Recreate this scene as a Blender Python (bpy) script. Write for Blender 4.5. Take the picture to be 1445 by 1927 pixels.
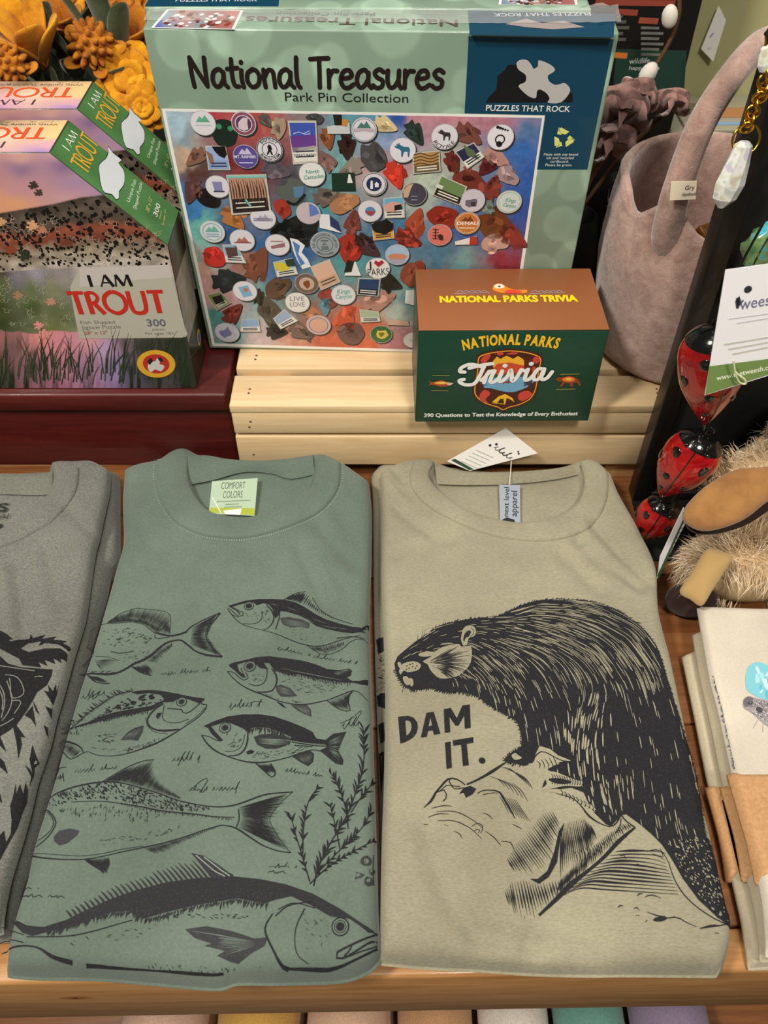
import bpy, bmesh, math, random
import numpy as np
from mathutils import Vector, Matrix
from mathutils.geometry import delaunay_2d_cdt

for _o in list(bpy.data.objects):
    bpy.data.objects.remove(_o, do_unlink=True)
SC = bpy.context.scene
COL = SC.collection
R = math.radians
rng = np.random.default_rng(7)
random.seed(7)

# ------------------------------------------------------------------ camera, world, lights, exposure
F, CX, CY, PITCH, CAMZ = 1600.0, 722.5, 963.5, R(47.5), 0.62
cam_d = bpy.data.cameras.new('camera')
cam_d.sensor_fit = 'VERTICAL'
cam_d.sensor_height = 36.0
cam_d.lens = F / 1927.0 * 36.0
cam_d.clip_start = 0.01
cam_d.dof.use_dof = True
cam_d.dof.focus_distance = 0.66
cam_d.dof.aperture_fstop = 11.0
cam = bpy.data.objects.new('camera', cam_d)
COL.objects.link(cam)
cam.location = (0, 0, CAMZ)
cam.rotation_euler = (math.pi / 2 - PITCH, 0, 0)
SC.camera = cam
vs = SC.view_settings
vs.view_transform = 'Standard'
vs.look = 'None'
vs.gamma = 1.0
vs.use_curve_mapping = False
vs.exposure = 0.12

world = bpy.data.worlds.new('world')
SC.world = world
world.use_nodes = True
_bg = world.node_tree.nodes['Background']
_bg.inputs[0].default_value = (1.0, 0.93, 0.82, 1)
_bg.inputs[1].default_value = 0.10

def area(name, loc, target, size, power, color=(1, 0.93, 0.82)):
    d = bpy.data.lights.new(name, 'AREA')
    d.shape = 'DISK'
    d.size = size
    d.energy = power
    d.color = color
    o = bpy.data.objects.new(name, d)
    COL.objects.link(o)
    o.location = loc
    v = Vector(target) - Vector(loc)
    o.rotation_euler = v.to_track_quat('-Z', 'Y').to_euler()
    return o
area('ceiling_lamp_left', (-0.85, -0.30, 1.85), (0.02, 0.55, 0.1), 0.24, 30)
area('ceiling_lamp_front', (0.35, -0.75, 1.85), (0.05, 0.58, 0.12), 0.34, 22)
area('ceiling_lamp_back', (0.25, 0.9, 2.2), (0.05, 0.45, 0.1), 0.5, 9)
area('overhead_fill', (0.0, 0.2, 2.4), (0.0, 0.5, 0.0), 1.4, 8, (1, 0.96, 0.9))  # broad fill light added overhead to soften the shade, not a fixture

# ------------------------------------------------------------------ view geometry helpers (points on real planes)
_c, _s = math.cos(PITCH), math.sin(PITCH)
ORG = np.array([0, 0, CAMZ])
def rays(p):
    p = np.asarray(p, float)
    a = (p[..., 0] - CX) / F
    b = (p[..., 1] - CY) / F
    return np.stack([a, _c - b * _s, -_s - b * _c], -1)
def at_z(p, z):
    d = rays(p)
    t = (np.asarray(z) - CAMZ) / d[..., 2]
    return ORG + d * t[..., None]
def at_y(p, y):
    d = rays(p)
    return ORG + d * (y / d[..., 1])[..., None]

# ------------------------------------------------------------------ colour, materials
def lin(h):
    if isinstance(h, str):
        h = h.lstrip('#')
        c = [int(h[i:i + 2], 16) / 255 for i in (0, 2, 4)]
    else:
        c = [v / 255 for v in h]
    return tuple(v / 12.92 if v <= 0.04045 else ((v + 0.055) / 1.055) ** 2.4 for v in c)
def lin_arr(a):
    a = np.asarray(a, float) / 255
    return np.where(a <= 0.04045, a / 12.92, ((a + 0.055) / 1.055) ** 2.4)

def material(name, color='#808080', rough=0.5, metal=0.0, coat=0.0, sheen=0.0, spec=0.5, trans=0.0, ior=1.45):
    m = bpy.data.materials.new(name)
    m.use_nodes = True
    b = m.node_tree.nodes['Principled BSDF']
    b.inputs['Base Color'].default_value = (*lin(color), 1)
    b.inputs['Roughness'].default_value = rough
    b.inputs['Metallic'].default_value = metal
    b.inputs['Coat Weight'].default_value = coat
    b.inputs['Sheen Weight'].default_value = sheen
    b.inputs['Specular IOR Level'].default_value = spec
    b.inputs['Transmission Weight'].default_value = trans
    b.inputs['IOR'].default_value = ior
    return m
def nodes(m):
    return m.node_tree.nodes, m.node_tree.links, m.node_tree.nodes['Principled BSDF']
def coords(m, scale=(1, 1, 1), rot=(0, 0, 0)):
    N, L, b = nodes(m)
    tc = N.new('ShaderNodeTexCoord')
    mp = N.new('ShaderNodeMapping')
    mp.inputs['Scale'].default_value = scale
    mp.inputs['Rotation'].default_value = rot
    L.new(tc.outputs['Object'], mp.inputs['Vector'])
    return mp.outputs['Vector']
def noise(m, vec, scale, detail=4, rough=0.55, dist=0.0):
    N, L, b = nodes(m)
    n = N.new('ShaderNodeTexNoise')
    n.inputs['Scale'].default_value = scale
    n.inputs['Detail'].default_value = detail
    n.inputs['Roughness'].default_value = rough
    n.inputs['Distortion'].default_value = dist
    L.new(vec, n.inputs['Vector'])
    return n.outputs['Fac']
def ramp(m, fac, stops):
    N, L, b = nodes(m)
    r = N.new('ShaderNodeValToRGB')
    while len(r.color_ramp.elements) < len(stops):
        r.color_ramp.elements.new(0.5)
    for e, (p, c) in zip(r.color_ramp.elements, stops):
        e.position = p
        e.color = (*lin(c), 1)
    L.new(fac, r.inputs['Fac'])
    return r.outputs['Color']
def bump(m, h, strength=0.3, dist=0.001):
    N, L, b = nodes(m)
    n = N.new('ShaderNodeBump')
    n.inputs['Strength'].default_value = strength
    n.inputs['Distance'].default_value = dist
    L.new(h, n.inputs['Height'])
    if b.inputs['Normal'].links:
        L.new(b.inputs['Normal'].links[0].from_socket, n.inputs['Normal'])
    L.new(n.outputs['Normal'], b.inputs['Normal'])
def mixc(m, fac, c1, c2, mode='MIX'):
    N, L, b = nodes(m)
    x = N.new('ShaderNodeMix')
    x.data_type = 'RGBA'
    x.blend_type = mode
    for v, s in ((fac, 0), (c1, 6), (c2, 7)):
        if isinstance(v, bpy.types.NodeSocket):
            L.new(v, x.inputs[s])
        elif isinstance(v, (int, float)):
            x.inputs[s].default_value = v
        else:
            x.inputs[s].default_value = (*lin(v), 1)
    return x.outputs[2]
def base(m, sock):
    N, L, b = nodes(m)
    L.new(sock, b.inputs['Base Color'])

def mat_fabric(name, dark, mid, light, streak=(1, 1, 1), fine=900, amount=0.5, scale=520):
    m = material(name, mid, 0.92, sheen=0.2, spec=0.15)
    v = coords(m, streak)
    v1 = coords(m)
    c = ramp(m, noise(m, v, scale, 3, 0.7), [(0.3, dark), (0.5, mid), (0.72, light)])
    c = mixc(m, amount, mid, c)
    big = ramp(m, noise(m, v1, 9, 3), [(0.35, '#e2e2e2'), (0.65, '#ffffff')])
    base(m, mixc(m, 1.0, c, big, 'MULTIPLY'))
    bump(m, noise(m, v1, fine, 2), 0.3, 0.0005)
    bump(m, noise(m, v1, 45, 3), 0.3, 0.0016)
    return m
def mat_wood(name, dark, mid, light, stretch=(1.2, 22, 22), rough=0.5, coat=0.0, scale=5, bumpy=0.12):
    m = material(name, mid, rough, coat=coat)
    v = coords(m, stretch)
    n = noise(m, v, scale, 6, 0.6, 1.2)
    n2 = noise(m, v, scale * 5, 4, 0.6)
    c = ramp(m, n, [(0.28, dark), (0.5, mid), (0.7, light)])
    base(m, mixc(m, 0.3, c, ramp(m, n2, [(0.3, dark), (0.7, light)])))
    bump(m, n2, bumpy, 0.001)
    return m
def mat_ink(name, rough=0.35, coat=0.0, fabric=False, sheen_noise=False):
    m = material(name, '#ffffff', rough, coat=coat, spec=0.4 if not fabric else 0.2)
    N, L, b = nodes(m)
    a = N.new('ShaderNodeAttribute')
    a.attribute_name = 'Col'
    if fabric:
        v = coords(m)
        worn = ramp(m, noise(m, v, 800, 2, 0.6), [(0.55, '#000000'), (0.8, '#8a8f88')])
        base(m, mixc(m, 0.10, a.outputs['Color'], worn, 'ADD'))
        bump(m, noise(m, v, 900, 2), 0.3, 0.0004)
    else:
        base(m, a.outputs['Color'])
    return m
INK = mat_ink('printed_ink_gloss', 0.3, 0.15)
INK_MATT = mat_ink('printed_ink_matt', 0.6)
INK_FABRIC = mat_ink('screen_print_ink', 0.8, fabric=True)

# ------------------------------------------------------------------ mesh builder, things and parts
class MB:
    def __init__(s):
        s.v, s.f, s.c, s.mi = [], [], [], []
        s.n = 0
        s.mat = 0
    def add(s, verts, faces, col=None):
        verts = np.asarray(verts, float).reshape(-1, 3)
        s.v.append(verts)
        k = s.n
        s.f += [tuple(int(i) + k for i in f) for f in faces]
        s.mi += [s.mat] * len(faces)
        if col is None:
            col = (1, 1, 1)
        col = np.asarray(col, float)
        s.c.append(np.broadcast_to(col, (len(verts), 3)) if col.ndim == 1 else col)
        s.n += len(verts)
        return s
    def grid(s, P, col=None, closed_u=False):
        P = np.asarray(P, float)
        a, b = P.shape[:2]
        fs = []
        for i in range(a - 1):
            for j in range(b - 1):
                k = i * b + j
                fs.append((k, k + 1, k + b + 1, k + b))
            if closed_u:
                fs.append((i * b + b - 1, i * b, (i + 1) * b, (i + 1) * b + b - 1))
        return s.add(P.reshape(-1, 3), fs, None if col is None else (np.asarray(col).reshape(-1, 3) if np.ndim(col) > 1 else col))
    def tube(s, path, rad, seg=10, caps=True, flat=1.0, col=None):
        path = np.asarray(path, float)
        n = len(path)
        rad = np.broadcast_to(np.asarray(rad, float), (n,))
        T = np.gradient(path, axis=0)
        T /= np.linalg.norm(T, axis=1)[:, None] + 1e-12
        up = np.array([0, 0, 1.0]) if abs(T[0][2]) < 0.9 else np.array([1.0, 0, 0])
        A = np.cross(T[0], up)
        A /= np.linalg.norm(A)
        rings = []
        ph = np.linspace(0, 2 * np.pi, seg, endpoint=False)
        for i in range(n):
            A = A - T[i] * A.dot(T[i])
            A /= np.linalg.norm(A) + 1e-12
            B = np.cross(T[i], A)
            rings.append(path[i] + rad[i] * (np.cos(ph)[:, None] * A + flat * np.sin(ph)[:, None] * B))
        s.grid(np.array(rings), col, closed_u=True)
        if caps:
            s.add(rings[0], [tuple(range(seg))[::-1]], col)
            s.add(rings[-1], [tuple(range(seg))], col)
        return s
    def lathe(s, prof, center=(0, 0, 0), seg=32, squash=(1, 1), col=None):
        prof = np.asarray(prof, float)
        ph = np.linspace(0, 2 * np.pi, seg, endpoint=False)
        P = np.stack([np.outer(prof[:, 0], np.cos(ph)) * squash[0] + center[0],
                      np.outer(prof[:, 0], np.sin(ph)) * squash[1] + center[1],
                      np.repeat(prof[:, 1][:, None], seg, 1) + center[2]], -1)
        return s.grid(P, col, closed_u=True)
    def box(s, lo, hi, bev=0.0, M=None, col=None, seg=2):
        bm = bmesh.new()
        bmesh.ops.create_cube(bm, size=1)
        lo, hi = np.asarray(lo, float), np.asarray(hi, float)
        for v in bm.verts:
            v.co = Vector((lo + hi) / 2 + np.array(v.co) * (hi - lo))
        if bev > 0:
            bmesh.ops.bevel(bm, geom=bm.edges[:], offset=bev, segments=seg, profile=0.5, affect='EDGES')
        return s.bm(bm, M, col)
    def bm(s, bm, M=None, col=None):
        bm.verts.index_update()
        V = np.array([v.co[:] for v in bm.verts])
        if M is not None:
            V = V @ np.asarray(M[0]).T + np.asarray(M[1])
        s.add(V, [[v.index for v in f.verts] for f in bm.faces], col)
        bm.free()
        return s
    def prism(s, poly, axis_vec, M=None, bev=0.0, col=None):
        """planar polygon (N,3) extruded along axis_vec"""
        bm = bmesh.new()
        vs_ = [bm.verts.new(Vector(p)) for p in poly]
        f = bm.faces.new(vs_)
        r = bmesh.ops.extrude_face_region(bm, geom=[f])
        for e in r['geom']:
            if isinstance(e, bmesh.types.BMVert):
                e.co += Vector(axis_vec)
        bmesh.ops.recalc_face_normals(bm, faces=bm.faces[:])
        if bev > 0:
            bmesh.ops.bevel(bm, geom=bm.edges[:], offset=bev, segments=2, profile=0.5, affect='EDGES')
        return s.bm(bm, M, col)

BASE = {}
def thing(name, label, cat, loc=(0, 0, 0), group=None):
    o = bpy.data.objects.new(name, None)
    o.empty_display_size = 0.02
    COL.objects.link(o)
    o.location = loc
    BASE[o.name] = np.array(loc, float)
    o['label'] = label
    o['category'] = cat
    if group:
        o['group'] = group
    return o
def part(name, mb, mat, parent=None, label=None, smooth=True, kind=None, loc=None, cat=None, group=None, angle=None, weld=False):
    """link one mesh; vertices are given in world space and moved into the parent's frame"""
    me = bpy.data.meshes.new(name)
    V = np.concatenate(mb.v) if mb.v else np.zeros((0, 3))
    off = np.zeros(3)
    if parent is not None:
        off = BASE[parent.name]
    elif loc is not None:
        off = np.array(loc, float)
    me.from_pydata((V - off).tolist(), [], mb.f)
    me.update()
    for m in (mat if isinstance(mat, (list, tuple)) else [mat]):
        me.materials.append(m)
    if max(mb.mi, default=0) > 0:
        me.polygons.foreach_set('material_index', np.array(mb.mi, dtype=np.int32))
    C = np.concatenate(mb.c) if mb.c else np.zeros((0, 3))
    if len(C) and (np.ptp(C, axis=0).max() > 0 or C[0].max() < 1):
        at = me.color_attributes.new('Col', 'FLOAT_COLOR', 'POINT')
        at.data.foreach_set('color', np.concatenate([C, np.ones((len(C), 1))], 1).astype(np.float32).ravel())
    if weld:
        b = bmesh.new()
        b.from_mesh(me)
        bmesh.ops.remove_doubles(b, verts=b.verts[:], dist=1e-6)
        bmesh.ops.recalc_face_normals(b, faces=b.faces[:])
        b.to_mesh(me)
        b.free()
    if smooth:
        me.polygons.foreach_set('use_smooth', np.ones(len(me.polygons), dtype=bool))
        if angle:
            me.set_sharp_from_angle(angle=R(angle))
    o = bpy.data.objects.new(name, me)
    COL.objects.link(o)
    if parent is not None:
        o.parent = parent
        BASE[o.name] = off
    elif loc is not None:
        o.location = loc
        BASE[o.name] = off
    else:
        BASE[o.name] = np.zeros(3)
    if label:
        o['label'] = label
    if cat:
        o['category'] = cat
    if group:
        o['group'] = group
    if kind:
        o['kind'] = kind
    return o

# ------------------------------------------------------------------ curves
def resample(p, n=None, step=None):
    p = np.asarray(p, float)
    d = np.r_[0, np.cumsum(np.linalg.norm(np.diff(p, axis=0), axis=1))]
    if n is None:
        n = max(2, int(math.ceil(d[-1] / step)) + 1)
    t = np.linspace(0, d[-1], n)
    return np.stack([np.interp(t, d, p[:, k]) for k in range(p.shape[1])], -1)
def smooth(p, k=6, closed=False):
    """Catmull-Rom"""
    p = np.asarray(p, float)
    if len(p) < 3:
        return p
    q = np.r_[p[-1:], p, p[:2]] if closed else np.r_[2 * p[:1] - p[1:2], p, 2 * p[-1:] - p[-2:-1]]
    out = []
    t = np.linspace(0, 1, k, endpoint=False)[:, None]
    for i in range(1, len(q) - 2):
        a, b, c, d = q[i - 1], q[i], q[i + 1], q[i + 2]
        out.append(0.5 * ((2 * b) + (-a + c) * t + (2 * a - 5 * b + 4 * c - d) * t ** 2 + (-a + 3 * b - 3 * c + d) * t ** 3))
    if not closed:
        out.append(q[-2:-1])
    return np.concatenate(out)
def inside(P, poly):
    P = np.asarray(P, float)
    poly = np.asarray(poly, float)
    x, y = P[:, 0], P[:, 1]
    r = np.zeros(len(P), bool)
    j = len(poly) - 1
    for i in range(len(poly)):
        xi, yi = poly[i]
        xj, yj = poly[j]
        c = ((yi > y) != (yj > y)) & (x < (xj - xi) * (y - yi) / (yj - yi + 1e-15) + xi)
        r ^= c
        j = i
    return r
def seg_dist(P, line, closed=False):
    P = np.asarray(P, float)
    L = np.asarray(line, float)
    if closed:
        L = np.r_[L, L[:1]]
    best = np.full(len(P), 1e9)
    for a, b in zip(L[:-1], L[1:]):
        ab = b - a
        t = np.clip(((P - a) @ ab) / (ab @ ab + 1e-15), 0, 1)
        best = np.minimum(best, np.linalg.norm(P - a - t[:, None] * ab, axis=1))
    return best

# ------------------------------------------------------------------ flat print on a surface
def _glyph_mesh(txt, bold):
    cu = bpy.data.curves.new('lettering', 'FONT')
    cu.body = txt
    cu.offset = bold
    cu.resolution_u = 3
    o = bpy.data.objects.new('lettering', cu)
    COL.objects.link(o)
    dg = bpy.context.evaluated_depsgraph_get()
    me = bpy.data.meshes.new_from_object(o.evaluated_get(dg))
    V = np.array([v.co[:2] for v in me.vertices]).reshape(-1, 2)
    Fc = [tuple(p.vertices) for p in me.polygons]
    adv = o.dimensions.x
    bpy.data.objects.remove(o, do_unlink=True)
    bpy.data.curves.remove(cu)
    bpy.data.meshes.remove(me)
    return V, Fc
_CAPH = 0.7
class Plane:
    def __init__(s, O, U, V):
        s.O = np.array(O, float)
        s.U = np.array(U, float) / np.linalg.norm(U)
        V = np.array(V, float)
        V = V - s.U * V.dot(s.U)
        s.V = V / np.linalg.norm(V)
        s.N = np.cross(s.U, s.V)
    def px(s, p):
        d = rays(p)
        t = ((s.O - ORG) @ s.N) / (d @ s.N)
        q = ORG + d * t[..., None] - s.O
        return np.stack([q @ s.U, q @ s.V], -1)
    def to3(s, p, lift):
        p = np.asarray(p, float)
        return s.O + p[:, :1] * s.U + p[:, 1:2] * s.V + s.N * lift
    res = None
class Art:
    """collects printed shapes in the surface's own 2D coordinates"""
    def __init__(s, surf, px=True, step=0.00007, lift=0.00012):
        s.S = surf
        s.mb = MB()
        s.usepx = px
        s.step, s.lift = step, lift
    def L(s, p):
        p = np.asarray(p, float)
        return s.S.px(p) if s.usepx else p
    def put(s, p2, faces, col, layer):
        cl = isinstance(col, str) and col == 'CLOTH'   # bare fabric showing between the printed marks
        s.mb.mat = 1 if cl else 0
        s.mb.add(s.S.to3(np.asarray(p2, float), s.lift + s.step * layer), faces, (1, 1, 1) if cl else (lin(col) if isinstance(col, str) else col))
        s.mb.mat = 0
    def poly(s, pts, col, layer=0, local=False, sm=0, grain=None):
        p = np.asarray(pts, float)
        if sm:
            p = smooth(p, sm, True)
        p = p if local else s.L(p)
        keep = np.linalg.norm(p - np.roll(p, 1, 0), axis=1) > 1e-6
        p = p[keep]
        if len(p) < 3:
            return
        g = grain or s.S.res
        extra = np.zeros((0, 2))
        if g:
            q = [p[:1]]
            for a, b in zip(p, np.roll(p, -1, 0)):
                k = int(np.linalg.norm(b - a) / g)
                if k:
                    q.append(a + (b - a) * (np.arange(1, k + 1) / (k + 1))[:, None])
                q.append(b[None])
            p = np.concatenate(q)[:-1]
            lo, hi = p.min(0), p.max(0)
            X, Y = np.meshgrid(np.arange(lo[0], hi[0], g), np.arange(lo[1], hi[1], g))
            G = np.stack([X.ravel(), Y.ravel()], -1)
            if len(G):
                G = G[inside(G, p)]
                if len(G):
                    G = G[seg_dist(G, p, True) > g * 0.45]
                extra = G
        o = p.mean(0)
        sc = 100.0
        allp = [Vector(v) for v in (np.r_[p, extra] - o) * sc]
        r = delaunay_2d_cdt(allp, [], [list(range(len(p)))], 1, 1e-5)
        if not r[2]:
            return
        V = np.array([v[:] for v in r[0]]) / sc + o
        fs = []
        for f in r[2]:
            a, b, c = V[f[0]], V[f[1]], V[f[2]]
            area2 = (b[0] - a[0]) * (c[1] - a[1]) - (b[1] - a[1]) * (c[0] - a[0])
            fs.append(tuple(f) if area2 > 0 else tuple(f)[::-1])
        s.put(V, fs, col, layer)
    def stroke(s, pts, w, col, layer=1, local=False, sm=0, taper=None, cap=False, step=None):
        """w in metres (scalar or list along the line)"""
        p = np.asarray(pts, float)
        if sm:
            p = smooth(p, sm)
        p = p if local else s.L(p)
        st = step or s.S.res
        wv = np.atleast_1d(np.asarray(w, float))
        if st:
            p = resample(p, step=st)
        n = len(p)
        if n < 2:
            return
        d = np.r_[0, np.cumsum(np.linalg.norm(np.diff(p, axis=0), axis=1))]
        t = d / (d[-1] + 1e-12)
        W = np.interp(t, np.linspace(0, 1, len(wv)), wv) if len(wv) > 1 else np.full(n, wv[0])
        if taper == 'both':
            W = W * np.clip(np.sin(np.pi * np.clip(t, 0.02, 0.98)) ** 0.6, 0.08, 1)
        elif taper == 'end':
            W = W * np.clip(1 - t, 0.06, 1) ** 0.7
        T = np.gradient(p, axis=0)
        T /= np.linalg.norm(T, axis=1)[:, None] + 1e-12
        Nn = np.stack([-T[:, 1], T[:, 0]], -1)
        V = np.empty((2 * n, 2))
        V[0::2] = p + Nn * W[:, None] / 2
        V[1::2] = p - Nn * W[:, None] / 2
        s.put(V, [(2 * i + 1, 2 * i + 3, 2 * i + 2, 2 * i) for i in range(n - 1)], col, layer)
        if cap:
            s.disc(p[0], W[0] / 2, col, layer - .35, True, 14)
            s.disc(p[-1], W[-1] / 2, col, layer - .2, True, 14)
    def strokes(s, P0, P1, w, col, layer=1, local=True, bend=None):
        """many short tapered straight marks at once"""
        P0, P1 = np.asarray(P0, float), np.asarray(P1, float)
        if not len(P0):
            return
        if not local:
            P0, P1 = s.L(P0), s.L(P1)
        T = P1 - P0
        T /= np.linalg.norm(T, axis=1)[:, None] + 1e-12
        Nn = np.stack([-T[:, 1], T[:, 0]], -1) * (np.asarray(w) / 2 * np.ones(len(P0)))[:, None]
        M = (P0 + P1) / 2
        if bend is not None:
            M = M + np.stack([-T[:, 1], T[:, 0]], -1) * np.asarray(bend)[:, None]
        V = np.stack([P0, M - Nn, P1, M + Nn], 1).reshape(-1, 2)
        s.put(V, [(4 * i, 4 * i + 1, 4 * i + 2, 4 * i + 3) for i in range(len(P0))], col, layer)
    def disc(s, c, r, col, layer=1, local=False, n=24, ry=None):
        c = np.asarray(c, float)
        if not local:
            c = s.L(c[None])[0]
        ph = np.linspace(0, 2 * np.pi, n, endpoint=False)
        V = c + np.stack([np.cos(ph) * r, np.sin(ph) * (ry or r)], -1)
        s.put(np.r_[V, c[None]], [(i, (i + 1) % n, n) for i in range(n)], col, layer)
    def ring(s, c, r, w, col, layer=1, local=False, n=32, a0=0, a1=360):
        c = np.asarray(c, float)
        if not local:
            c = s.L(c[None])[0]
        ph = np.radians(np.linspace(a0, a1, n))
        s.stroke(c + np.stack([np.cos(ph), np.sin(ph)], -1) * r, w, col, layer, True, step=1.0 if False else None)
    def text(s, txt, a, b, top, col, layer=2, bold=0.0, shear=0.0, fit=True):
        """baseline from a to b, cap height reaching the point `top` (all on the surface)"""
        a, b, top = s.L(np.array([a, b, top], float)) if s.usepx else np.array([a, b, top], float)
        V, Fc = _glyph_mesh(txt, bold)
        if not len(V):
            return
        ux = b - a
        w = np.linalg.norm(ux)
        ux = ux / w
        uy = np.array([-ux[1], ux[0]])
        h = (top - a) @ uy
        x0, x1 = V[:, 0].min(), V[:, 0].max()
        X = (V[:, 0] - x0) / (x1 - x0) * w
        Y = V[:, 1] / _CAPH * h
        P = a + (X + Y * shear)[:, None] * ux + Y[:, None] * uy
        if h < 0:
            Fc = [f[::-1] for f in Fc]
        s.put(P, Fc, col, layer)
    def arc_text(s, txt, base_line, h, col, layer=2, bold=0.0, gap=0.06, local=False):
        """characters one by one along a line; h = cap height in metres"""
        p = np.asarray(base_line, float) if local else s.L(smooth(base_line, 8))
        d = np.r_[0, np.cumsum(np.linalg.norm(np.diff(p, axis=0), axis=1))]
        G = []
        tot = 0
        for ch in txt:
            if ch == ' ':
                G.append((None, None, 0.32))
                tot += 0.32
                continue
            V, Fc = _glyph_mesh(ch, bold)
            w = V[:, 0].max() - V[:, 0].min()
            G.append((V, Fc, w + gap))
            tot += w + gap
        tot -= gap
        sx = d[-1] / tot
        x = 0.0
        for V, Fc, w in G:
            if V is not None:
                m = (x + (w - gap) / 2) * sx
                cpt = np.array([np.interp(m, d, p[:, 0]), np.interp(m, d, p[:, 1])])
                e = 0.02 * d[-1]
                c2 = np.array([np.interp(m + e, d, p[:, 0]), np.interp(m + e, d, p[:, 1])])
                c1 = np.array([np.interp(m - e, d, p[:, 0]), np.interp(m - e, d, p[:, 1])])
                ux = (c2 - c1) / np.linalg.norm(c2 - c1)
                uy = np.array([-ux[1], ux[0]])
                mid = (V[:, 0].max() + V[:, 0].min()) / 2
                P = cpt + ((V[:, 0] - mid) * sx)[:, None] * ux + (V[:, 1] / _CAPH * h)[:, None] * uy
                s.put(P, Fc, col, layer)
            x += w
    def pen(s, glyph_lines, a, b, top, w, col, layer=2, sm=5, shear=0.0, cap=True):
        """stroke lettering: lines in a unit frame (x right, y up to 1) set on a baseline a-b"""
        a, b, top = s.L(np.array([a, b, top], float)) if s.usepx else np.array([a, b, top], float)
        ux = b - a
        W = np.linalg.norm(ux)
        ux = ux / W
        uy = np.array([-ux[1], ux[0]])
        h = (top - a) @ uy
        allx = np.concatenate([np.asarray(l, float)[:, 0] for l in glyph_lines])
        x0, x1 = allx.min(), allx.max()
        for i_, l in enumerate(glyph_lines):
            l = smooth(np.asarray(l, float), sm) if sm else np.asarray(l, float)
            X = (l[:, 0] - x0) / (x1 - x0) * W
            Y = l[:, 1] * h
            s.stroke(a + (X + Y * shear)[:, None] * ux + Y[:, None] * uy, w, col, layer + (i_ % 5) * .5, True, cap=cap)
    def build(s, name, mat, parent, label=None):
        return part(name, s.mb, mat, parent, label, smooth=False)
def crop(x0, y0, k):
    return lambda *p: np.array([x0, y0]) + np.array(p, float).reshape(-1, 2) / k
# ------------------------------------------------------------------ materials
M_RAIL = mat_wood('amber_varnished_pine', '#8f5f33', '#ad7c49', '#c39664', (1.0, 14, 14), 0.38, 0.2, 4)
M_BOARD = mat_wood('red_brown_boards', '#633a20', '#84522c', '#9e6b40', (1.0, 14, 14), 0.42, 0.1, 4)
M_PINE = mat_wood('raw_pine', '#cdab7c', '#e0c397', '#ecd5ae', (0.9, 12, 12), 0.6, 0.0, 4, 0.08)
M_PINE_END = mat_wood('raw_pine_end_grain', '#c89458', '#d8a86c', '#e4bd85', (6, 6, 1), 0.65, 0.0, 8)
M_RED = mat_wood('dark_red_paint', '#3f0f0e', '#521715', '#64211c', (0.7, 9, 9), 0.42, 0.1, 5, 0.25)
M_BLACK = mat_wood('black_stained_wood', '#0d0b0a', '#171412', '#231f1b', (12, 12, 0.8), 0.42, 0.1, 5)
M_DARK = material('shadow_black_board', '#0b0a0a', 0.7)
M_KHAKI = material('khaki_green_paint', '#a9a67a', 0.7)
M_WALL = material('dark_green_wall_paint', '#23261d', 0.8)
M_FLOOR = mat_wood('dark_floor_planks', '#3a2a1c', '#4b3826', '#5e4833', (1, 9, 9), 0.5)
M_GREY = mat_fabric('heather_grey_jersey', '#55574f', '#747670', '#93948b', (1, 3.2, 1), 900, 0.9)
M_GREEN = mat_fabric('bay_green_cotton', '#58645c', '#68766c', '#7c897e', (1, 1, 1), 1400, 0.35)
M_OLIVE = mat_fabric('heather_olive_jersey', '#827e68', '#9c9781', '#b2ae98', (0.6, 2.6, 1), 900, 0.55)
M_GREY_IN = mat_fabric('grey_jersey_inside', '#5d5e57', '#74766d', '#8c8d84')
M_STITCH = material('pale_thread', '#a3ad9f', 0.9)

# ------------------------------------------------------------------ the room and the display table
def slab_obj(name, lo, hi, mat):
    cx = ((lo[0] + hi[0]) / 2, (lo[1] + hi[1]) / 2, lo[2])
    return part(name, MB().box(lo, hi), mat, None, smooth=False, kind='structure', loc=cx)
slab_obj('floor', (-2.2, -1.2, -0.93), (2.2, 2.6, -0.90), M_FLOOR)
slab_obj('wall_back', (-2.2, 2.3, -0.90), (2.2, 2.36, 2.5), M_WALL)

def rotz(a):
    c, s = math.cos(a), math.sin(a)
    return np.array([[c, -s, 0], [s, c, 0], [0, 0, 1.0]])
SH_R = rotz(0.0155)
SH_O = np.array([0, 0.1522, 0.0])
t = thing('display_table', 'long varnished pine display table that carries the folded shirts', 'table', (0, 0.55, -0.9))
W0, W1 = -0.85, 0.85
ys = np.linspace(0.028, 1.25, 9)
mbd = MB()
for i in range(8):
    mbd.box((W0, ys[i] + 0.0006, -0.024), (W1, ys[i + 1] - 0.0006, 0.0), 0.0012, (SH_R, SH_O))
part('tabletop', mbd, M_BOARD, t)
part('front_rail', MB().box((W0, 0.0, -0.094), (W1, 0.0275, -0.0005), 0.003, (SH_R, SH_O)), M_RAIL, t, 'lighter amber front rail with a knot')
part('lower_shelf', MB().box((W0, 0.02, -0.50), (W1, 1.2, -0.475), 0.003, (SH_R, SH_O)), M_BOARD, t)
for x in (-0.8, 0.74):
    for y in (0.03, 1.15):
        part('leg', MB().box((x, y, -0.9), (x + 0.06, y + 0.06, -0.024 if y > 0.1 else -0.095), 0.003, (SH_R, SH_O)), M_RAIL, t)
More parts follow.
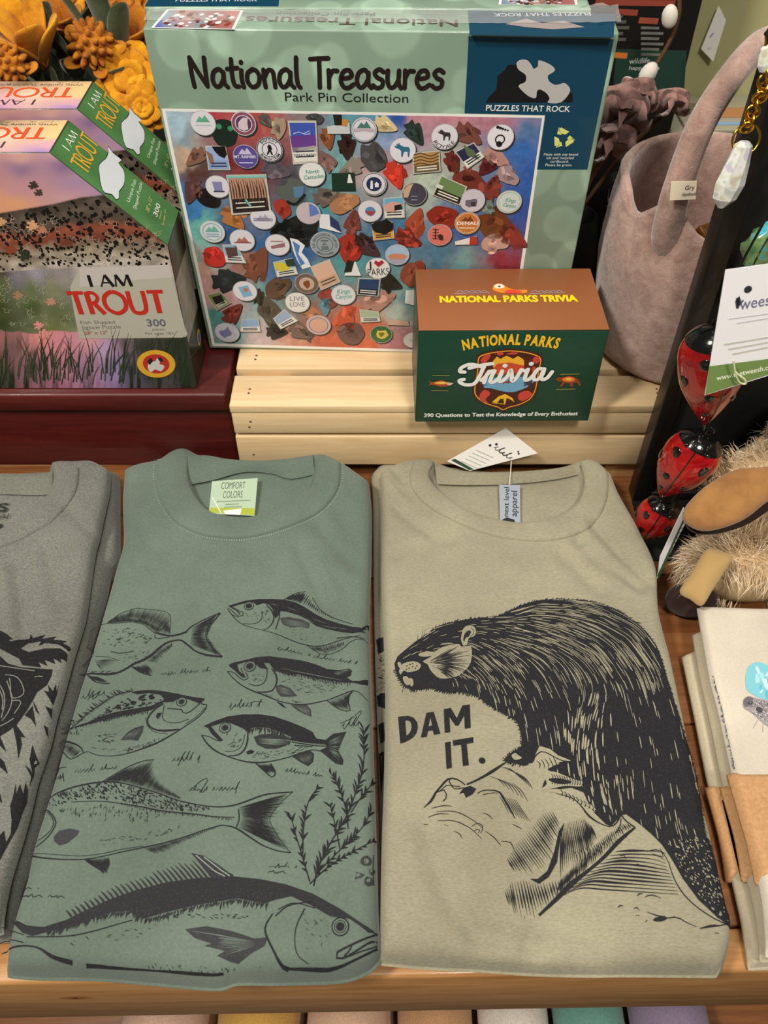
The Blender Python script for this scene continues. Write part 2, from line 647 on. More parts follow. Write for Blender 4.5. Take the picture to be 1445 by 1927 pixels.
# knot on the rail face
ka = MB()
for rx, rz, cc in ((0.011, 0.0035, '#a8703a'), (0.008, 0.0024, '#8f5a2c'), (0.0022, 0.0016, '#4a2a14')):
    ph = np.linspace(0, 2 * np.pi, 20, endpoint=False)
    V = np.stack([-0.2125 + rx * np.cos(ph), np.full(20, -0.0002 - 0.0012 / rx * 0.0001), -0.038 + rz * np.sin(ph)], -1)
    ka.add(V @ SH_R.T + SH_O, [tuple(range(20))], lin(cc))
part('knot', ka, INK_MATT, t, 'dark oval wood knot', smooth=False)

# red riser
t = thing('red_riser', 'dark red painted wooden riser box behind the grey shirt', 'riser', (-0.42, 0.75, 0))
part('top_board', MB().box((-0.75, 0.628, 0.078), (-0.150, 1.01, 0.0995), 0.003), M_RED, t)
part('front_panel', MB().box((-0.75, 0.634, 0.0), (-0.150, 0.65, 0.0778), 0.002), M_RED, t)
part('side_panel', MB().box((-0.168, 0.651, 0.0), (-0.150, 1.01, 0.0778), 0.002), M_RED, t)

# pine crate
t = thing('wooden_crate', 'pale raw pine crate turned upside down behind the olive shirt', 'crate', (0.08, 0.72, 0))
X0, X1 = -0.1445, 0.2760
for i, (a, b) in enumerate(((0.608, 0.6535), (0.6635, 0.7095), (0.7195, 0.7655), (0.7755, 0.81))):
    part('slat', MB().box((X0, a, 0.0935), (X1, b, 0.103), 0.0014), M_PINE, t)
for (a, b) in ((0.0675, 0.0933), (0.0255, 0.0635)):
    part('slat', MB().box((X0 + 0.0008, 0.6085, a), (X1 - 0.0008, 0.6165, b), 0.0014), M_PINE, t)
for x0, x1 in ((X0 + 0.005, X0 + 0.052), (X1 - 0.052, X1 - 0.005)):
    part('end_cleat', MB().box((x0, 0.6168, 0.0), (x1, 0.80, 0.0932), 0.001), M_PINE_END, t)
part('back_slat', MB().box((X0, 0.8005, 0.01), (X1, 0.81, 0.0932), 0.0014), M_PINE, t)
M_NAIL = material('dull_nail', '#6d6256', 0.5, 0.6)
for x in (X0 + 0.016, X1 - 0.018):
    for y in (0.626, 0.632, 0.678, 0.684):
        part('nail_head', MB().lathe([(0.0001, 0.0), (0.0012, 0.0), (0.0012, 0.0004), (0.0001, 0.0005)], (x + (y * 1000 % 5) * 0.0005, y, 0.1030), 8), M_NAIL, t)
    for z in (0.076, 0.083, 0.04):
        c_ = np.array([x + (z * 1000 % 4) * 0.0006, 0.6082, z])
        ph = np.linspace(0, 2 * np.pi, 8, endpoint=False)
        part('nail_head', MB().add(c_ + np.stack([0.0012 * np.cos(ph), 0 * ph, 0.0012 * np.sin(ph)], -1), [tuple(range(8))]), M_NAIL, t)

# ------------------------------------------------------------------ folded shirts
class Cloth:
    res = 0.0035
    def __init__(s, left, right, back, front, ztop, zbot, r=0.011, rf=0.02, folds=(), hole=None, hole_depth=0.009, seed=0, amp=0.0006, zedge=None):
        s.ztop, s.zbot, s.r, s.rf = ztop, zbot, r, rf
        ze = ztop - r * 0.55
        U = lambda p: at_z(resample(smooth(p, 6), 140), ze)[:, :2]
        s.left, s.right, s.back, s.front = U(left), U(right), U(back), U(front)
        for a, ia, b, ib in ((s.left, 0, s.back, 0), (s.right, 0, s.back, -1), (s.left, -1, s.front, 0), (s.right, -1, s.front, -1)):
            m = (a[ia] + b[ib]) / 2
            a[ia] = m
            b[ib] = m
        s.outline = np.concatenate([s.left, s.front[1:], s.right[::-1][1:], s.back[::-1][1:-1]])
        s.folds = [(at_z(smooth(np.array(f[0], float), 6), ztop)[:, :2], f[1], f[2]) for f in folds]
        s.hole = None
        s.hd = hole_depth
        if hole is not None:
            s.hole = at_z(hole, ztop)[:, :2]
        q = np.random.default_rng(seed)
        s.R_ = None
        s.waves = [(q.normal(0, 1, 2) * k, q.uniform(0, 6.28), amp * a) for k, a in ((18, 1), (26, .8), (40, .55), (65, .3), (90, .22))]
    def zfun(s, P, hole=True):
        P = np.asarray(P, float)
        z = np.full(len(P), s.ztop)
        for k, ph, a in s.waves:
            z += a * np.sin(P @ k + ph)
        for line, w, a in s.folds:
            d = seg_dist(P, line)
            z += a * np.exp(-(d / w) ** 2)
        d = seg_dist(P, s.outline, True)
        inn = inside(P, s.outline)
        d = np.where(inn, d, 0)
        df = seg_dist(P, s.front)
        r = s.r
        u = np.clip(d / r, 0, 1)
        z -= r * (1 - np.sqrt(1 - (1 - u) ** 2))
        if s.rf:
            uf = np.clip(df / s.rf, 0, 1)
            z -= (s.rf * 0.45) * (1 - np.sqrt(1 - (1 - uf) ** 2))
        if hole and s.hole is not None:
            dh = seg_dist(P, s.hole, True)
            ih = inside(P, s.hole)
            tt = np.clip(np.where(ih, dh, 0) / 0.004, 0, 1)
            z -= s.hd * tt * tt * (3 - 2 * tt)
        return z
    def zfast(s, P):
        """height without the neck opening, from a cached 1 mm table"""
        P = np.asarray(P, float)
        if s.R_ is None:
            lo, hi = s.outline.min(0) - .006, s.outline.max(0) + .006
            nx, ny = int((hi[0] - lo[0]) / .001) + 2, int((hi[1] - lo[1]) / .001) + 2
            X, Y = np.meshgrid(lo[0] + np.arange(nx) * .001, lo[1] + np.arange(ny) * .001)
            s.R_ = (lo, s.zfun(np.stack([X.ravel(), Y.ravel()], -1), False).reshape(ny, nx))
        lo, Z = s.R_
        g = np.clip((P - lo) / .001, 0, [Z.shape[1] - 1.001, Z.shape[0] - 1.001])
        i = g.astype(int)
        f = g - i
        x, y, fx, fy = i[..., 0], i[..., 1], f[..., 0], f[..., 1]
        return (Z[y, x] * (1 - fx) + Z[y, x + 1] * fx) * (1 - fy) + (Z[y + 1, x] * (1 - fx) + Z[y + 1, x + 1] * fx) * fy
    def px(s, p):
        p = np.asarray(p, float)
        z = np.full(p.shape[:-1], s.ztop)
        for _ in range(4):
            q = at_z(p, z)[..., :2]
            z = s.zfast(q)
        return q
    def to3(s, p, lift):
        return np.c_[p, s.zfast(p) + lift + 0.00025]
    def body(s, step=0.0023):
        n = int(0.42 / step)
        m = int(0.25 / step)
        L, Rr, B, Ft = resample(s.left, n), resample(s.right, n), resample(s.back, m), resample(s.front, m)
        v = np.linspace(0, 1, n)[:, None, None]
        u = np.linspace(0, 1, m)[None, :, None]
        # denser towards the edges, for the rounded rim
        P = (1 - u) * L[:, None] + u * Rr[:, None] + (1 - v) * B[None] + v * Ft[None] \
            - ((1 - u) * (1 - v) * B[0] + u * (1 - v) * B[-1] + (1 - u) * v * Ft[0] + u * v * Ft[-1])
        # pull the outer rows closer to the rim
        z = s.zfun(P.reshape(-1, 2)).reshape(n, m)
        mb = MB()
        mb.grid(np.concatenate([P, z[..., None]], -1)[:, ::-1])
        # sides
        ring = np.concatenate([P[:, 0], P[-1, 1:], P[::-1, -1][1:], P[0, ::-1][1:-1]])
        rz = np.concatenate([z[:, 0], z[-1, 1:], z[::-1, -1][1:], z[0, ::-1][1:-1]])
        T = np.roll(ring, -1, 0) - np.roll(ring, 1, 0)
        T /= np.linalg.norm(T, axis=1)[:, None] + 1e-12
        Nn = np.stack([T[:, 1], -T[:, 0]], -1)
        rows = []
        for k in np.linspace(0, 1, 9):
            bulge = 0.0008 * math.sin(math.pi * k) - 0.0008 * math.exp(-((k - 0.5) / 0.1) ** 2) - 0.0065 * k ** 2
            front_ = np.clip(1 - seg_dist(ring, s.front) / .03, 0, 1)[:, None]
            rows.append(np.c_[ring + Nn * (bulge * (1 - front_) + front_ * (.002 * math.sin(math.pi * k) - .001 * k)), rz * (1 - k) + s.zbot * k])
        mb.grid(np.array(rows), closed_u=True)
        mb.add(rows[-1], [tuple(range(len(ring)))[::-1]])
        return mb
def strip(A, B, zA, zB, cloth, n=150, m=9, lift=0.0026, roll=0.004, px=True, flip=False):
    """ribbed band between two drawn lines on the cloth"""
    A = cloth.px(resample(smooth(A, 8), n))
    B = cloth.px(resample(smooth(B, 8), n))
    u = np.linspace(0, 1, m)
    P = A[:, None] * (1 - u)[None, :, None] + B[:, None] * u[None, :, None]
    z = cloth.zfun(P.reshape(-1, 2), False).reshape(n, m)
    prof = lift * np.sin(np.pi * (u * 0.74 + 0.12)) ** 0.6
    z = z + prof[None] + 0.0006
    G = np.concatenate([P, z[..., None]], -1)
    d = A - B
    d /= np.linalg.norm(d, axis=1)[:, None]
    r1 = np.c_[A + d * 0.0012, z[:, 0] - roll * 0.35]
    r2 = np.c_[A + d * 0.0004, z[:, 0] - roll]
    r3 = np.c_[B - d * 0.0003, z[:, -1] - lift * .78 - .0008]
    G = np.concatenate([r2[:, None], r1[:, None], G, r3[:, None]], 1)
    return MB().grid(G if flip else G[:, ::-1])
def drape(A, B, zA, zB, n=90, m=7, sag=0.0015):
    """back of the neck: from its standing upper edge down to the inside seam"""
    A = at_z(resample(smooth(A, 8), n), zA)
    B = at_z(resample(smooth(B, 8), n), zB)
    u = np.linspace(0, 1, m)
    P = A[:, None] * (1 - u)[None, :, None] + B[:, None] * u[None, :, None]
    P[..., 2] += sag * np.sin(np.pi * u)[None]
    back = A.copy()
    back[:, 1] += 0.003
    back[:, 2] -= 0.004
    P = np.concatenate([back[:, None], P], 1)
    return MB().grid(P)
ZT = 0.052
def base_of(cl):
    c = cl.outline.mean(0)
    return (float(c[0]), float(c[1]), cl.zbot)

# ---- grey shirts (left edge of the photo)
GY_R = [(206, 884), (204, 920), (196, 959), (186, 1005), (176, 1046), (160, 1152), (150, 1190), (137, 1233), (117, 1305), (104, 1347), (93, 1393), (80, 1432), (67, 1471), (54, 1528), (38, 1585), (18, 1650), (-8, 1745)]
GY_U = [(222, 890), (222, 950), (221, 1039), (206, 1066), (196, 1112), (179, 1165), (160, 1232), (140, 1295), (115, 1383), (104, 1414), (86, 1484), (67, 1544), (47, 1622), (31, 1665), (6, 1750)]
gy_u = Cloth([(-215, 900), (-330, 1250), (-520, 1745)], GY_U, [(-215, 900), (0, 893), (180, 884), (222, 890)], [(-520, 1745), (-200, 1760), (6, 1750)], 0.0345, 0.0, seed=3, amp=0.0003)
t = thing('folded_shirt', 'lower grey folded shirt whose rolled fold shows beside the green shirt', 'shirt', base_of(gy_u), 'folded shirts in the grey stack')
part('shirt_body', gy_u.body(), M_GREY, t)
GIN = [(100, 873), (104, 900), (94, 930), (66, 953), (37, 976), (0, 999), (-60, 1018), (-120, 990), (-150, 930), (-150, 880)]
GOUT = [(148, 883), (146, 913), (133, 943), (100, 980), (66, 1001), (33, 1019), (0, 1031), (-60, 1045), (-150, 1015), (-190, 950), (-195, 890)]
gy = Cloth([(-215, 885), (-330, 1250), (-520, 1735)], GY_R, [(-215, 885), (-150, 880), (0, 893), (80, 893), (100, 870), (140, 868), (175, 868), (206, 884)], [(-520, 1735), (-200, 1750), (-8, 1745)],
           0.0545, 0.0365, r=0.010, hole=np.array(GIN + [(0, 880)]), seed=4,
           folds=[([(30, 1060), (45, 1190)], 0.008, -0.0042), ([(85, 1030), (110, 1130)], 0.007, -0.0033), ([(10, 1080), (20, 1180)], 0.007, 0.0027), ([(130, 960), (170, 1000)], 0.006, -0.0027)])
t = thing('folded_shirt', 'grey heather folded shirt with black bear print, cut off by the left edge', 'shirt', base_of(gy), 'folded shirts in the grey stack')
GREY_T, GREY_C = t, gy
part('shirt_body', gy.body(), M_GREY, t)
part('collar', strip(GIN, GOUT, 0, 0, gy), M_GREY, t)
part('neck_band', drape([(-150, 884), (0, 891), (83, 891), (102, 876)], [(-140, 925), (0, 930), (93, 930), (103, 905)], 0.0535, 0.047), M_GREY_IN, t)

# ---- green shirts
GN_L = [(232, 884), (229, 940), (230, 1020), (216, 1075), (204, 1120), (186, 1180), (168, 1240), (147, 1305), (121, 1395), (94, 1490), (66, 1580), (38, 1680), (14, 1770), (2, 1822)]
GN_R = [(694, 905), (699, 960), (698, 1050), (695, 1150), (697, 1250), (702, 1400), (707, 1550), (711, 1700), (713, 1795)]
GN_B = [(232, 884), (258, 872), (296, 864), (330, 856), (353, 858), (400, 866), (490, 871), (560, 866), (592, 858), (640, 868), (694, 905)]
GN_F = [(2, 1822), (60, 1826), (180, 1828), (300, 1838), (400, 1846), (440, 1836), (520, 1836), (640, 1832), (690, 1815), (713, 1795)]
sh = lambda p, dx, dy: [(x + dx, y + dy) for x, y in p]
gn_u = Cloth(sh(GN_L, 17, 8), sh(GN_R, -9, 6), [(249, 892), (288, 872), (320, 850), (350, 842), (384, 858), (500, 874), (640, 880), (685, 911)], sh(GN_F, 5, -6), 0.0250, 0.0, seed=5, amp=0.0003)
t = thing('folded_shirt', 'bay green folded shirt underneath the fish print shirt', 'shirt', base_of(gn_u), 'folded shirts in the green stack')
part('shirt_body', gn_u.body(), M_GREEN, t)
IN = [(352, 861), (352, 903), (367, 939), (392, 964), (420, 972), (453, 978), (478, 974), (514, 964), (555, 942), (583, 922), (594, 897), (595, 870), (589, 856)]
OUT = [(296, 868), (296, 916), (309, 953), (332, 983), (366, 1002), (403, 1011), (453, 1013), (500, 1005), (555, 987), (597, 967), (625, 939), (638, 909), (639, 873)]
gn = Cloth(GN_L, GN_R, GN_B, GN_F, ZT, 0.0266, r=0.012, rf=0.024, hole=np.array(IN + [(486, 860)]), seed=6,
           folds=[([(563, 1030), (592, 1090), (612, 1140)], 0.007, -0.0033), ([(600, 985), (650, 1050)], 0.008, -0.0033), ([(585, 1040), (625, 1110)], 0.006, 0.0018), ([(640, 960), (670, 1060)], 0.009, -0.0030),
                  ([(250, 905), (290, 900)], 0.007, -0.0023), ([(265, 985), (285, 1030)], 0.008, -0.0018), ([(60, 1650), (75, 1700), (60, 1760)], 0.012, -0.0037)])
t = thing('folded_shirt', 'bay green folded shirt printed with seven black fish sketches', 'shirt', base_of(gn), 'folded shirts in the green stack')
GREEN_T, GREEN_C = t, gn
part('shirt_body', gn.body(), M_GREEN, t)
part('collar', strip(IN, OUT, 0, 0, gn, lift=0.0028), M_GREEN, t)
part('neck_band', drape([(353, 858), (389, 857), (431, 864), (486, 867), (541, 863), (588, 856)], [(357, 912), (403, 903), (445, 891), (475, 888), (514, 892), (547, 901), (592, 893)], 0.0525, 0.045), M_GREEN, t)

# ---- olive shirts
OL_L = [(714, 892), (719, 948), (718, 1090), (722, 1200), (725, 1300), (723, 1450), (718, 1600), (715, 1795)]
OL_R = [(1150, 892), (1167, 932), (1205, 1000), (1236, 1070), (1241, 1150), (1265, 1250), (1291, 1370), (1320, 1500), (1345, 1600), (1366, 1700), (1377, 1750), (1372, 1785), (1362, 1820)]
OL_B = [(714, 892), (735, 876), (770, 866), (812, 868), (870, 884), (960, 886), (1050, 880), (1090, 868), (1118, 872), (1150, 892)]
OL_F = [(715, 1795), (800, 1803), (900, 1808), (1000, 1815), (1100, 1818), (1200, 1818), (1362, 1820)]
ol_u = Cloth([(699, 890), (702, 948), (703, 1090), (706, 1250), (713, 1450), (716, 1600), (717, 1790)], sh(OL_R, 0, 4), [(699, 890), (725, 872), (800, 874), (960, 890), (1100, 880), (1150, 896)], sh(OL_F, 2, -6), 0.0250, 0.0, seed=8, amp=0.0003)
t = thing('folded_shirt', 'olive folded shirt underneath, its left edge showing beside the green shirt', 'shirt', base_of(ol_u), 'folded shirts in the olive stack')
OLU_T, OLU_C = t, ol_u
part('shirt_body', ol_u.body(), M_OLIVE, t)
OIN = [(814, 870), (805, 899), (829, 929), (867, 956), (912, 974), (964, 985), (1001, 984), (1039, 977), (1076, 959), (1095, 937), (1101, 907), (1094, 871)]
OOUT = [(781, 868), (771, 896), (777, 922), (803, 952), (848, 978), (904, 1002), (960, 1015), (1016, 1019), (1054, 1015), (1091, 1004), (1121, 982), (1140, 941), (1142, 896), (1128, 874)]
ol = Cloth(OL_L, OL_R, OL_B, OL_F, ZT, 0.0266, r=0.010, rf=0.034, hole=np.array(OIN + [(950, 882)]), seed=9,
           folds=[([(1095, 1015), (1140, 1060), (1200, 1100)], 0.008, -0.0067), ([(1120, 985), (1170, 1040), (1225, 1090)], 0.007, -0.0058), ([(1060, 1040), (1130, 1110)], 0.009, -0.0036), ([(1105, 1025), (1190, 1110)], 0.006, 0.0032),
                  ([(728, 930), (770, 975), (810, 1000)], 0.007, -0.0036), ([(722, 905), (765, 950)], 0.005, 0.0027), ([(740, 880), (760, 905)], 0.004, -0.0027), ([(740, 1040), (850, 1010)], 0.009, -0.0023),
                  ([(805, 1560), (850, 1680), (905, 1760)], 0.010, -0.0058), ([(830, 1600), (900, 1740)], 0.008, 0.0027), ([(900, 1745), (1010, 1775)], 0.008, -0.0045), ([(1000, 1770), (1130, 1790)], 0.007, -0.0036)])
t = thing('folded_shirt', 'olive folded shirt printed with a black beaver on a log', 'shirt', base_of(ol), 'folded shirts in the olive stack')
OLIVE_T, OLIVE_C = t, ol
part('shirt_body', ol.body(), M_OLIVE, t)
part('collar', strip(OIN, OOUT, 0, 0, ol, lift=0.0028), M_OLIVE, t)
part('neck_band', drape([(818, 872), (870, 886), (950, 888), (1040, 882), (1088, 871)], [(822, 911), (880, 913), (960, 911), (1040, 903), (1093, 892)], 0.0525, 0.046), M_OLIVE, t)

# ------------------------------------------------------------------ boxes: bodies
M_SAGE = material('sage_box_print', '#8fae98', 0.35, coat=0.2)
_N, _L, _b = nodes(M_SAGE)
_cols = []
for _sc, _o in ((24, 0.0), (17, 3.7)):
    _v = _N.new('ShaderNodeTexVoronoi')
    _v.inputs['Scale'].default_value = _sc
    _mp = _N.new('ShaderNodeMapping')
    _mp.inputs['Location'].default_value = (_o, _o, _o)
    _L.new(coords(M_SAGE, (1, 1, 0.85)), _mp.inputs['Vector'])
    _L.new(_mp.outputs['Vector'], _v.inputs['Vector'])
    _cols.append(ramp(M_SAGE, _v.outputs['Distance'], [(0.10, '#e9e9e9'), (0.40, '#ffffff'), (0.46, '#dcdcdc'), (0.7, '#d4d4d4')]))
_sage = mixc(M_SAGE, 0.75, mixc(M_SAGE, 0.8, '#a0bda8', _cols[0], 'MULTIPLY'), _cols[1], 'MULTIPLY')
base(M_SAGE, _sage)

def box_frame(X, Y, Z, yaw, lean, W, D, H):
    c, s = math.cos(lean), math.sin(lean)
    Rm = rotz(yaw) @ np.array([[1, 0, 0], [0, c, -s], [0, s, c]])
    O = np.array([X, Y, Z])
    return Rm, O
def carton(Rm, O, W, D, H, bev=0.0012):
    return MB().box((0, 0, 0), (W, D, H), bev, (Rm, O))

NT = dict(X=-0.1745, Y=0.6950, Z=0.1035, yaw=-0.028, lean=0.07, W=0.3440, D=0.031, H=0.3000)
NT_R, NT_O = box_frame(**NT)
NTB_R, NTB_O = box_frame(-0.1835, 0.7335, 0.1035, -0.012, 0.03, 0.342, 0.031, 0.298)
TV = dict(X=0.0283, Y=0.5844, Z=0.1032, yaw=0.0088, lean=0.0, W=0.1584, D=0.0922, H=0.1005)
TV_R, TV_O = box_frame(**TV)
def proj(p):
    q = np.asarray(p, float) - ORG
    Z = q[..., 1] * _c - q[..., 2] * _s
    Uu = q[..., 1] * _s + q[..., 2] * _c
    return np.stack([CX + F * q[..., 0] / Z, CY - F * Uu / Z], -1)
def idw(P, ctrl, power=2.6):
    pts = np.array([c[:2] for c in ctrl], float)
    cols = lin_arr([c[2] if not isinstance(c[2], str) else [int(c[2].lstrip('#')[i:i + 2], 16) for i in (0, 2, 4)] for c in ctrl])
    d = np.linalg.norm(P[:, None] - pts[None], axis=2) + 1.5
    w = d ** -power
    w /= w.sum(1, keepdims=True)
    return w @ cols
def vnoise(P, s, seed=0):
    """smooth value noise in 2D, about -1..1"""
    q = np.random.default_rng(seed)
    T = q.uniform(-1, 1, (64, 64))
    X = np.asarray(P, float) / s
    i = np.floor(X).astype(int)
    f = X - i
    f = f * f * (3 - 2 * f)
    g = lambda a, b: T[(i[:, 0] + a) % 64, (i[:, 1] + b) % 64]
    return (g(0, 0) * (1 - f[:, 0]) + g(1, 0) * f[:, 0]) * (1 - f[:, 1]) + (g(0, 1) * (1 - f[:, 0]) + g(1, 1) * f[:, 0]) * f[:, 1]
def paint(art, corners, nx, ny, fn, layer=0, local=False):
    """a printed picture: a fine grid on the surface coloured by fn(positions)"""
    a, b, c, d = [np.array(q, float) for q in corners]  # BL BR TR TL
    loc = np.array([a, b, c, d]) if local else art.L(np.array([a, b, c, d]))
    u, v = np.meshgrid(np.linspace(0, 1, nx), np.linspace(0, 1, ny))
    u, v = u.ravel()[:, None], v.ravel()[:, None]
    P = (1 - u) * (1 - v) * loc[0] + u * (1 - v) * loc[1] + u * v * loc[2] + (1 - u) * v * loc[3]
    P3 = art.S.to3(P, art.lift + art.step * layer)
    col = fn(proj(P3)) if not local else fn(P)
    fs = []
    for j in range(ny - 1):
        k = j * nx + np.arange(nx - 1)
        fs += list(zip(k, k + 1, k + nx + 1, k + nx))
    art.mb.add(P3, fs, np.clip(col, 0, 1))

# ------------------------------------------------------------------ lettering skeletons (x right, y up, cap height 1)
GL = {
 'N': ([[(0.02, 0.0), (0.0, 0.5), (0.02, 1.0)], [(0.02, 1.0), (0.2, 0.55), (0.44, 0.02)], [(0.44, 0.02), (0.45, 0.5), (0.47, 1.0)]], 0.62),
 'T': ([[(0.0, 0.97), (0.28, 0.99), (0.56, 1.0)], [(0.27, 0.97), (0.26, 0.5), (0.24, 0.0)]], 0.5),
 'a': ([[(0.38, 0.5), (0.26, 0.62), (0.08, 0.5), (0.02, 0.22), (0.1, 0.02), (0.24, 0.06), (0.37, 0.3), (0.39, 0.52)], [(0.39, 0.52), (0.38, 0.15), (0.47, 0.0)]], 0.53),
 't': ([[(0.16, 0.95), (0.13, 0.4), (0.17, 0.06), (0.3, 0.02)], [(0.0, 0.62), (0.32, 0.66)]], 0.38),
 'i': ([[(0.06, 0.58), (0.04, 0.3), (0.07, 0.0)], [(0.08, 0.84), (0.085, 0.86)]], 0.2),
 'o': ([[(0.22, 0.62), (0.05, 0.48), (0.02, 0.2), (0.15, 0.01), (0.34, 0.1), (0.41, 0.36), (0.33, 0.57), (0.2, 0.62)]], 0.52),
 'n': ([[(0.04, 0.6), (0.03, 0.3), (0.05, 0.0)], [(0.05, 0.35), (0.18, 0.58), (0.32, 0.55), (0.35, 0.3), (0.36, 0.0)]], 0.49),
 'l': ([[(0.08, 1.02), (0.05, 0.5), (0.07, 0.12), (0.14, 0.0)]], 0.3),
 'r': ([[(0.05, 0.6), (0.05, 0.3), (0.04, 0.0)], [(0.06, 0.36), (0.17, 0.57), (0.32, 0.58)]], 0.4),
 'e': ([[(0.04, 0.33), (0.22, 0.34), (0.37, 0.42), (0.3, 0.6), (0.12, 0.56), (0.02, 0.28), (0.1, 0.04), (0.25, 0.0), (0.42, 0.12)]], 0.51),
 's': ([[(0.34, 0.55), (0.2, 0.64), (0.06, 0.52), (0.14, 0.36), (0.3, 0.26), (0.28, 0.06), (0.12, 0.0), (0.0, 0.09)]], 0.43),
 'u': ([[(0.04, 0.6), (0.03, 0.25), (0.1, 0.03), (0.25, 0.06), (0.37, 0.3), (0.39, 0.6)], [(0.39, 0.6), (0.38, 0.2), (0.45, 0.0)]], 0.53),
 ' ': ([], 0.22)}
def hand_lines(txt):
    x, out = 0.0, []
    for ch in txt:
        ls, adv = GL[ch]
        out += [[(px + x, py) for px, py in l] for l in ls]
        x += adv
    return out
TROUT_LINES = {'T': ([((0, .97), (.6, .97)), ((.3, .97), (.3, 0))], .6), 'R': ([((.06, 0), (.06, 1)),], .5)}
def optima(art, txt, a, b, top, w, col, layer):
    """thin-thick roman capitals for I AM TROUT: (line, relative weight)"""
    G = {'I': ([([(0.06, 0), (0.06, 1)], 1)], .2),
         'A': ([([(0, 0), (.36, 1)], .45), ([(.36, 1), (.72, 0)], 1), ([(.14, .34), (.58, .34)], .45)], .8),
         'M': ([([(0, 0), (.12, 1)], .45), ([(.12, 1), (.45, .05)], 1), ([(.45, .05), (.78, 1)], .45), ([(.78, 1), (.9, 0)], 1)], 1.02),
         'T': ([([(0, .96), (.72, .96)], .75), ([(.36, .97), (.36, 0)], 1)], .74),
         'R': ([([(.07, 0), (.07, 1)], 1), (smooth([(.07, .96), (.35, .95), (.5, .76), (.36, .54), (.07, .5)], 5), .7), ([(.26, .52), (.62, 0)], .95)], .66),
         'O': ([(smooth([(.5, .985), (.13, .8), (.03, .5), (.13, .2), (.5, .015), (.87, .2), (.97, .5), (.87, .8)], 5, True), .85)], 1.06),
         'U': ([(smooth([(.06, 1), (.06, .4), (.14, .08), (.4, .01), (.64, .1), (.72, .4), (.72, 1)], 5), .85)], .84),
         ' ': ([], .3)}
    x, lines, ws = 0.0, [], []
    for ch in txt:
        ls, adv = G[ch]
        for l, ww in ls:
            l = np.array(l, float)
            if ch == 'O':
                l = np.r_[l, l[:1]]
            lines.append(l + [x, 0])
            ws.append(ww)
        x += adv + .06
    a, b, top = art.L(np.array([a, b, top], float))
    ux = b - a
    W = np.linalg.norm(ux)
    ux /= W
    uy = np.array([-ux[1], ux[0]])
    h = (top - a) @ uy
    x1 = max(l[:, 0].max() for l in lines)
    for i_, (l, ww) in enumerate(zip(lines, ws)):
        art.stroke(a + (l[:, 0] / x1 * W)[:, None] * ux + (l[:, 1] * h)[:, None] * uy, w * ww, col, layer + (i_ % 5) * .5, True)

# ------------------------------------------------------------------ park pin puzzle boxes
def blob(c, r, seed, n=9, k=0.3, el=1.0, rot=0.0):
    q = np.random.default_rng(seed)
    ph = np.linspace(0, 2 * np.pi, n, endpoint=False) + q.uniform(-.15, .15, n)
    rr = r * (1 + q.uniform(-k, k, n))
    x, y = rr * np.cos(ph) * el, rr * np.sin(ph) / el
    ca, sa = math.cos(rot), math.sin(rot)
    return np.stack([c[0] + x * ca - y * sa, c[1] + x * sa + y * ca], -1)
def arrowhead(c, L_, W_, rot):
    p = np.array([(0.5, 0), (0.15, 0.32), (-0.25, 0.5), (-0.3, 0.25), (-0.5, 0.28), (-0.46, 0), (-0.5, -0.28), (-0.3, -0.25), (-0.25, -0.5), (0.15, -0.32)])
    p = p * [L_, W_]
    ca, sa = math.cos(rot), math.sin(rot)
    return np.stack([c[0] + p[:, 0] * ca - p[:, 1] * sa, c[1] + p[:, 0] * sa + p[:, 1] * ca], -1)
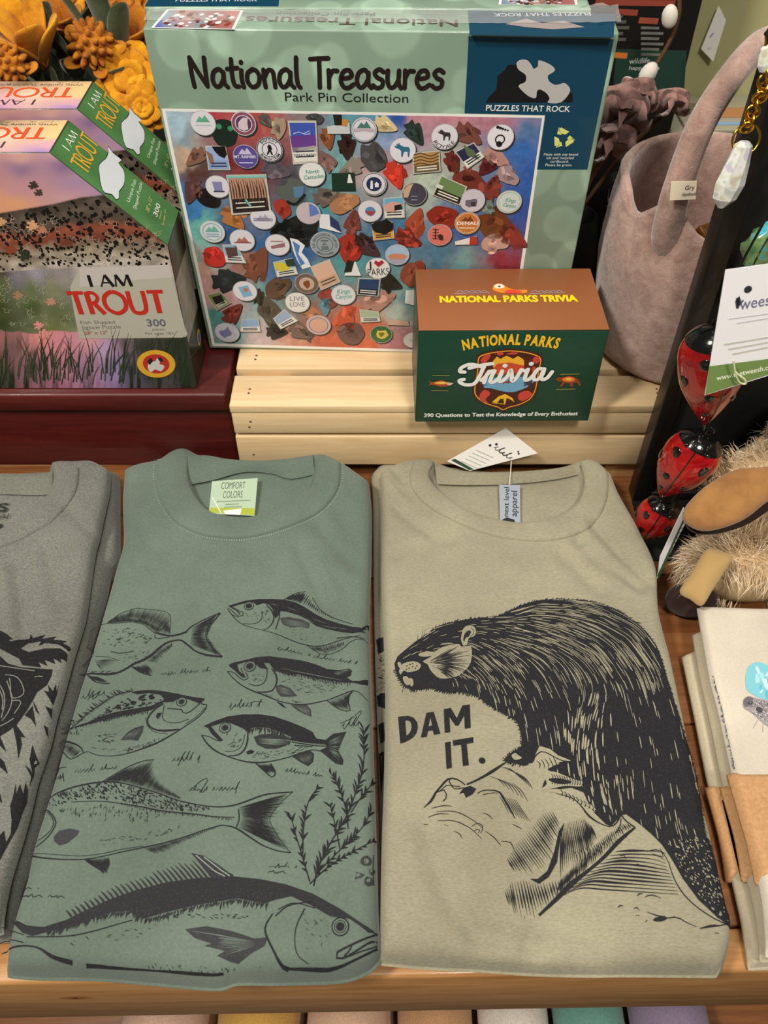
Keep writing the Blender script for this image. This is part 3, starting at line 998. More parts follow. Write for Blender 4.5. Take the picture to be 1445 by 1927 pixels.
def puzzle_scene(A):
    PIC = [(404, 646), (955, 663), (1020, 222), (311, 209)]
    A.poly([(400, 651), (961, 668), (1026, 217), (304, 204)], '#ecebe8', 0)
    ctrl = [(330, 225, '#a8c3d6'), (350, 262, '#8ea3b0'), (352, 292, '#c6a78f'), (400, 218, '#b0484c'), (470, 225, '#b24a47'), (520, 240, '#b55b55'), (560, 225, '#8f7c80'), (372, 330, '#5b3a35'),
            (352, 372, '#3b6db4'), (362, 400, '#3f7ab9'), (372, 425, '#6fb7b0'), (392, 470, '#7fb6ae'), (440, 300, '#7b2c2e'), (480, 320, '#8a3a36'), (530, 310, '#6b4148'), (560, 280, '#8d5358'),
            (555, 350, '#4a4a58'), (600, 330, '#5f9aa3'), (640, 330, '#79b3b4'), (600, 400, '#4f97a3'), (660, 240, '#5b9fae'), (720, 225, '#5c93b5'), (752, 220, '#2f58a6'), (730, 270, '#8fa4c9'),
            (790, 215, '#c48b97'), (850, 212, '#c4808f'), (930, 215, '#b77b8c'), (985, 225, '#8d7ea0'), (1000, 250, '#5378a8'), (975, 290, '#3a6cb8'), (1000, 340, '#3460b0'), (985, 400, '#2e55a6'),
            (960, 440, '#344a8d'), (950, 500, '#8e2f3e'), (900, 520, '#8d7b86'), (860, 300, '#a9b2a4'), (800, 340, '#b9c8b6'), (780, 380, '#a4b6b0'), (700, 320, '#c09a9c'), (740, 320, '#b98f96'),
            (870, 430, '#3458a0'), (900, 380, '#5276a8'), (760, 430, '#3d77a0'), (720, 440, '#436f97'), (650, 420, '#7a8ba0'), (600, 440, '#3f6d9c'), (560, 480, '#345d92'), (500, 470, '#3b66a0'),
            (430, 440, '#34568c'), (380, 500, '#d5a49b'), (400, 540, '#c99a9a'), (430, 570, '#cf9aa2'), (470, 500, '#a06a55'), (520, 510, '#4a6fa0'), (500, 560, '#6fa8a6'), (410, 600, '#4f9291'),
            (450, 620, '#89b4bb'), (500, 630, '#c2b4bb'), (560, 640, '#c9907d'), (620, 640, '#c5664a'), (680, 650, '#cf6b4b'), (740, 650, '#bf808a'), (780, 640, '#bb7f8c'), (600, 600, '#8e6a66'),
            (660, 590, '#c0664d'), (700, 600, '#cc6a45'), (740, 590, '#a8b6ad'), (770, 560, '#5c8f93'), (720, 530, '#5c9597'), (660, 500, '#4f9ca0'), (600, 540, '#6c9a9e'), (560, 560, '#566059'), (820, 470, '#4a7c96'),
            (880, 500, '#739fa0'), (850, 540, '#8a5a50'), (940, 560, '#8a6a70'), (900, 620, '#8f8a8a')]
    def fn(P):
        wob = np.stack([vnoise(P, 26, 1) + .5 * vnoise(P, 11, 2), vnoise(P, 26, 3) + .5 * vnoise(P, 11, 4)], -1) * 13
        c = idw(P + wob, ctrl, 3.4)
        return c * (1 + 0.13 * vnoise(P, 8, 5) + 0.10 * vnoise(P, 3.5, 6))[:, None]
    paint(A, PIC, 190, 150, fn, 1)
    K = 4.014
    cA, cB, cC = crop(340, 200, K), crop(680, 200, K), crop(340, 420, 3.141)
    sc = 0.00043
    # stones and arrowheads -------------------------------------------------
    st = [(cA, 740, 160, 75, '#a8937f', 1.6), (cA, 110, 385, 85, '#86604f', 2.4), (cA, 85, 640, 95, '#5c3c3a', 1.9), (cA, 215, 690, 90, '#1d1516', .5), (cA, 400, 850, 100, '#b5743f', .75),
          (cA, 1110, 245, 80, '#8a5031', 1.4), (cA, 1105, 415, 80, '#7f5f5b', 1.0), (cA, 1285, 465, 95, '#94877f', 2.6), (cA, 1105, 680, 100, '#6d5f58', -.2), (cA, 1245, 730, 100, '#b07d58', -.15),
          (cA, 1300, 870, 90, '#7c3e37', -1.4), (cA, 725, 480, 105, '#5f5560', .3), (cA, 770, 775, 80, '#a83a2c', .9), (cA, 860, 935, 170, '#1e1d1f', 3.1), (cA, 645, 110, 60, '#5d5450', .8),
          (cA, 1010, 90, 55, '#46474a', .2), (cA, 1255, 310, 95, '#38201b', 1.5),
          (cB, 405, 205, 95, '#25352f', 1.0), (cB, 95, 380, 110, '#4c4a4c', 1.1), (cB, 810, 215, 110, '#7a4640', .6), (cB, 1025, 390, 100, '#b98a85', .5), (cB, 1100, 520, 85, '#a78e92', -2.4),
          (cB, 690, 425, 85, '#6d2524', 1.2), (cB, 950, 450, 85, '#5c1f24', 2.3), (cB, 815, 550, 110, '#74332c', .3), (cB, 990, 610, 95, '#803a30', -1.2), (cB, 960, 770, 75, '#6f8379', .9),
          (cB, 1000, 890, 125, '#6b3a20', .1), (cB, 255, 520, 105, '#c93a2a', 1.2), (cB, 410, 865, 100, '#a84a33', -1.2), (cB, 615, 835, 105, '#8c2a20', .1), (cB, 355, 995, 100, '#8e3a30', .5),
          (cB, 1150, 990, 110, '#8a3030', .6), (cB, 1000, 1025, 100, '#c49c90', 3.0), (cB, 185, 140, 90, '#dcc69a', .4), (cB, 20, 1010, 70, '#3a2620', .2),
          (cC, 200, 195, 75, '#c03028', .6), (cC, 455, 235, 100, '#7d4a36', -1.1), (cC, 285, 335, 95, '#2a2c2e', -.1), (cC, 575, 385, 75, '#5f4034', -.7), (cC, 462, 440, 50, '#22211f', 1.3),
          (cC, 310, 530, 70, '#7c3a32', -.8), (cC, 1000, 140, 85, '#a53226', 1.4), (cC, 1110, 145, 75, '#4a2f33', .6), (cC, 1240, 350, 70, '#2b2520', .4), (cC, 1370, 290, 75, '#8a4433', -1.0),
          (cC, 1175, 450, 95, '#b08478', -.3), (cC, 975, 560, 85, '#c25238', -1.3), (cC, 1010, 655, 85, '#6f5450', 0), (cC, 710, 640, 70, '#75625c', .5), (cC, 570, 640, 60, '#2b2a2b', 0),
          (cC, 520, 515, 80, '#4f4a40', 1.2), (cC, 855, 495, 50, '#5d8ea3', 1.5), (cC, 1345, 95, 75, '#9c352b', .4), (cC, 870, 440, 60, '#8c3a30', .8), (cC, 780, 530, 55, '#b07a5c', .3), (cC, 640, 60, 100, '#1c1c1e', .4)]
    for i, (c, x, y, r, col, rot) in enumerate(st):
        k = K if c is not cC else 3.141
        p = c((x, y))[0]
        r = r / k
        pts = arrowhead(p, r * 2.15, r * 1.5, rot) if i % 3 else blob(p, r * .9, i, 10, .22, 1.2, rot)
        A.poly(pts + [1.6, 2.0], '#2c2a2c', 2, sm=3)
        A.poly(pts, col, 3, sm=3)
        b = lin_arr([int(col[j:j + 2], 16) for j in (1, 3, 5)])
        for j in range(5):
            q = p + rng.normal(0, r * .33, 2)
            A.poly(blob(q, r * rng.uniform(.16, .34), i * 7 + j, 6, .4, 1.4, rot + rng.normal(0, .4)), tuple(np.clip(b * rng.choice([.55, .75, 1.35, 1.7]), 0, 1)), 4)
    # enamel pins -----------------------------------------------------------
    def quad(c, pts, col, inner=None, bar=None):
        p = c(*pts)
        A.poly(p + [1.2, 1.6], '#28282a', 5)
        A.poly(p, '#c9c4ba' if inner else col, 6)
        m = p.mean(0)
        if inner:
            q = m + (p - m) * .9
            A.poly(q, inner, 7)
            if bar:
                h = [q[3] * .62 + q[0] * .38, q[2] * .62 + q[1] * .38]
                A.poly([h[0], h[1], q[2], q[3]], bar, 8)
                for j in range(2):
                    a = h[0] * (.7 - .35 * j) + q[3] * (.3 + .35 * j)
                    b = h[1] * (.7 - .35 * j) + q[2] * (.3 + .35 * j)
                    A.stroke([a * .9 + b * .1, a * .1 + b * .9], .0011, '#e8e4da' if sum(lin(bar)) < 1 else '#30343c', 9)
    quad(cA, [(185, 295), (340, 295), (378, 480), (210, 480)], '#9fb2dc', '#9cb4e2', '#8aa4d8')
    A.poly(cA((235, 300), (335, 300), (350, 360), (330, 390), (290, 370), (260, 340)), '#1b1718', 9)
    A.poly(cA((190, 330), (240, 360), (255, 440), (225, 430)), '#8a6a58', 9)
    quad(cA, [(808, 105), (1024, 105), (1040, 425), (850, 438)], '#4a58b8', '#3f57b4', '#e4e2dc')
    A.poly(cA((825, 220), (1020, 215), (1026, 340), (848, 345)), '#6a3f92', 8)
    A.stroke(cA((850, 205), (890, 190), (930, 205), (975, 180), (978, 205), (935, 208)), .0006, '#cfd2f0', 9)
    A.stroke(cA((890, 322), (1015, 300)), .0018, '#a9a3a0', 9)
    A.text('GREAT BASIN', cA((858, 375))[0], cA((1022, 370))[0], cA((857, 358))[0], '#2a2f48', 10)
    quad(cA, [(343, 515), (645, 510), (686, 798), (385, 820)], '#b08a72', '#bd927a', '#2d2220')
    A.poly(cA((350, 522), (640, 518), (644, 535), (354, 540)), '#7ec8c2', 9)
    for j in range(16):
        x = 365 + j * 17
        A.stroke(cA((x, 545 + (j % 3) * 8), (x + 14 + (j % 4) * 4, 640), (x + 30, 755 - (j % 5) * 10)), [.0003, .0012, .0004], '#3b2822' if j % 3 else '#6b4234', 9, sm=3)
    A.stroke(cA((490, 700), (510, 730), (530, 750)), .0018, '#79bdb8', 10)
    quad(cA, [(1138, 502), (1310, 500), (1320, 635), (1145, 636)], '#1d3528')
    A.poly(cA((1268, 510), (1280, 510), (1300, 575), (1258, 575)), '#e8e8e4', 9)
    quad(cA, [(1045, 812), (1120, 815), (1215, 955), (1050, 915)], '#e6e8ec')
    A.poly(cA((1125, 820), (1190, 870), (1215, 950), (1130, 900)), '#2f3a66', 9)
    quad(cA, [(1105, 150), (1275, 120), (1280, 205), (1110, 205)], '#c9ccd0')
    A.poly(cA((1150, 60), (1215, 60), (1220, 140), (1165, 140)), '#241c1a', 9)
    A.poly(cA((1220, 90), (1270, 100), (1255, 150), (1215, 140)), '#c58a3a', 9)
    quad(cB, [(385, 350), (590, 330), (600, 490), (390, 510)], '#b49264', '#b98f58', '#6a5a40')
    for j in range(4):
        A.stroke(cB((395, 365 + j * 25), (450, 350 + j * 25), (520, 372 + j * 22), (585, 345 + j * 25)), .0009, '#5c4224', 9, sm=3)
    quad(cB, [(600, 515), (800, 605), (745, 748), (535, 668)], '#9aa580', '#6f8a5a', '#26281e')
    A.poly(cB((570, 580), (620, 600), (608, 625), (560, 605)), '#d9dcd2', 9)
    quad(cB, [(705, 340), (850, 268), (932, 380), (800, 472)], '#e8e6e2', '#27264f', '#e8e6e2')
    A.poly(cB((770, 290), (850, 330), (890, 400), (800, 370)), '#5c6a50', 9)
    quad(cB, [(165, 690), (325, 676), (328, 840), (170, 845)], '#d7d7d4', '#6fb0cf', '#e4e2dc')
    A.poly(cB((172, 745), (230, 715), (290, 725), (318, 745), (240, 800), (180, 790)), '#d9a29a', 9)
    A.poly(cB((250, 745), (300, 735), (310, 775), (250, 785)), '#231a18', 10)
    quad(cB, [(75, 880), (235, 868), (250, 995), (90, 1012)], '#d08a2e', '#c98a2c', '#e0a64a')
    A.poly(cB((75, 885), (190, 850), (238, 880), (240, 930), (180, 965), (110, 950), (85, 930)), '#1c1512', 9)
    quad(cB, [(705, 1020), (870, 975), (880, 1040), (710, 1044)], '#e9e6e0')
    A.poly(cB((820, 985), (872, 978), (880, 1040), (815, 1044)), '#b03a30', 9)
    quad(cC, [(245, 125), (330, 122), (390, 236), (268, 230)], '#e4e4e2', '#8fb4d0', '#e0e0de')
    A.poly(cC((262, 140), (330, 140), (340, 190), (280, 200)), '#5a4038', 9)
    quad(cC, [(545, 228), (660, 202), (696, 300), (570, 318)], '#d8d8ca', '#9cc0d8', '#e2e0d8')
    A.poly(cC((550, 235), (600, 225), (650, 265), (600, 285), (565, 270)), '#d8c43a', 9)
    A.poly(cC((615, 215), (665, 205), (680, 250), (630, 255)), '#33402c', 9)
    A.poly(cC((645, 85), (690, 95), (735, 130), (715, 170), (750, 210), (770, 255), (720, 270), (690, 220), (668, 170)), '#e8eaf0', 6)
    A.poly(cC((660, 100), (705, 130), (695, 180), (735, 235), (710, 250), (685, 190)), '#5a7fc0', 7)
    quad(cC, [(765, 255), (880, 210), (946, 345), (830, 396)], '#d9b9a8', '#dfb69f', '#d2a98c')
    quad(cC, [(985, 235), (1035, 225), (1066, 310), (968, 308)], '#e8e8e6')
    A.poly(cC((985, 215), (1025, 225), (1010, 285), (965, 290)), '#22211f', 9)
    quad(cC, [(1050, 322), (1182, 325), (1170, 432), (1040, 420)], '#c8ccd0', '#28406a', '#20283c')
    quad(cC, [(545, 562), (612, 505), (696, 575), (590, 626)], '#e8e6e2', '#9ab0d0', '#eceae6')
    quad(cC, [(1055, 505), (1170, 520), (1182, 580), (1065, 585)], '#d9d9d2', '#a8b8a0', '#dcdcd6')
    quad(cC, [(1330, 395), (1395, 390), (1398, 490), (1325, 470)], '#e2e2de')
    quad(cC, [(360, 565), (460, 560), (474, 640), (350, 640)], '#dcdcda', '#90aed4', '#e4e4e2')
    quad(cC, [(1220, 565), (1345, 575), (1350, 605), (1225, 600)], '#c8a898')
    quad(cC, [(150, 420), (235, 400), (300, 470), (215, 515)], '#b9b9ac', '#7c8a54', '#8a9a6a')
    A.poly(cC((185, 435), (240, 420), (265, 470), (210, 480)), '#1d1b18', 9)
    A.poly(cA((245, 120), (330, 95), (420, 140), (430, 220), (400, 290), (300, 300), (240, 220)), '#1c2a22', 6, sm=4)
    for q in ((290, 150), (375, 165)):
        A.disc(cA(q)[0], .0022, '#3f8f68', 7)
    A.poly(cA((715, 610), (790, 590), (820, 540), (905, 560), (930, 640), (900, 740), (820, 720), (760, 690)), '#5d625e', 6, sm=3)
    A.poly(cA((850, 605), (930, 600), (925, 680), (860, 690)), '#5a82a8', 7)
    A.stroke(cA((800, 715), (870, 735), (940, 660)), .0026, '#1d1f22', 8, sm=4)
    def button(c, x, y, r, col, ring=None, detail=None, dc='#556'):
        k = K if c is not cC else 3.141
        p = c((x, y))[0]
        a, b_ = A.L(np.array([p, p + [r / k, 0]]))
        rr = np.linalg.norm(b_ - a)
        A.disc(a + [.0009, -.0012], rr * 1.02, '#2a2a2e', 5, True)
        A.disc(a, rr, '#b9b7ba', 6, True)
        A.disc(a, rr * .95, col, 7, True)
        if ring:
            A.ring(a, rr * .8, rr * .22, ring, 8, True)
        return a, rr
    def mtn(a, r, col, y=.1, l=9):
        A.poly([a + r * np.array(q) for q in ((-.55, y - .25), (-.2, y + .2), (0, y), (.2, y + .3), (.55, y - .25))], col, l, True)
    def lines(a, r, col, ys, w=.6, l=9):
        for yy in ys:
            A.stroke([a + [-r * w, r * yy], a + [r * w, r * yy]], r * .09, col, l, True)
    W = '#dedbe4'
    a, r = button(cA, 170, 125, 97, W); mtn(a, r, '#5cae8e', .35); A.text('OLYMPIC', a + [-r * .6, -r * .25], a + [r * .6, -r * .1], a + [-r * .6, 0], '#b6c4c8', 9) if False else lines(a, r, '#b9c6cc', (-.15,), .6)
    a, r = button(cA, 475, 128, 95, W, '#8d4a62'); A.disc(a, r * .62, '#5a3a62', 9, True); A.poly(blob(a, r * .45, 5, 8, .35), '#d9c6cf', 10, True)
    a, r = button(cA, 672, 325, 100, W); A.ring(a, r * .93, r * .06, '#27303a', 8, True); A.ring(a, r * .56, r * .05, '#27303a', 8, True)
    A.poly([a + r * np.array(q) for q in ((-.05, .42), (.12, .36), (.2, .1), (.12, -.05), (.22, -.4), (.1, -.42), (0, -.15), (-.18, -.42), (-.26, -.36), (-.1, 0), (-.16, .2))], '#1e2228', 9, True)
    A.arc_text('BIGFOOT', [a + .68 * r * np.array([math.cos(t_), math.sin(t_)]) for t_ in np.radians(np.linspace(140, 40, 15))], r * .2, '#27303a', 9, .02, local=True)
    A.arc_text('SEARCH TEAM', [a + .84 * r * np.array([math.cos(t_), math.sin(t_)]) for t_ in np.radians(np.linspace(205, 335, 15))], r * .2, '#27303a', 9, .02, local=True)
    a, r = button(cA, 490, 378, 95, '#5b4b9c'); mtn(a, r, '#c9c4e0', .45); lines(a, r, '#d8d4ea', (-.5,), .55)
    A.text('MT. RAINIER', cA((408, 388))[0], cA((570, 388))[0], cA((408, 366))[0], '#f0eef4', 10, .015)
    a, r = button(cA, 992, 512, 100, '#e6e6e6')
    A.text('North', cA((945, 505))[0], cA((1045, 500))[0], cA((945, 478))[0], '#4ba08e', 9, .01, .2); A.text('Cascades', cA((930, 550))[0], cA((1080, 535))[0], cA((928, 520))[0], '#4ba08e', 9, .01, .2)
    a, r = button(cA, 280, 605, 92, W); A.poly([a + r * np.array(q) for q in ((-.4, .45), (.4, .45), (.35, -.35), (-.3, -.35))], '#8a86b8', 9, True); A.stroke([a + [-.4 * r, -.4 * r], a + [.5 * r, -.4 * r]], r * .12, '#3a3550', 10, True)
    a, r = button(cA, 622, 842, 98, W); mtn(a, r, '#b3a3bd', .05); lines(a, r, '#8f8aa8', (-.05, -.2), .75)
    a, r = button(cA, 240, 945, 95, '#d0dade'); mtn(a, r, '#6fb0a8', .25); A.ring(a, r * .75, r * .05, '#8f9fb4', 9, True); lines(a, r, '#8f9fb4', (-.2, -.4), .5)
    a, r = button(cA, 465, 1010, 95, W); mtn(a, r, '#b06a62', .05); lines(a, r, '#a05a5a', (-.2,), .7)
    a, r = button(cC, 572, 127, 73, W); A.poly([a + r * np.array(q) for q in ((-.55, -.1), (.6, .25), (.6, -.15), (-.5, -.35))], '#9a6a72', 9, True); lines(a, r, '#b06a70', (.35,), .5)
    a, r = button(cA, 965, 805, 93, '#c9b9c4'); A.poly([a + r * np.array(q) for q in ((.1, .9), (.65, .6), (.9, 0), (.1, -.3))], '#5f7fc4', 9, True)
    a, r = button(cA, 1385, 175, 97, W); mtn(a, r, '#4a7a72', .4); A.stroke([a + [-r * .8, -.05 * r], a + [0, .05 * r], a + [r * .8, -.05 * r]], r * .28, '#bfaebc', 9, True); A.ring(a, r * .88, r * .05, '#8d98a8', 9, True)
    a, r = button(cA, 1460, 585, 97, '#dcd9dd'); A.ring(a, r * .9, r * .05, '#2b3350', 8, True); A.disc(a, r * .6, '#28305a', 8, True); A.disc(a + [-.2 * r, .2 * r], r * .12, '#eee', 9, True) if False else None
    A.poly([a + r * np.array(q) for q in ((-.25, .3), (-.1, .3), (-.08, -.4), (-.3, -.4))], '#ececf0', 9, True); A.poly([a + r * np.array(q) for q in ((.05, .05), (.2, .2), (.38, .05), (.35, -.25), (.08, -.25))], '#ececf0', 9, True)
    a, r = button(cA, 1430, 790, 92, W); A.disc(a + [.02 * r, 0], r * .42, '#5d8ab0', 9, True); A.poly([a + r * np.array(q) for q in ((-.45, .0), (.5, .05), (.05, -.45))], '#a8443c', 10, True)
    def moose(a, r, col):
        A.poly([a + r * np.array(q) for q in ((-.62, .4), (-.45, .3), (-.5, .55), (-.35, .45), (-.3, .62), (-.18, .42), (.05, .3), (.45, .28), (.55, .05), (.5, -.5), (.4, -.5), (.36, -.1), (.1, -.1), (0, -.5), (-.1, -.5), (-.12, -.05), (-.25, .1), (-.5, .18), (-.6, .25))], col, 9, True)
    a, r = button(cB, 312, 330, 100, '#e2e0ea'); moose(a, r, '#2f6a8a')
    a, r = button(cB, 628, 228, 102, W); moose(a + [0, .12 * r], r * .8, '#372e38')
    A.arc_text('ROYALE', [a + .92 * r * np.array([math.cos(t_), math.sin(t_)]) for t_ in np.radians(np.linspace(205, 335, 15))], r * .3, '#3a3440', 9, 0, local=True)
    a, r = button(cB, 1050, 232, 102, '#e6e3ef'); A.ring(a + [-.02 * r, -.15 * r], r * .33, r * .1, '#1d1b22', 9, True); A.poly(blob(a + [-.05 * r, -.5 * r], r * .24, 3, 8, .1), '#1d1b22', 9, True)
    for j in range(5):
        A.disc(a + r * np.array([-.28 + .19 * j, .78 - .06 * j]), r * (.12 - .012 * j), '#1d1b22', 9, True)
    a, r = button(cB, 400, 660, 95, '#464353'); A.poly([a + r * np.array(q) for q in ((-.9, .3), (-.5, .8), (-.1, .9), (-.3, .4), (-.5, -.3), (-.85, -.3))], '#c9a98a', 9, True); lines(a, r, '#8d8a9a', (-.2, -.5), .25)
    a, r = button(cB, 838, 710, 97, '#cfcad6'); A.poly(blob(a + [0, -.1 * r], r * .42, 9, 9, .45), '#6d6878', 9, True); A.poly(blob(a + [.1 * r, -.3 * r], r * .2, 4, 7, .4), '#3a3640', 10, True)
    a, r = button(cB, 1115, 720, 97, '#cfd9d6'); A.ring(a, r * .85, r * .06, '#a9c9bd', 9, True); A.text('Kings', a + [-.4 * r, .12 * r], a + [.4 * r, .0 * r], a + [-.4 * r, .4 * r], '#6fae9c', 9, .01, .2) if False else None
    A.text('Kings', cB((1085, 715))[0], cB((1160, 725))[0], cB((1090, 685))[0], '#5fa894', 9, .01, .2); A.text('Canyon', cB((1065, 750))[0], cB((1160, 765))[0], cB((1070, 722))[0], '#5fa894', 9, .01, .2)
    a, r = button(cB, 800, 880, 97, '#c9793f'); A.ring(a, r * .86, r * .06, '#e6c39a', 9, True); mtn(a, r * .9, '#7a3f24', .42); lines(a, r, '#e9d9c4', (-.42,), .6)
    A.text('DENALI', cB((722, 893))[0], cB((882, 890))[0], cB((722, 868))[0], '#f4ece0', 10, .03)
    a, r = button(cB, 592, 970, 93, '#d9766c'); A.stroke([a + [-.35 * r, -.4 * r], a + [-.35 * r, .6 * r]], r * .1, '#3a2228', 9, True); A.poly(blob(a + [.1 * r, -.2 * r], r * .3, 2, 7, .4), '#3a2228', 9, True)
    for j in range(4):
        A.stroke([a + [-.6 * r, (.5 - .28 * j) * r], a + [-.1 * r, (.5 - .28 * j) * r]], r * .07, '#3a2228', 9, True)
    a, r = button(cC, 852, 123, 86, '#9ba2a8'); A.ring(a, r * .55, r * .04, '#4a5258', 9, True)
    A.arc_text('U.S. GEOLOGICAL SURVEY', [a + .7 * r * np.array([math.cos(t_), math.sin(t_)]) for t_ in np.radians(np.linspace(200, -20, 25))], r * .17, '#3f474e', 9, 0, local=True)
    A.arc_text('BENCH MARK', [a + .88 * r * np.array([math.cos(t_), math.sin(t_)]) for t_ in np.radians(np.linspace(225, 315, 15))], r * .17, '#3f474e', 9, 0, local=True)
    A.stroke([a + r * np.array(q) for q in ((-.13, -.02), (0, .2), (.13, -.02), (-.13, -.02))], r * .04, '#3f474e', 9, True); lines(a, r, '#5a6268', (.3, -.2, -.35), .25)
    a, r = button(cC, 1280, 185, 72, '#a9c3dc'); A.poly([a + r * np.array(q) for q in ((-.8, -.1), (-.3, .15), (.5, .1), (.85, -.1), (.6, -.4), (-.6, -.4))], '#d08a6a', 9, True); A.poly([a + r * np.array(q) for q in ((-.7, -.45), (.7, -.45), (.4, -.8), (-.4, -.8))], '#b0a4b8', 9, True)
    a, r = button(cC, 1165, 265, 73, '#e9e4e4'); A.poly([a + r * np.array(q) for q in ((.05, .12), (-.3, .5), (-.2, .78), (.05, .62), (.35, .8), (.52, .55))], '#b02a35', 9, True, sm=0)
    A.text('I', a + [-.62 * r, .12 * r] if False else cC((1118, 270))[0], cC((1128, 270))[0], cC((1118, 225))[0], '#2a2428', 9, .03); A.text('PARKS', cC((1108, 308))[0], cC((1234, 300))[0], cC((1108, 268))[0], '#2a2428', 9)
    a, r = button(cC, 380, 400, 72, W); A.poly([a + r * np.array(q) for q in ((-.5, .4), (.3, .6), (.6, -.4), (-.2, -.6))], '#7fb4d4', 9, True); A.disc(a + [.1 * r, .15 * r], r * .2, '#d0706a', 10, True)
    a, r = button(cC, 745, 355, 72, '#7a6058'); A.disc(a, r * .62, '#c9b09a', 9, True); A.poly(blob(a, r * .4, 8, 8, .4), '#8a4a2c', 10, True)
    a, r = button(cC, 962, 422, 73, W); A.text('Kings', cC((925, 415))[0], cC((1000, 410))[0], cC((925, 388))[0], '#5fb0a0', 9, .01, .2); A.text('Canyon', cC((915, 445))[0], cC((1010, 440))[0], cC((915, 420))[0], '#5fb0a0', 9, .01, .2)
    a, r = button(cC, 690, 467, 73, '#e4e2e2'); A.text('LIVE', cC((648, 456))[0], cC((732, 456))[0], cC((648, 430))[0], '#7c7c84', 9); A.text('LOVE', cC((648, 490))[0], cC((735, 490))[0], cC((648, 464))[0], '#7c7c84', 9)
    a, r = button(cC, 275, 645, 73, '#cdd2e2'); A.poly(blob(a, r * .5, 6, 9, .35), '#7f84b4', 9, True)
    a, r = button(cC, 815, 600, 73, '#cfb4b4'); A.disc(a, r * .6, '#d9a992', 9, True); A.ring(a, r * .75, r * .06, '#8a6a78', 9, True)
    a, r = button(cC, 1375, 690, 60, '#dddfe2'); lines(a, r, '#a9c4c0', (.1, -.1), .4)
    a, r = button(cC, 1185, 655, 66, '#3f6a3c'); A.poly(blob(a, r * .55, 12, 8, .25), '#d6c25a', 9, True); A.poly(blob(a, r * .25, 13, 8, .3), '#6a7a3a', 10, True)

M_PINART = mat_ink('puzzle_print', 0.25, 0.3)
def nt_box(Rm, O, cfg, label, flip=False):
    t = thing('puzzle_box', label, 'puzzle box', tuple(O), 'park pin puzzle boxes')
    part('carton', carton(Rm, O, cfg['W'], cfg['D'], cfg['H'], 0.0015), M_SAGE, t)
    return t
t = nt_box(NT_R, NT_O, NT, 'large sage green puzzle box with a picture of park pins, upright on the pine crate')
NT_T = t
FP = Plane(NT_O, NT_R[:, 0], NT_R[:, 2])
A = Art(FP)
A.poly([(882, 68), (1155, 74), (1105, 319), (1010, 319), (1025, 217), (874, 213)], '#0f4059', 0)
A.poly([(915, 193), (918, 184), (934, 168), (936, 143), (948, 133), (956, 122), (975, 121), (1010, 150), (1040, 165), (1060, 163), (1077, 176), (1078, 192)], '#17161a', 2)
A.poly([(972, 118), (980, 112), (992, 113), (1000, 122), (1004, 129), (1012, 124), (1014, 113), (1035, 121), (1044, 130), (1040, 136), (1031, 142), (1033, 152), (1043, 159), (1053, 158), (1063, 156), (1073, 170), (1056, 192), (1031, 193), (1034, 185), (1028, 175), (1016, 168), (1010, 172), (1008, 184), (995, 181), (980, 168), (976, 160), (988, 154), (990, 144), (986, 138), (975, 130)], '#b9b7b6', 3, sm=3)
A.text('PUZZLES THAT ROCK', (914, 208), (1072, 210), (914, 197), '#e9e9e4', 3, 0.012)
for k in range(3):
    an = math.radians(90 + 120 * k)
    c0 = np.array([1059.5, 260.0])
    e = lambda ang, r: c0 + r * np.array([math.cos(ang), -math.sin(ang)])
    A.poly([e(an - .75, 17), e(an + .18, 21), e(an + .55, 19), e(an + .35, 10), e(an - .5, 8)], '#d9df7f', 3)
    A.poly([e(an + .35, 23), e(an + .95, 14), e(an + .45, 7)], '#d9df7f', 3)
for i, (s_, x0, x1) in enumerate((('Made with soy based', 1023, 1087), ('ink and recycled', 1028, 1079), ('cardboard.', 1035, 1070), ('Please be green.', 1026, 1076))):
    A.text(s_, (x0, 292.5 + i * 6.6), (x1, 292.5 + i * 6.6), (x0, 287.6 + i * 6.6), '#dfe4e4', 3)
A.pen(hand_lines('National Treasures'), (365, 163), (833, 166), (362, 108), 0.0034, '#241a18', 2)
A.text('Park Pin Collection', (537, 190), (768, 193), (537, 173), '#1f1c1b', 2)
A.build('cover_print', INK, t, 'title lettering and dark teal maker panel')
B = Art(FP)
puzzle_scene(B)
B.build('cover_picture', M_PINART, t, 'picture of park pins and arrowheads in a white frame')
def top_print(Rm, O, cfg, quadt, pic, texts):
    P = Plane(O + Rm[:, 2] * cfg['H'], Rm[:, 0], Rm[:, 1])
    A = Art(P)
    A.poly(quadt, '#0f4059', 0)
    A.poly(pic, '#e6e6e6', 1)
    m = np.mean(pic, 0)
    q = m + (np.array(pic, float) - m) * .93
    paint(A, [q[3], q[2], q[1], q[0]], 60, 16, lambda p: idw(p + 0, [(p[:, 0].min() + a_, p[:, 1].min() + b_, c_) for a_, b_, c_ in ((0, 30, '#5866a8'), (60, 10, '#b08a88'), (120, 20, '#a0605c'), (90, 35, '#7f8f98'), (150, 5, '#b5706c'), (20, 5, '#8aa0ac'))]), 2)
    for j in range(60):
        w = rng.uniform(.06, .94, 2)
        c0 = q[0] * (1 - w[0]) * (1 - w[1]) + q[1] * w[0] * (1 - w[1]) + q[2] * w[0] * w[1] + q[3] * (1 - w[0]) * w[1]
        A.disc(c0, rng.uniform(.0012, .0026), random.choice(['#e8e4e6', '#6a3a34', '#3a2c2a', '#dcd8dc', '#8a4238', '#c9c4c8', '#95705e']), 3 + j % 4, n=10)
    for txt, a, b, tp, col in texts:
        A.text(txt, a, b, tp, col, 3, 0.008)
    return A
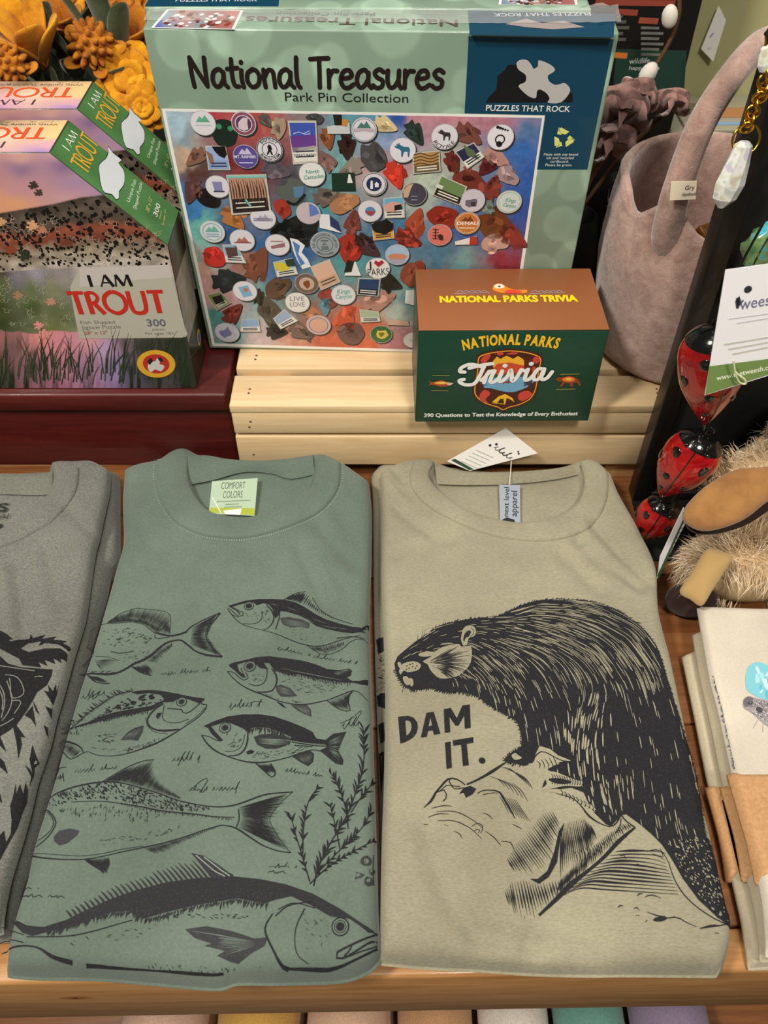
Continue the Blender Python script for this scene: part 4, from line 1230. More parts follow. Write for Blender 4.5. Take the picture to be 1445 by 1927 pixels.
A = top_print(NT_R, NT_O, NT, [(884, 66), (1154, 71), (1158, 27), (880, 20)], [(314, 18), (458, 20), (441, 56), (284, 53)],
              [('National Treasures', (861, 38), (464, 31), (862, 51), '#5a4a44'), ('Park Pin Collection', (706, 24), (521, 22), (706, 31), '#5f6f66'), ('PUZZLES THAT ROCK', (1110, 24), (928, 26), (1110, 30), '#c9ccd0')])
A.poly([(1100, 52), (1060, 40), (1020, 44), (990, 36), (950, 46), (990, 52), (1040, 56)], '#9a8f8e', 3)
A.build('top_print', INK, t, 'small picture and upside down title on the top')
# shrink wrap gathered at the top edge
M_WRAP = material('clear_shrink_wrap', '#ffffff', 0.12, spec=0.8)
nodes(M_WRAP)[2].inputs['Alpha'].default_value = 0.16
mb = MB()
n = 60
uu = np.linspace(0.0, 1.0, n)
q = np.random.default_rng(3)
def wrapped(u, yy, zz):
    p = np.stack([u * (NT['W'] + 0.003) - 0.001, yy, zz], -1)
    return p @ NT_R.T + NT_O
edge = NT['H'] + 0.0008 + 0.002 * np.clip((uu - .62) / .38, 0, 1) ** 2
rows = []
for k, yv in enumerate((0.012, 0.017, 0.022, 0.027, 0.0315)):
    zz = edge + (0.0007 + 0.0030 * (k / 4) * np.clip((uu - .3) / .7, 0, 1)) * (1 + q.normal(0, .35, n)) * (1 if k else .3)
    rows.append(wrapped(uu, np.full(n, yv) + q.normal(0, .0005, n), zz))
mb.grid(np.array(rows))
part('shrink_wrap', mb, M_WRAP, t, 'crumpled clear shrink wrap along the top edge')
NTBC = dict(W=0.342, D=0.031, H=0.298)
t = thing('puzzle_box', 'second sage green puzzle box, mostly hidden behind the one with the pin picture', 'puzzle box', tuple(NTB_O), 'park pin puzzle boxes')
part('carton', carton(NTB_R, NTB_O, 0.342, 0.031, 0.298, 0.0015), M_SAGE, t)
NTE = [proj(NTB_O + NTB_R @ np.array([0, 0, .298])), proj(NTB_O + NTB_R @ np.array([.342, 0, .298]))]
print('NTE', NTE, proj(NT_O + NT_R @ np.array([0, .031, .3])))
A = top_print(NTB_R, NTB_O, NTBC, [(NTE[0][0] + 1, NTE[0][1] - 1), (524, NTE[0][1] - 1), (526, -9), (284, -9)], [(938, 9), (1087, 10), (1084, -7), (940, -7)], [('PUZZLES THAT ROCK', (330, 4), (484, 3), (330, -3), '#d6dade')])
A.build('top_print', INK, t, 'small picture and teal maker strip on the top')

# ------------------------------------------------------------------ trivia card box
t = thing('trivia_box', 'small green card game box with brown top and shield emblem on the pine crate', 'game box', tuple(TV_O))
M_TVG = material('dark_green_card', '#16402f', 0.4, coat=0.1)
M_TVB = material('brown_card', '#8f5733', 0.45, coat=0.1)
w, d, h = TV['W'], TV['D'], TV['H']
part('carton', MB().box((0, 0.0004, 0), (w, d, h - 0.0004), 0.0012, (TV_R, TV_O)), M_TVG, t)
part('lid_panel', MB().box((0.0004, 0.0, h - 0.0003), (w - 0.0004, d, h + 0.0006), 0.0003, (TV_R, TV_O)), M_TVB, t, 'brown top panel')
C = crop(740, 480, 3.284)
A = Art(Plane(TV_O + TV_R[:, 2] * (h + 0.0006), TV_R[:, 0], TV_R[:, 1]))
A.text('NATIONAL PARKS TRIVIA', C((288, 293))[0], C((1143, 286))[0], C((288, 256))[0], '#f2d21f', 2, 0.048)
for (x0, x1) in ((378, 596), (842, 1060)):
    A.stroke(C((x0, 240), (x1, 233)), .0006, '#a9a7c4', 2)
    for j in range(5):
        xx = x0 + 15 + j * 38
        A.stroke(C((xx, 228), (xx + 18, 221), (xx + 34, 228)), .0006, '#a9a7c4', 2, sm=3)
A.poly(C((618, 195), (640, 180), (670, 180), (692, 195), (720, 208), (770, 218), (822, 216), (815, 236), (700, 238), (640, 228), (615, 215)), '#e8892a', 2, sm=3)
A.poly(C((622, 190), (645, 180), (675, 184), (688, 200), (660, 208), (630, 206)), '#f3e3c6', 3, sm=3)
A.poly(C((690, 225), (730, 215), (790, 226), (780, 237), (700, 238)), '#d9483a', 3, sm=3)
A.disc(C((655, 196))[0], .0012, '#3a2a20', 4)
A.build('top_print', INK, t, 'yellow lettering and otter on the top')
A = Art(Plane(TV_O, TV_R[:, 0], TV_R[:, 2]))
A.arc_text('NATIONAL PARKS', C((432, 585), (570, 560), (720, 550), (870, 557), (1015, 575)), .0100, '#f4c32a', 2, 0.045)
SHD = [(515, 625), (560, 600), (640, 585), (720, 578), (800, 584), (880, 602), (926, 632), (915, 700), (900, 790), (885, 850), (850, 900), (780, 935), (720, 950), (676, 968), (640, 950), (560, 925), (505, 885), (488, 840), (500, 760), (510, 690)]
def sshape(k, col, l):
    p = C(*SHD)
    m = p.mean(0)
    A.poly(m + (p - m) * k, col, l, sm=3)
sshape(1.0, '#4a1f14', 1); sshape(.945, '#f0a83a', 2); sshape(.915, '#4a1f14', 3)
A.poly(C((610, 660), (640, 625), (660, 640), (700, 620), (740, 640), (770, 622), (800, 640), (820, 668), (860, 680), (830, 690), (620, 700)), '#f2b02c', 4)
A.poly(C((610, 710), (640, 670), (720, 662), (800, 680), (880, 690), (870, 730), (610, 740)), '#c94a2c', 5)
A.poly(C((560, 740), (620, 735), (860, 720), (880, 745), (870, 770), (560, 770)), '#2e5a3c', 5)
A.poly(C((560, 770), (640, 755), (760, 750), (868, 755), (850, 800), (760, 840), (690, 842), (600, 820), (560, 815)), '#6fa6c9', 6, sm=3)
for x, yy in ((545, 690), (565, 680), (820, 690), (845, 680)):
    A.poly(C((x - 12, 640), (x + 12, 640), (x + 14, 800), (x - 14, 810)), '#5a2416', 6)
for p_ in ([(540, 650), (560, 620), (600, 610), (590, 640), (560, 665)], [(860, 640), (890, 620), (905, 650), (880, 670)], [(700, 610), (730, 598), (770, 600), (750, 612)], [(530, 870), (560, 830), (600, 850), (570, 890), (590, 910), (545, 900)], [(780, 850), (830, 835), (860, 860), (820, 890), (790, 900), (770, 880)], [(640, 600), (670, 595), (680, 612), (650, 618)]):
    A.poly(C(*p_), '#c9463a', 7, sm=3)
A.stroke(C((650, 785), (740, 780)), .0016, '#8a3a24', 8); A.stroke(C((680, 770), (680, 795)), .0007, '#8a3a24', 8); A.stroke(C((710, 768), (710, 792)), .0007, '#8a3a24', 8)
A.poly(C((610, 905), (650, 870), (690, 855), (735, 880), (748, 905), (715, 885), (700, 880), (690, 920)), '#f0b82c', 8)
A.poly(C((640, 912), (660, 885), (680, 885), (684, 915)), '#3a2a18', 9)
A.stroke(C((610, 910), (690, 918)), .0007, '#f0b82c', 9)
SCRIPT = [[(560, 690), (480, 672), (425, 690), (412, 715), (440, 720)], [(470, 695), (540, 678), (600, 668), (612, 668)], [(560, 680), (535, 740), (500, 790), (450, 798), (415, 785), (410, 770), (435, 765)],
          [(545, 770), (575, 740), (592, 715)], [(592, 715), (575, 740), (560, 785)], [(575, 740), (600, 715), (625, 712)], [(625, 712), (605, 750), (600, 780), (625, 778), (660, 745), (672, 712)],
          [(672, 712), (655, 750), (655, 775), (680, 770), (712, 735)], [(712, 735), (725, 705), (732, 745), (735, 775), (760, 755), (790, 705)], [(790, 705), (812, 712), (830, 705)], [(832, 702), (815, 745), (815, 768), (840, 762), (872, 730)],
          [(925, 700), (895, 700), (868, 735), (868, 762), (890, 765), (920, 735), (932, 700)], [(932, 700), (915, 740), (920, 765), (950, 755), (980, 718)]]
for i_, l in enumerate(SCRIPT):
    A.stroke(C(*l), .0036, '#efeeea', 10 + (i_ % 4) * .5, sm=6, cap=True)
for q_ in ((690, 680), (852, 668)):
    A.disc(C(q_)[0], .0022, '#e9e8e4', 10)
for l in ([(242, 743), (348, 744)], [(234, 837), (340, 838)], [(1032, 736), (1150, 733)], [(1006, 829), (1125, 827)]):
    A.stroke(C(*l), .0005, '#b8a84a', 2)
A.poly(C((220, 770), (240, 785), (290, 772), (330, 782), (372, 790), (350, 805), (300, 812), (240, 800), (222, 808), (228, 790)), '#b04a2a', 2, sm=3)
A.poly(C((250, 790), (300, 780), (335, 790), (300, 797)), '#f0c04a', 3, sm=3)
A.poly(C((330, 785), (372, 790), (350, 805), (332, 800)), '#c9c4b8', 3)
A.poly(C((1002, 765), (1020, 752), (1045, 755), (1080, 745), (1120, 752), (1148, 770), (1160, 805), (1148, 808), (1135, 790), (1110, 788), (1112, 812), (1095, 812), (1085, 790), (1060, 790), (1040, 812), (1025, 810), (1045, 780), (1020, 782)), '#8a3a1c', 2)
A.poly(C((1045, 762), (1080, 750), (1115, 758), (1120, 775), (1080, 782), (1050, 776)), '#e07a2a', 3, sm=3)
A.poly(C((1060, 764), (1085, 757), (1105, 765), (1085, 772)), '#f3c24a', 4, sm=3)
A.text('390 Questions to Test the Knowledge of Every Enthusiast', C((190, 1000))[0], C((1138, 988))[0], C((190, 978))[0], '#eef0ea', 2, 0.025)
A.build('front_print', INK, t, 'yellow and white lettering with a shield of a lake and tent')
# ------------------------------------------------------------------ trout puzzle boxes (corner cut off, printed all round)
TY, TZ, TD = 0.637, 0.1000, 0.058
XL, XR, XC, ZC1, ZC2 = -0.47, -0.1785, -0.2537, 0.1505, 0.2285
prof = [(XL, 0), (XR, 0), (XR, ZC1), (XC, ZC2), (XL, ZC2)]
M_TROUTBOX = material('dark_box_print', '#3a3d30', 0.35, coat=0.2)
t = thing('trout_puzzle_box', 'front trout picture puzzle box with cut off green corner, on the red riser', 'puzzle box', (-0.33, TY, TZ), 'trout puzzle boxes')
TROUT_T = t
part('carton', MB().prism([(x, TY, TZ + z) for x, z in prof], (0, TD, 0), bev=0.0008), M_TROUTBOX, t)
P = Plane((XL, TY, TZ), (1, 0, 0), (0, 0, 1))
A = Art(P, lift=0.0001)
def edge_curve(x, pts):
    p = np.array(pts, float)
    return np.interp(x, p[:, 0], p[:, 1])
def trout_fn(Q):
    x, y = Q[:, 0], Q[:, 1]
    n1, n2, n3 = vnoise(Q, 40, 11), vnoise(Q, 12, 12), vnoise(Q * [.35, 1], 9, 13)
    sky = idw(np.c_[x * .5, y + 6 * n1], [(-20, 288, '#d69a92'), (20, 290, '#d9a79f'), (50, 290, '#cfa3b4'), (-20, 320, '#a97c8c'), (20, 315, '#957598'), (60, 312, '#8d7098'), (-20, 345, '#b98590'), (20, 350, '#c29098'), (75, 345, '#a98aac'), (-20, 375, '#e0a06a'), (15, 380, '#dc9f78'), (60, 370, '#c79aa0'), (100, 365, '#b18fae'), (-20, 400, '#d99a64')], 2.4)
    top = edge_curve(x, [(-260, 440), (-100, 420), (0, 401), (60, 391), (100, 384), (150, 372), (200, 366), (240, 366), (320, 372)])
    bot = edge_curve(x, [(-260, 560), (0, 512), (60, 508), (120, 505), (200, 502), (330, 500)])
    f = np.clip((y - top) / (bot - top), 0, 1)
    stops = np.array([0, .18, .34, .44, .56, .68, .85, 1])
    cols = lin_arr([(58, 49, 42), (92, 82, 72), (86, 72, 62), (140, 74, 54), (126, 70, 54), (138, 122, 104), (160, 148, 132), (178, 168, 160)])
    fish = np.stack([np.interp(f + .06 * n2 + .05 * n3, stops, cols[:, k]) for k in range(3)], -1) * (1 + .28 * n3 + .2 * n2)[:, None]
    belly = idw(np.c_[x, y + 4 * n2], [(0, 515, '#4a4434'), (30, 520, '#7d7684'), (70, 516, '#9c94a6'), (110, 520, '#8f8588'), (160, 510, '#b5acac'), (250, 505, '#bdb3b0'), (330, 505, '#c0b8b4'), (0, 540, '#51633a'), (60, 545, '#66724c'), (100, 545, '#7d8060'), (0, 580, '#39461f'), (60, 575, '#4c5a30'), (110, 590, '#5d6840'), (0, 610, '#37431f'), (100, 620, '#6f7448'), (200, 530, '#aea89c'), (200, 580, '#9b9884'), (280, 560, '#9a9783'), (340, 600, '#98957f')], 2.6) * (1 + .14 * n2 + .1 * n3)[:, None]
    water = idw(np.c_[x, y + 5 * n1], [(-10, 640, '#a26a68'), (20, 660, '#7a5a5a'), (80, 635, '#e0928e'), (110, 650, '#d88b98'), (120, 690, '#c47f9a'), (160, 700, '#b080a6'), (170, 640, '#d79aa4'), (200, 660, '#b89ac0'), (215, 700, '#9a82b4'), (240, 640, '#6a5a60'), (270, 650, '#33372a'), (330, 650, '#2c3124'), (360, 700, '#2b3024'), (250, 710, '#56506a'), (280, 700, '#33382b'), (0, 720, '#3a4034'), (100, 722, '#a06a80'), (60, 700, '#8d5f70')], 3.0)
    gr = np.clip(.5 + 1.6 * vnoise(Q * [2.2, .35], 14, 14) + .9 * vnoise(Q * [3.5, .4], 9, 15) - .25, 0, 1)
    dens = np.clip(edge_curve(x, [(-260, 1), (0, .9), (40, .8), (75, .45), (120, .25), (165, .35), (215, .15), (235, .6), (250, 1), (400, 1)]) + (y - 690) / 120, 0, 1)
    water = water * (1 - (gr * dens)[:, None]) + lin_arr([(34, 42, 28)]) * (gr * dens)[:, None]
    mix = lambda a_, b_, e: a_ + (b_ - a_) * np.clip(e / 2.4 + .5, 0, 1)[:, None]
    c = mix(sky, fish, y - top)
    c = mix(c, belly, y - bot)
    wl = edge_curve(x, [(-260, 640), (0, 622), (60, 628), (100, 624), (160, 622), (240, 618), (330, 618), (400, 618)]) + 3 * n2
    c = mix(c, water, y - wl)
    return c
# front picture: a grid kept inside the cut corner
nx, ny = 330, 300
zz = np.linspace(0.0006, ZC2 - 0.0004, ny)
xr = np.where(zz < ZC1, XR - 0.0004, XR + (XC - XR) * (zz - ZC1) / (ZC2 - ZC1) - 0.0004)
uu = np.linspace(0, 1, nx)
Gx = XL + (xr[:, None] - XL) * (uu[None] ** 0.8)
G3 = np.stack([Gx, np.full_like(Gx, TY - 0.00012), np.repeat(TZ + zz[:, None], nx, 1)], -1).reshape(-1, 3)
fs = []
for j in range(ny - 1):
    k = j * nx + np.arange(nx - 1)
    fs += list(zip(k, k + 1, k + nx + 1, k + nx))
A.mb.add(G3, fs, np.clip(trout_fn(proj(G3)), 0, 1))
# black spots on the flank
for i in range(900):
    x = rng.uniform(-330, 322)
    f = rng.uniform(.03, .98)
    top, bot = edge_curve(x, [(0, 403), (60, 393), (100, 386), (150, 374), (200, 368), (330, 374)]), edge_curve(x, [(0, 511), (120, 504), (330, 499)])
    y = top + (bot - top) * f
    q = A.L(np.array([[x, y]]))[0]
    lim = XR + (XC - XR) * max(0, q[1] - ZC1) / (ZC2 - ZC1) - XL - 0.003
    if q[0] > lim or q[0] < .004:
        continue
    r = rng.uniform(.0009, .0018) * (1.15 - .2 * f)
    A.poly(blob(q, r, i, 7, .3, 1.15, rng.uniform(0, 3)), '#15110f', 2, local=True)
# jigsaw outlines
def jig(n, xr_, yr_, col, layer, w=.00035):
    for i in range(n):
        x, y = rng.uniform(*xr_), rng.uniform(*yr_)
        s_ = rng.uniform(6, 11)
        a = rng.choice([0, math.pi / 2]) + rng.normal(0, .25)
        p = np.array([(-1, 0), (-.35, .05), (-.45, .5), (0, .7), (.45, .5), (.35, .05), (1, 0)]) * s_
        ca, sa = math.cos(a), math.sin(a)
        A.stroke(np.c_[x + p[:, 0] * ca - p[:, 1] * sa, y + p[:, 0] * sa + p[:, 1] * ca], w, col, layer, sm=3)
jig(60, (5, 300), (408, 500), '#b3a596', 3, .0003)
jig(50, (2, 150), (508, 610), '#a9ad8e', 3, .0003)
jig(14, (170, 300), (503, 520), '#8a8486', 3, .0003)
def piece(cx, cy, s_, col, layer, rot=0):
    p = np.array([(-1, -.7), (-.3, -.75), (-.35, -1.15), (.1, -1.3), (.45, -1.1), (.3, -.7), (.95, -.8), (.9, -.2), (1.3, -.3), (1.45, .15), (1.1, .35), (.9, .2), (1, .8), (.3, .75), (.4, 1.1), (0, 1.25), (-.4, 1.1), (-.25, .75), (-1, .8), (-.9, .25), (-.5, .3), (-.45, -.15), (-.9, -.15)]) * s_
    ca, sa = math.cos(rot), math.sin(rot)
    q = np.c_[cx + p[:, 0] * ca - p[:, 1] * sa, cy + (p[:, 0] * sa + p[:, 1] * ca) * .8]
    A.poly(q, col, layer, sm=2)
piece(62, 348, 8, '#3c352e', 3, .3); piece(72, 362, 7, '#443b34', 3, .6)
piece(60, 424, 10, '#cfa078', 4, .2); piece(78, 432, 8, '#b87a60', 4, .5); piece(2, 417, 8, '#c79a74', 4); piece(45, 480, 11, '#2f3426', 4, .2); piece(20, 470, 9, '#8a3f2c', 4)
piece(72, 612, 8, '#dd918c', 5, -.2); piece(82, 628, 9, '#dd918c', 5, .1); piece(33, 555, 8, '#a37d62', 4); piece(95, 567, 8, '#c08a78', 4, .4)
# label strip
A.poly([(150, 503), (319, 498), (349, 619), (353, 628), (350, 633), (343, 635), (150, 637), (140, 590), (132, 540)], '#b4b0a2', 4)
A.poly([(150, 503), (319, 498), (325, 522), (250, 527), (200, 536), (150, 540)], '#c3bcb8', 5)
optima(A, 'I AM', (171, 539), (248, 538), (169, 517), .0029, '#171312', 7)
optima(A, 'TROUT', (139, 591), (316, 588), (137, 549), .0046, '#c02a1c', 7)
A.text('300', (278, 613), (313, 613), (277, 600), '#565a70', 7, .01)
A.text('pieces', (287, 621), (309, 621), (287, 617), '#77736c', 7)
A.text('For ages 10+', (274, 629), (328, 629), (274, 624), '#77736c', 7)
A.text('Fish Shaped', (152, 609), (217, 608), (151, 603), '#7d796f', 7)
A.text('Jigsaw Puzzle', (154, 619), (228, 617), (153, 612), '#7d796f', 7)
A.text('28" x 12"', (160, 629), (203, 628), (159, 623), '#b0504a', 7, .01)
# round maker's mark
def oval(cx, cy, rx, ry, col, l):
    ph = np.linspace(0, 2 * np.pi, 36, endpoint=False)
    A.poly(np.c_[cx + rx * np.cos(ph) + 2 * np.sin(ph), cy + ry * np.sin(ph)], col, l)
oval(294, 684, 36, 26, '#d9a52e', 6); oval(294, 684, 25, 18, '#b5302a', 7)
A.poly([(278, 690), (283, 676), (292, 680), (296, 672), (303, 678), (300, 684), (310, 688), (303, 698), (292, 694), (284, 700)], '#c9c8c4', 8, sm=2)
A.poly([(277, 680), (283, 672), (289, 678), (282, 686)], '#22211e', 9); A.poly([(296, 672), (304, 672), (308, 679), (301, 680)], '#22211e', 9)
# grass blades over the water
for i in range(110):
    x = rng.choice([rng.uniform(-20, 90), rng.uniform(60, 180), rng.uniform(190, 370)])
    y = rng.uniform(690, 724)
    hgt = rng.uniform(30, 85)
    lean_ = rng.normal(6, 14)
    A.stroke([(x, y), (x + lean_ * .3, y - hgt * .55), (x + lean_, y - hgt)], [.0011, .0009, .0002], random.choice(['#1f2a18', '#27331e', '#2b3a24', '#3a4a2c']), 5, sm=3)
A.build('front_print', INK, t, 'trout, sunset and reeds picture with red lettering')
# right side
S = Plane((XR, TY, TZ), (0, 1, 0), (0, 0, 1))
A = Art(S)
zt, zb = ZC1 - .0005, .0006
g = lambda p: np.where((p[:, 1] > .115)[:, None], lin_arr([(72, 58, 44)]), np.where((p[:, 1] > .052)[:, None], lin_arr([(160, 157, 148)]), lin_arr([(44, 46, 34)]))) * (1 + .3 * vnoise(p, .006, 4))[:, None]
paint(A, [(.0006, zb), (TD - .0006, zb), (TD - .0006, zt), (.0006, zt)], 14, 60, g, 0, local=True)
A.usepx = False
A.disc((.04, .03), .008, '#d9a52e', 3, True); A.disc((.04, .03), .0055, '#5a6ab0', 4, True)
A.build('side_print', INK, t)
# slanted green face
M_TGREEN = material('trout_green_print', '#4c7a48', 0.35, coat=0.15)
V_ = np.array([XC - XR, 0, ZC2 - ZC1])
S = Plane((XR, TY, TZ + ZC1), (0, 1, 0), V_)
A = Art(S)
Lc = float(np.linalg.norm(V_))
A.usepx = False
paint(A, [(.0006, .0006), (TD - .0006, .0006), (TD - .0006, Lc - .0006), (.0006, Lc - .0006)], 24, 40, lambda p: lin_arr([(78, 124, 72)]) * (1 + .22 * vnoise(p, .02, 8) - .25 * np.clip(p[:, 1] / Lc - .5, 0, 1) * 0)[:, None], 0, local=True)
A.usepx = True
K = crop(0, 0, 3.0104)
optima(A, 'TROUT', K((495, 992))[0], K((557, 815))[0], K((395, 925))[0], .0021, '#e0a83a', 3)
optima(A, 'I AM', K((390, 858))[0], K((440, 768))[0], K((358, 812))[0], .0013, '#f0efe8', 3)
FSH = [(612, 832), (640, 870), (688, 908), (668, 922), (695, 960), (705, 1000), (698, 1050), (672, 1085), (672, 1120), (656, 1130), (632, 1100), (592, 1092), (572, 1050), (563, 990), (562, 935), (598, 902), (614, 865)]
p = K(*FSH)
m = p.mean(0)
A.poly(m + (p - m) * 1.05, '#16201a', 2)
A.poly(p, '#d5d9e0', 3, sm=2)
A.text('Unique Fish', K((732, 1150))[0], K((772, 1025))[0], K((714, 1140))[0], '#e3e8dc', 3)
A.text('Shaped Puzzle', K((770, 1192))[0], K((806, 1040))[0], K((752, 1180))[0], '#e3e8dc', 3)
A.text('28" x 12"', K((842, 1205))[0], K((862, 1125))[0], K((822, 1195))[0], '#d9cf8a', 3)
A.text('300', K((888, 1232))[0], K((908, 1165))[0], K((864, 1218))[0], '#f4f2ea', 3, .01)
A.text('pieces', K((905, 1242))[0], K((916, 1195))[0], K((897, 1238))[0], '#d9cf8a', 3)
A.text('for ages 10+', K((925, 1280))[0], K((942, 1190))[0], K((915, 1272))[0], '#d9cf8a', 3)
A.build('corner_print', INK, t, 'green cut corner with yellow lettering and a fish shape')
# top
S = Plane((XL, TY, TZ + ZC2), (1, 0, 0), (0, 1, 0))
A = Art(S)
A.usepx = False
Wt = XC - XL
def top_fn(p):
    q = np.c_[p[:, 0] * 1000, p[:, 1] * 1000 + 3 * vnoise(p, .02, 3)]
    return idw(q, [(60, 2, '#b58cb0'), (150, 2, '#bd92b8'), (210, 2, '#a98cc0'), (60, 14, '#d9a0b8'), (150, 14, '#e3aeb9'), (212, 14, '#d9a6b4'), (60, 30, '#e6b896'), (120, 28, '#eac0b8'), (170, 30, '#f0cdb4'), (212, 32, '#f3cb90'), (60, 46, '#c99a76'), (120, 48, '#a68a76'), (170, 46, '#c9a98a'), (212, 44, '#f0c48a'), (100, 57, '#6a5a44'), (160, 57, '#7d6c54'), (205, 57, '#c9b088')], 2.8)
paint(A, [(.0006, .0006), (Wt - .0008, .0006), (Wt - .0008, TD - .0006), (.0006, TD - .0006)], 90, 30, top_fn, 0, local=True)
D3 = lambda x, y: (Wt - x, y)
for i in range(70):
    x, y = rng.uniform(.01, .14), rng.uniform(.047, .0565)
    A.stroke([D3(x, y), D3(x + rng.uniform(-.004, .004), y - rng.uniform(.001, .004))], .0005, random.choice(['#3a3a28', '#54452f', '#8a7a5c', '#b0653c']), 1, True)
# upside down lettering: set on the surface with its baseline away from the viewer
G1 = lambda txt, x0, x1, yb, ht, w, col: optima(A, txt, D3(x0, yb), D3(x1, yb), D3(x0, yb - ht), w, col, 3)
G1('TROUT', .0105, .0960, .0435, .0200, .0032, '#d8542c')
G1('I AM', .0385, .0735, .0185, .0105, .0017, '#4a3a4c')
A.text('With unique shaped pieces', D3(.006, .0505), D3(.088, .0505), D3(.006, .0473), '#6b5a48', 3)
A.build('top_print', INK, t, 'sunset coloured top with upside down red lettering')
def copy_tree(o, parent=None):
    c = o.copy()
    COL.objects.link(c)
    if parent is not None:
        c.parent = parent
    for ch in o.children:
        copy_tree(ch, c)
    return c
t2 = copy_tree(TROUT_T)
t2.location = (-0.33 + .0015, TY + .079, TZ + .0001)
t2['label'] = 'rear trout picture puzzle box standing behind the other trout box, by the yellow flowers'
# ------------------------------------------------------------------ screen prints on the shirts
INKC = '#242428'
def fill_between(base_, tip, n, A, w, col=INKC, jitter=.15, layer=2, prob=1.0, w2=None):
    b, t_ = resample(base_, n), resample(tip, n)
    q = np.random.default_rng(n * 7 + len(base_))
    keep = q.uniform(size=n) < prob
    t2 = b + (t_ - b) * (1 + q.normal(0, jitter * .5, n))[:, None]
    A.strokes(b[keep], t2[keep], w * q.uniform(.6, 1.3, keep.sum()), col, layer, local=False)
def ticks(A, poly, n, length, ang, w, col=INKC, layer=2, seed=0, spread=.35, follow=None):
    q = np.random.default_rng(seed)
    poly = np.array(poly, float)
    lo, hi = poly.min(0), poly.max(0)
    P = q.uniform(lo, hi, (n * 6, 2))
    P = P[inside(P, poly)][:n]
    a = ang + q.normal(0, spread, len(P))
    L_ = length * q.uniform(.5, 1.5, len(P))
    d = np.stack([np.cos(a), np.sin(a)], -1) * L_[:, None] / 2
    A.strokes(P - d, P + d, w * q.uniform(.6, 1.4, len(P)), col, layer, local=False)
def fringe(A, line, n, length, ang, w, col=INKC, layer=2, seed=0, spread=.3):
    q = np.random.default_rng(seed)
    P = resample(line, n) + q.normal(0, .6, (n, 2))
    a = ang + q.normal(0, spread, n)
    d = np.stack([np.cos(a), np.sin(a)], -1) * (length * q.uniform(.4, 1.3, n))[:, None]
    A.strokes(P - d * .25, P + d, w * q.uniform(.7, 1.3, n), col, layer, local=False)
def eye(A, c, r, pr, bg):
    c = np.array(c, float)
    a, b = A.L(np.array([c, c + [r, 0]]))
    rr = np.linalg.norm(b - a)
    A.disc(a, rr * 1.15, INKC, 4, True); A.disc(a, rr, bg, 5, True); A.ring(a, rr * .8, rr * .1, INKC, 6, True)
    A.disc(a, rr * pr, INKC, 6, True)
def scribble(A, a, b, h, n, seed, w=.00045, amp=.5):
    """a line of handwriting: illegible looped script as on the shirt"""
    q = np.random.default_rng(seed)
    a, b = np.array(a, float), np.array(b, float)
    u = (b - a) / np.linalg.norm(b - a)
    v = np.array([u[1], -u[0]]) + u * .45
    h = h * 1.35
    x, L_ = 0.0, np.linalg.norm(b - a)
    st = L_ / n
    word = []
    i = 0
    while i < n:
        k = int(q.integers(4, 8))
        pts = []
        for j in range(min(k, n - i)):
            big = q.uniform() < .22
            up = h * (1.0 if big else q.uniform(.35, .6))
            dn = -h * .35 if q.uniform() < .1 else 0
            x0 = (i + j) * st
            pts += [a + u * (x0 + .1 * st) + v * 0, a + u * (x0 + .55 * st) + v * up, a + u * (x0 + .35 * st) + v * up * .55, a + u * (x0 + .62 * st) + v * dn]
        if len(pts) > 2:
            A.stroke(np.array(pts), [w * .6, w * 1.3, w * .7], INKC, 2, sm=4)
        i += k + 0.6
        i = int(math.ceil(i))
M_GRN = 'CLOTH'
A = Art(GREEN_C, lift=0.00025, step=0.00005)
PXM = 0.00037  # a photo pixel on the shirt, roughly
# fish one: spiny fin, forked tail
C = crop(140, 1100, 4.817)
S_ = lambda pts, w=1.4, l=3, sm=4, tp=None: A.stroke(C(*pts), np.atleast_1d(w) * PXM, INKC, l, sm=sm, taper=tp)
S_([(150, 430), (180, 400), (240, 370), (300, 357), (400, 352), (490, 345), (560, 345), (630, 370), (690, 415), (740, 450)], [2, 1, 1.2, .6, 1.6])
S_([(740, 440), (860, 468), (950, 455), (1020, 430)], 4.2, 3); S_([(1010, 432), (1060, 385), (1120, 350), (1200, 310), (1322, 260)], [3, 2, 2, 3])
S_([(1322, 262), (1270, 330), (1220, 390), (1190, 435), (1200, 510), (1240, 565), (1290, 610), (1338, 655)], [3, 1.2, 1, 1.2, 2])
S_([(1340, 657), (1270, 652), (1180, 638), (1100, 608), (1040, 560), (1000, 530), (960, 505), (900, 512)], [4, 5, 3, 4, 3])
S_([(900, 512), (840, 530), (780, 570), (700, 640), (620, 690), (540, 720), (480, 760), (400, 800), (300, 818), (180, 812), (50, 822)], [4, 5, 6, 4, 5, 3, 4])
S_([(860, 480), (740, 492), (730, 460)], 1.5); S_([(115, 575), (150, 590), (160, 620), (120, 700), (70, 750)], [2, 4, 3]); S_([(170, 590), (178, 620), (130, 710), (85, 760)], 1); S_([(150, 430), (135, 500), (118, 572)], 1)
fill_between(C((300, 357), (400, 352), (490, 345), (630, 370), (740, 445), (865, 450)), C((330, 320), (400, 272), (480, 240), (560, 215), (700, 225), (820, 250), (870, 290), (868, 420)), 60, A, 1.7 * PXM)
fill_between(C((300, 357), (400, 352), (490, 345), (630, 370), (740, 445)), C((315, 340), (400, 310), (480, 300), (640, 320), (800, 400)), 40, A, 2.2 * PXM)
S_([(300, 355), (380, 290), (440, 255), (500, 238), (560, 217), (640, 225), (740, 235), (820, 250), (870, 290), (866, 440)], 1)
fill_between(C((1060, 400), (1055, 470), (1040, 540)), C((1310, 268), (1195, 450), (1335, 650)), 46, A, 1.3 * PXM)
fill_between(C((1180, 340), (1190, 450), (1230, 610)), C((1310, 268), (1200, 470), (1335, 650)), 40, A, 1.6 * PXM)
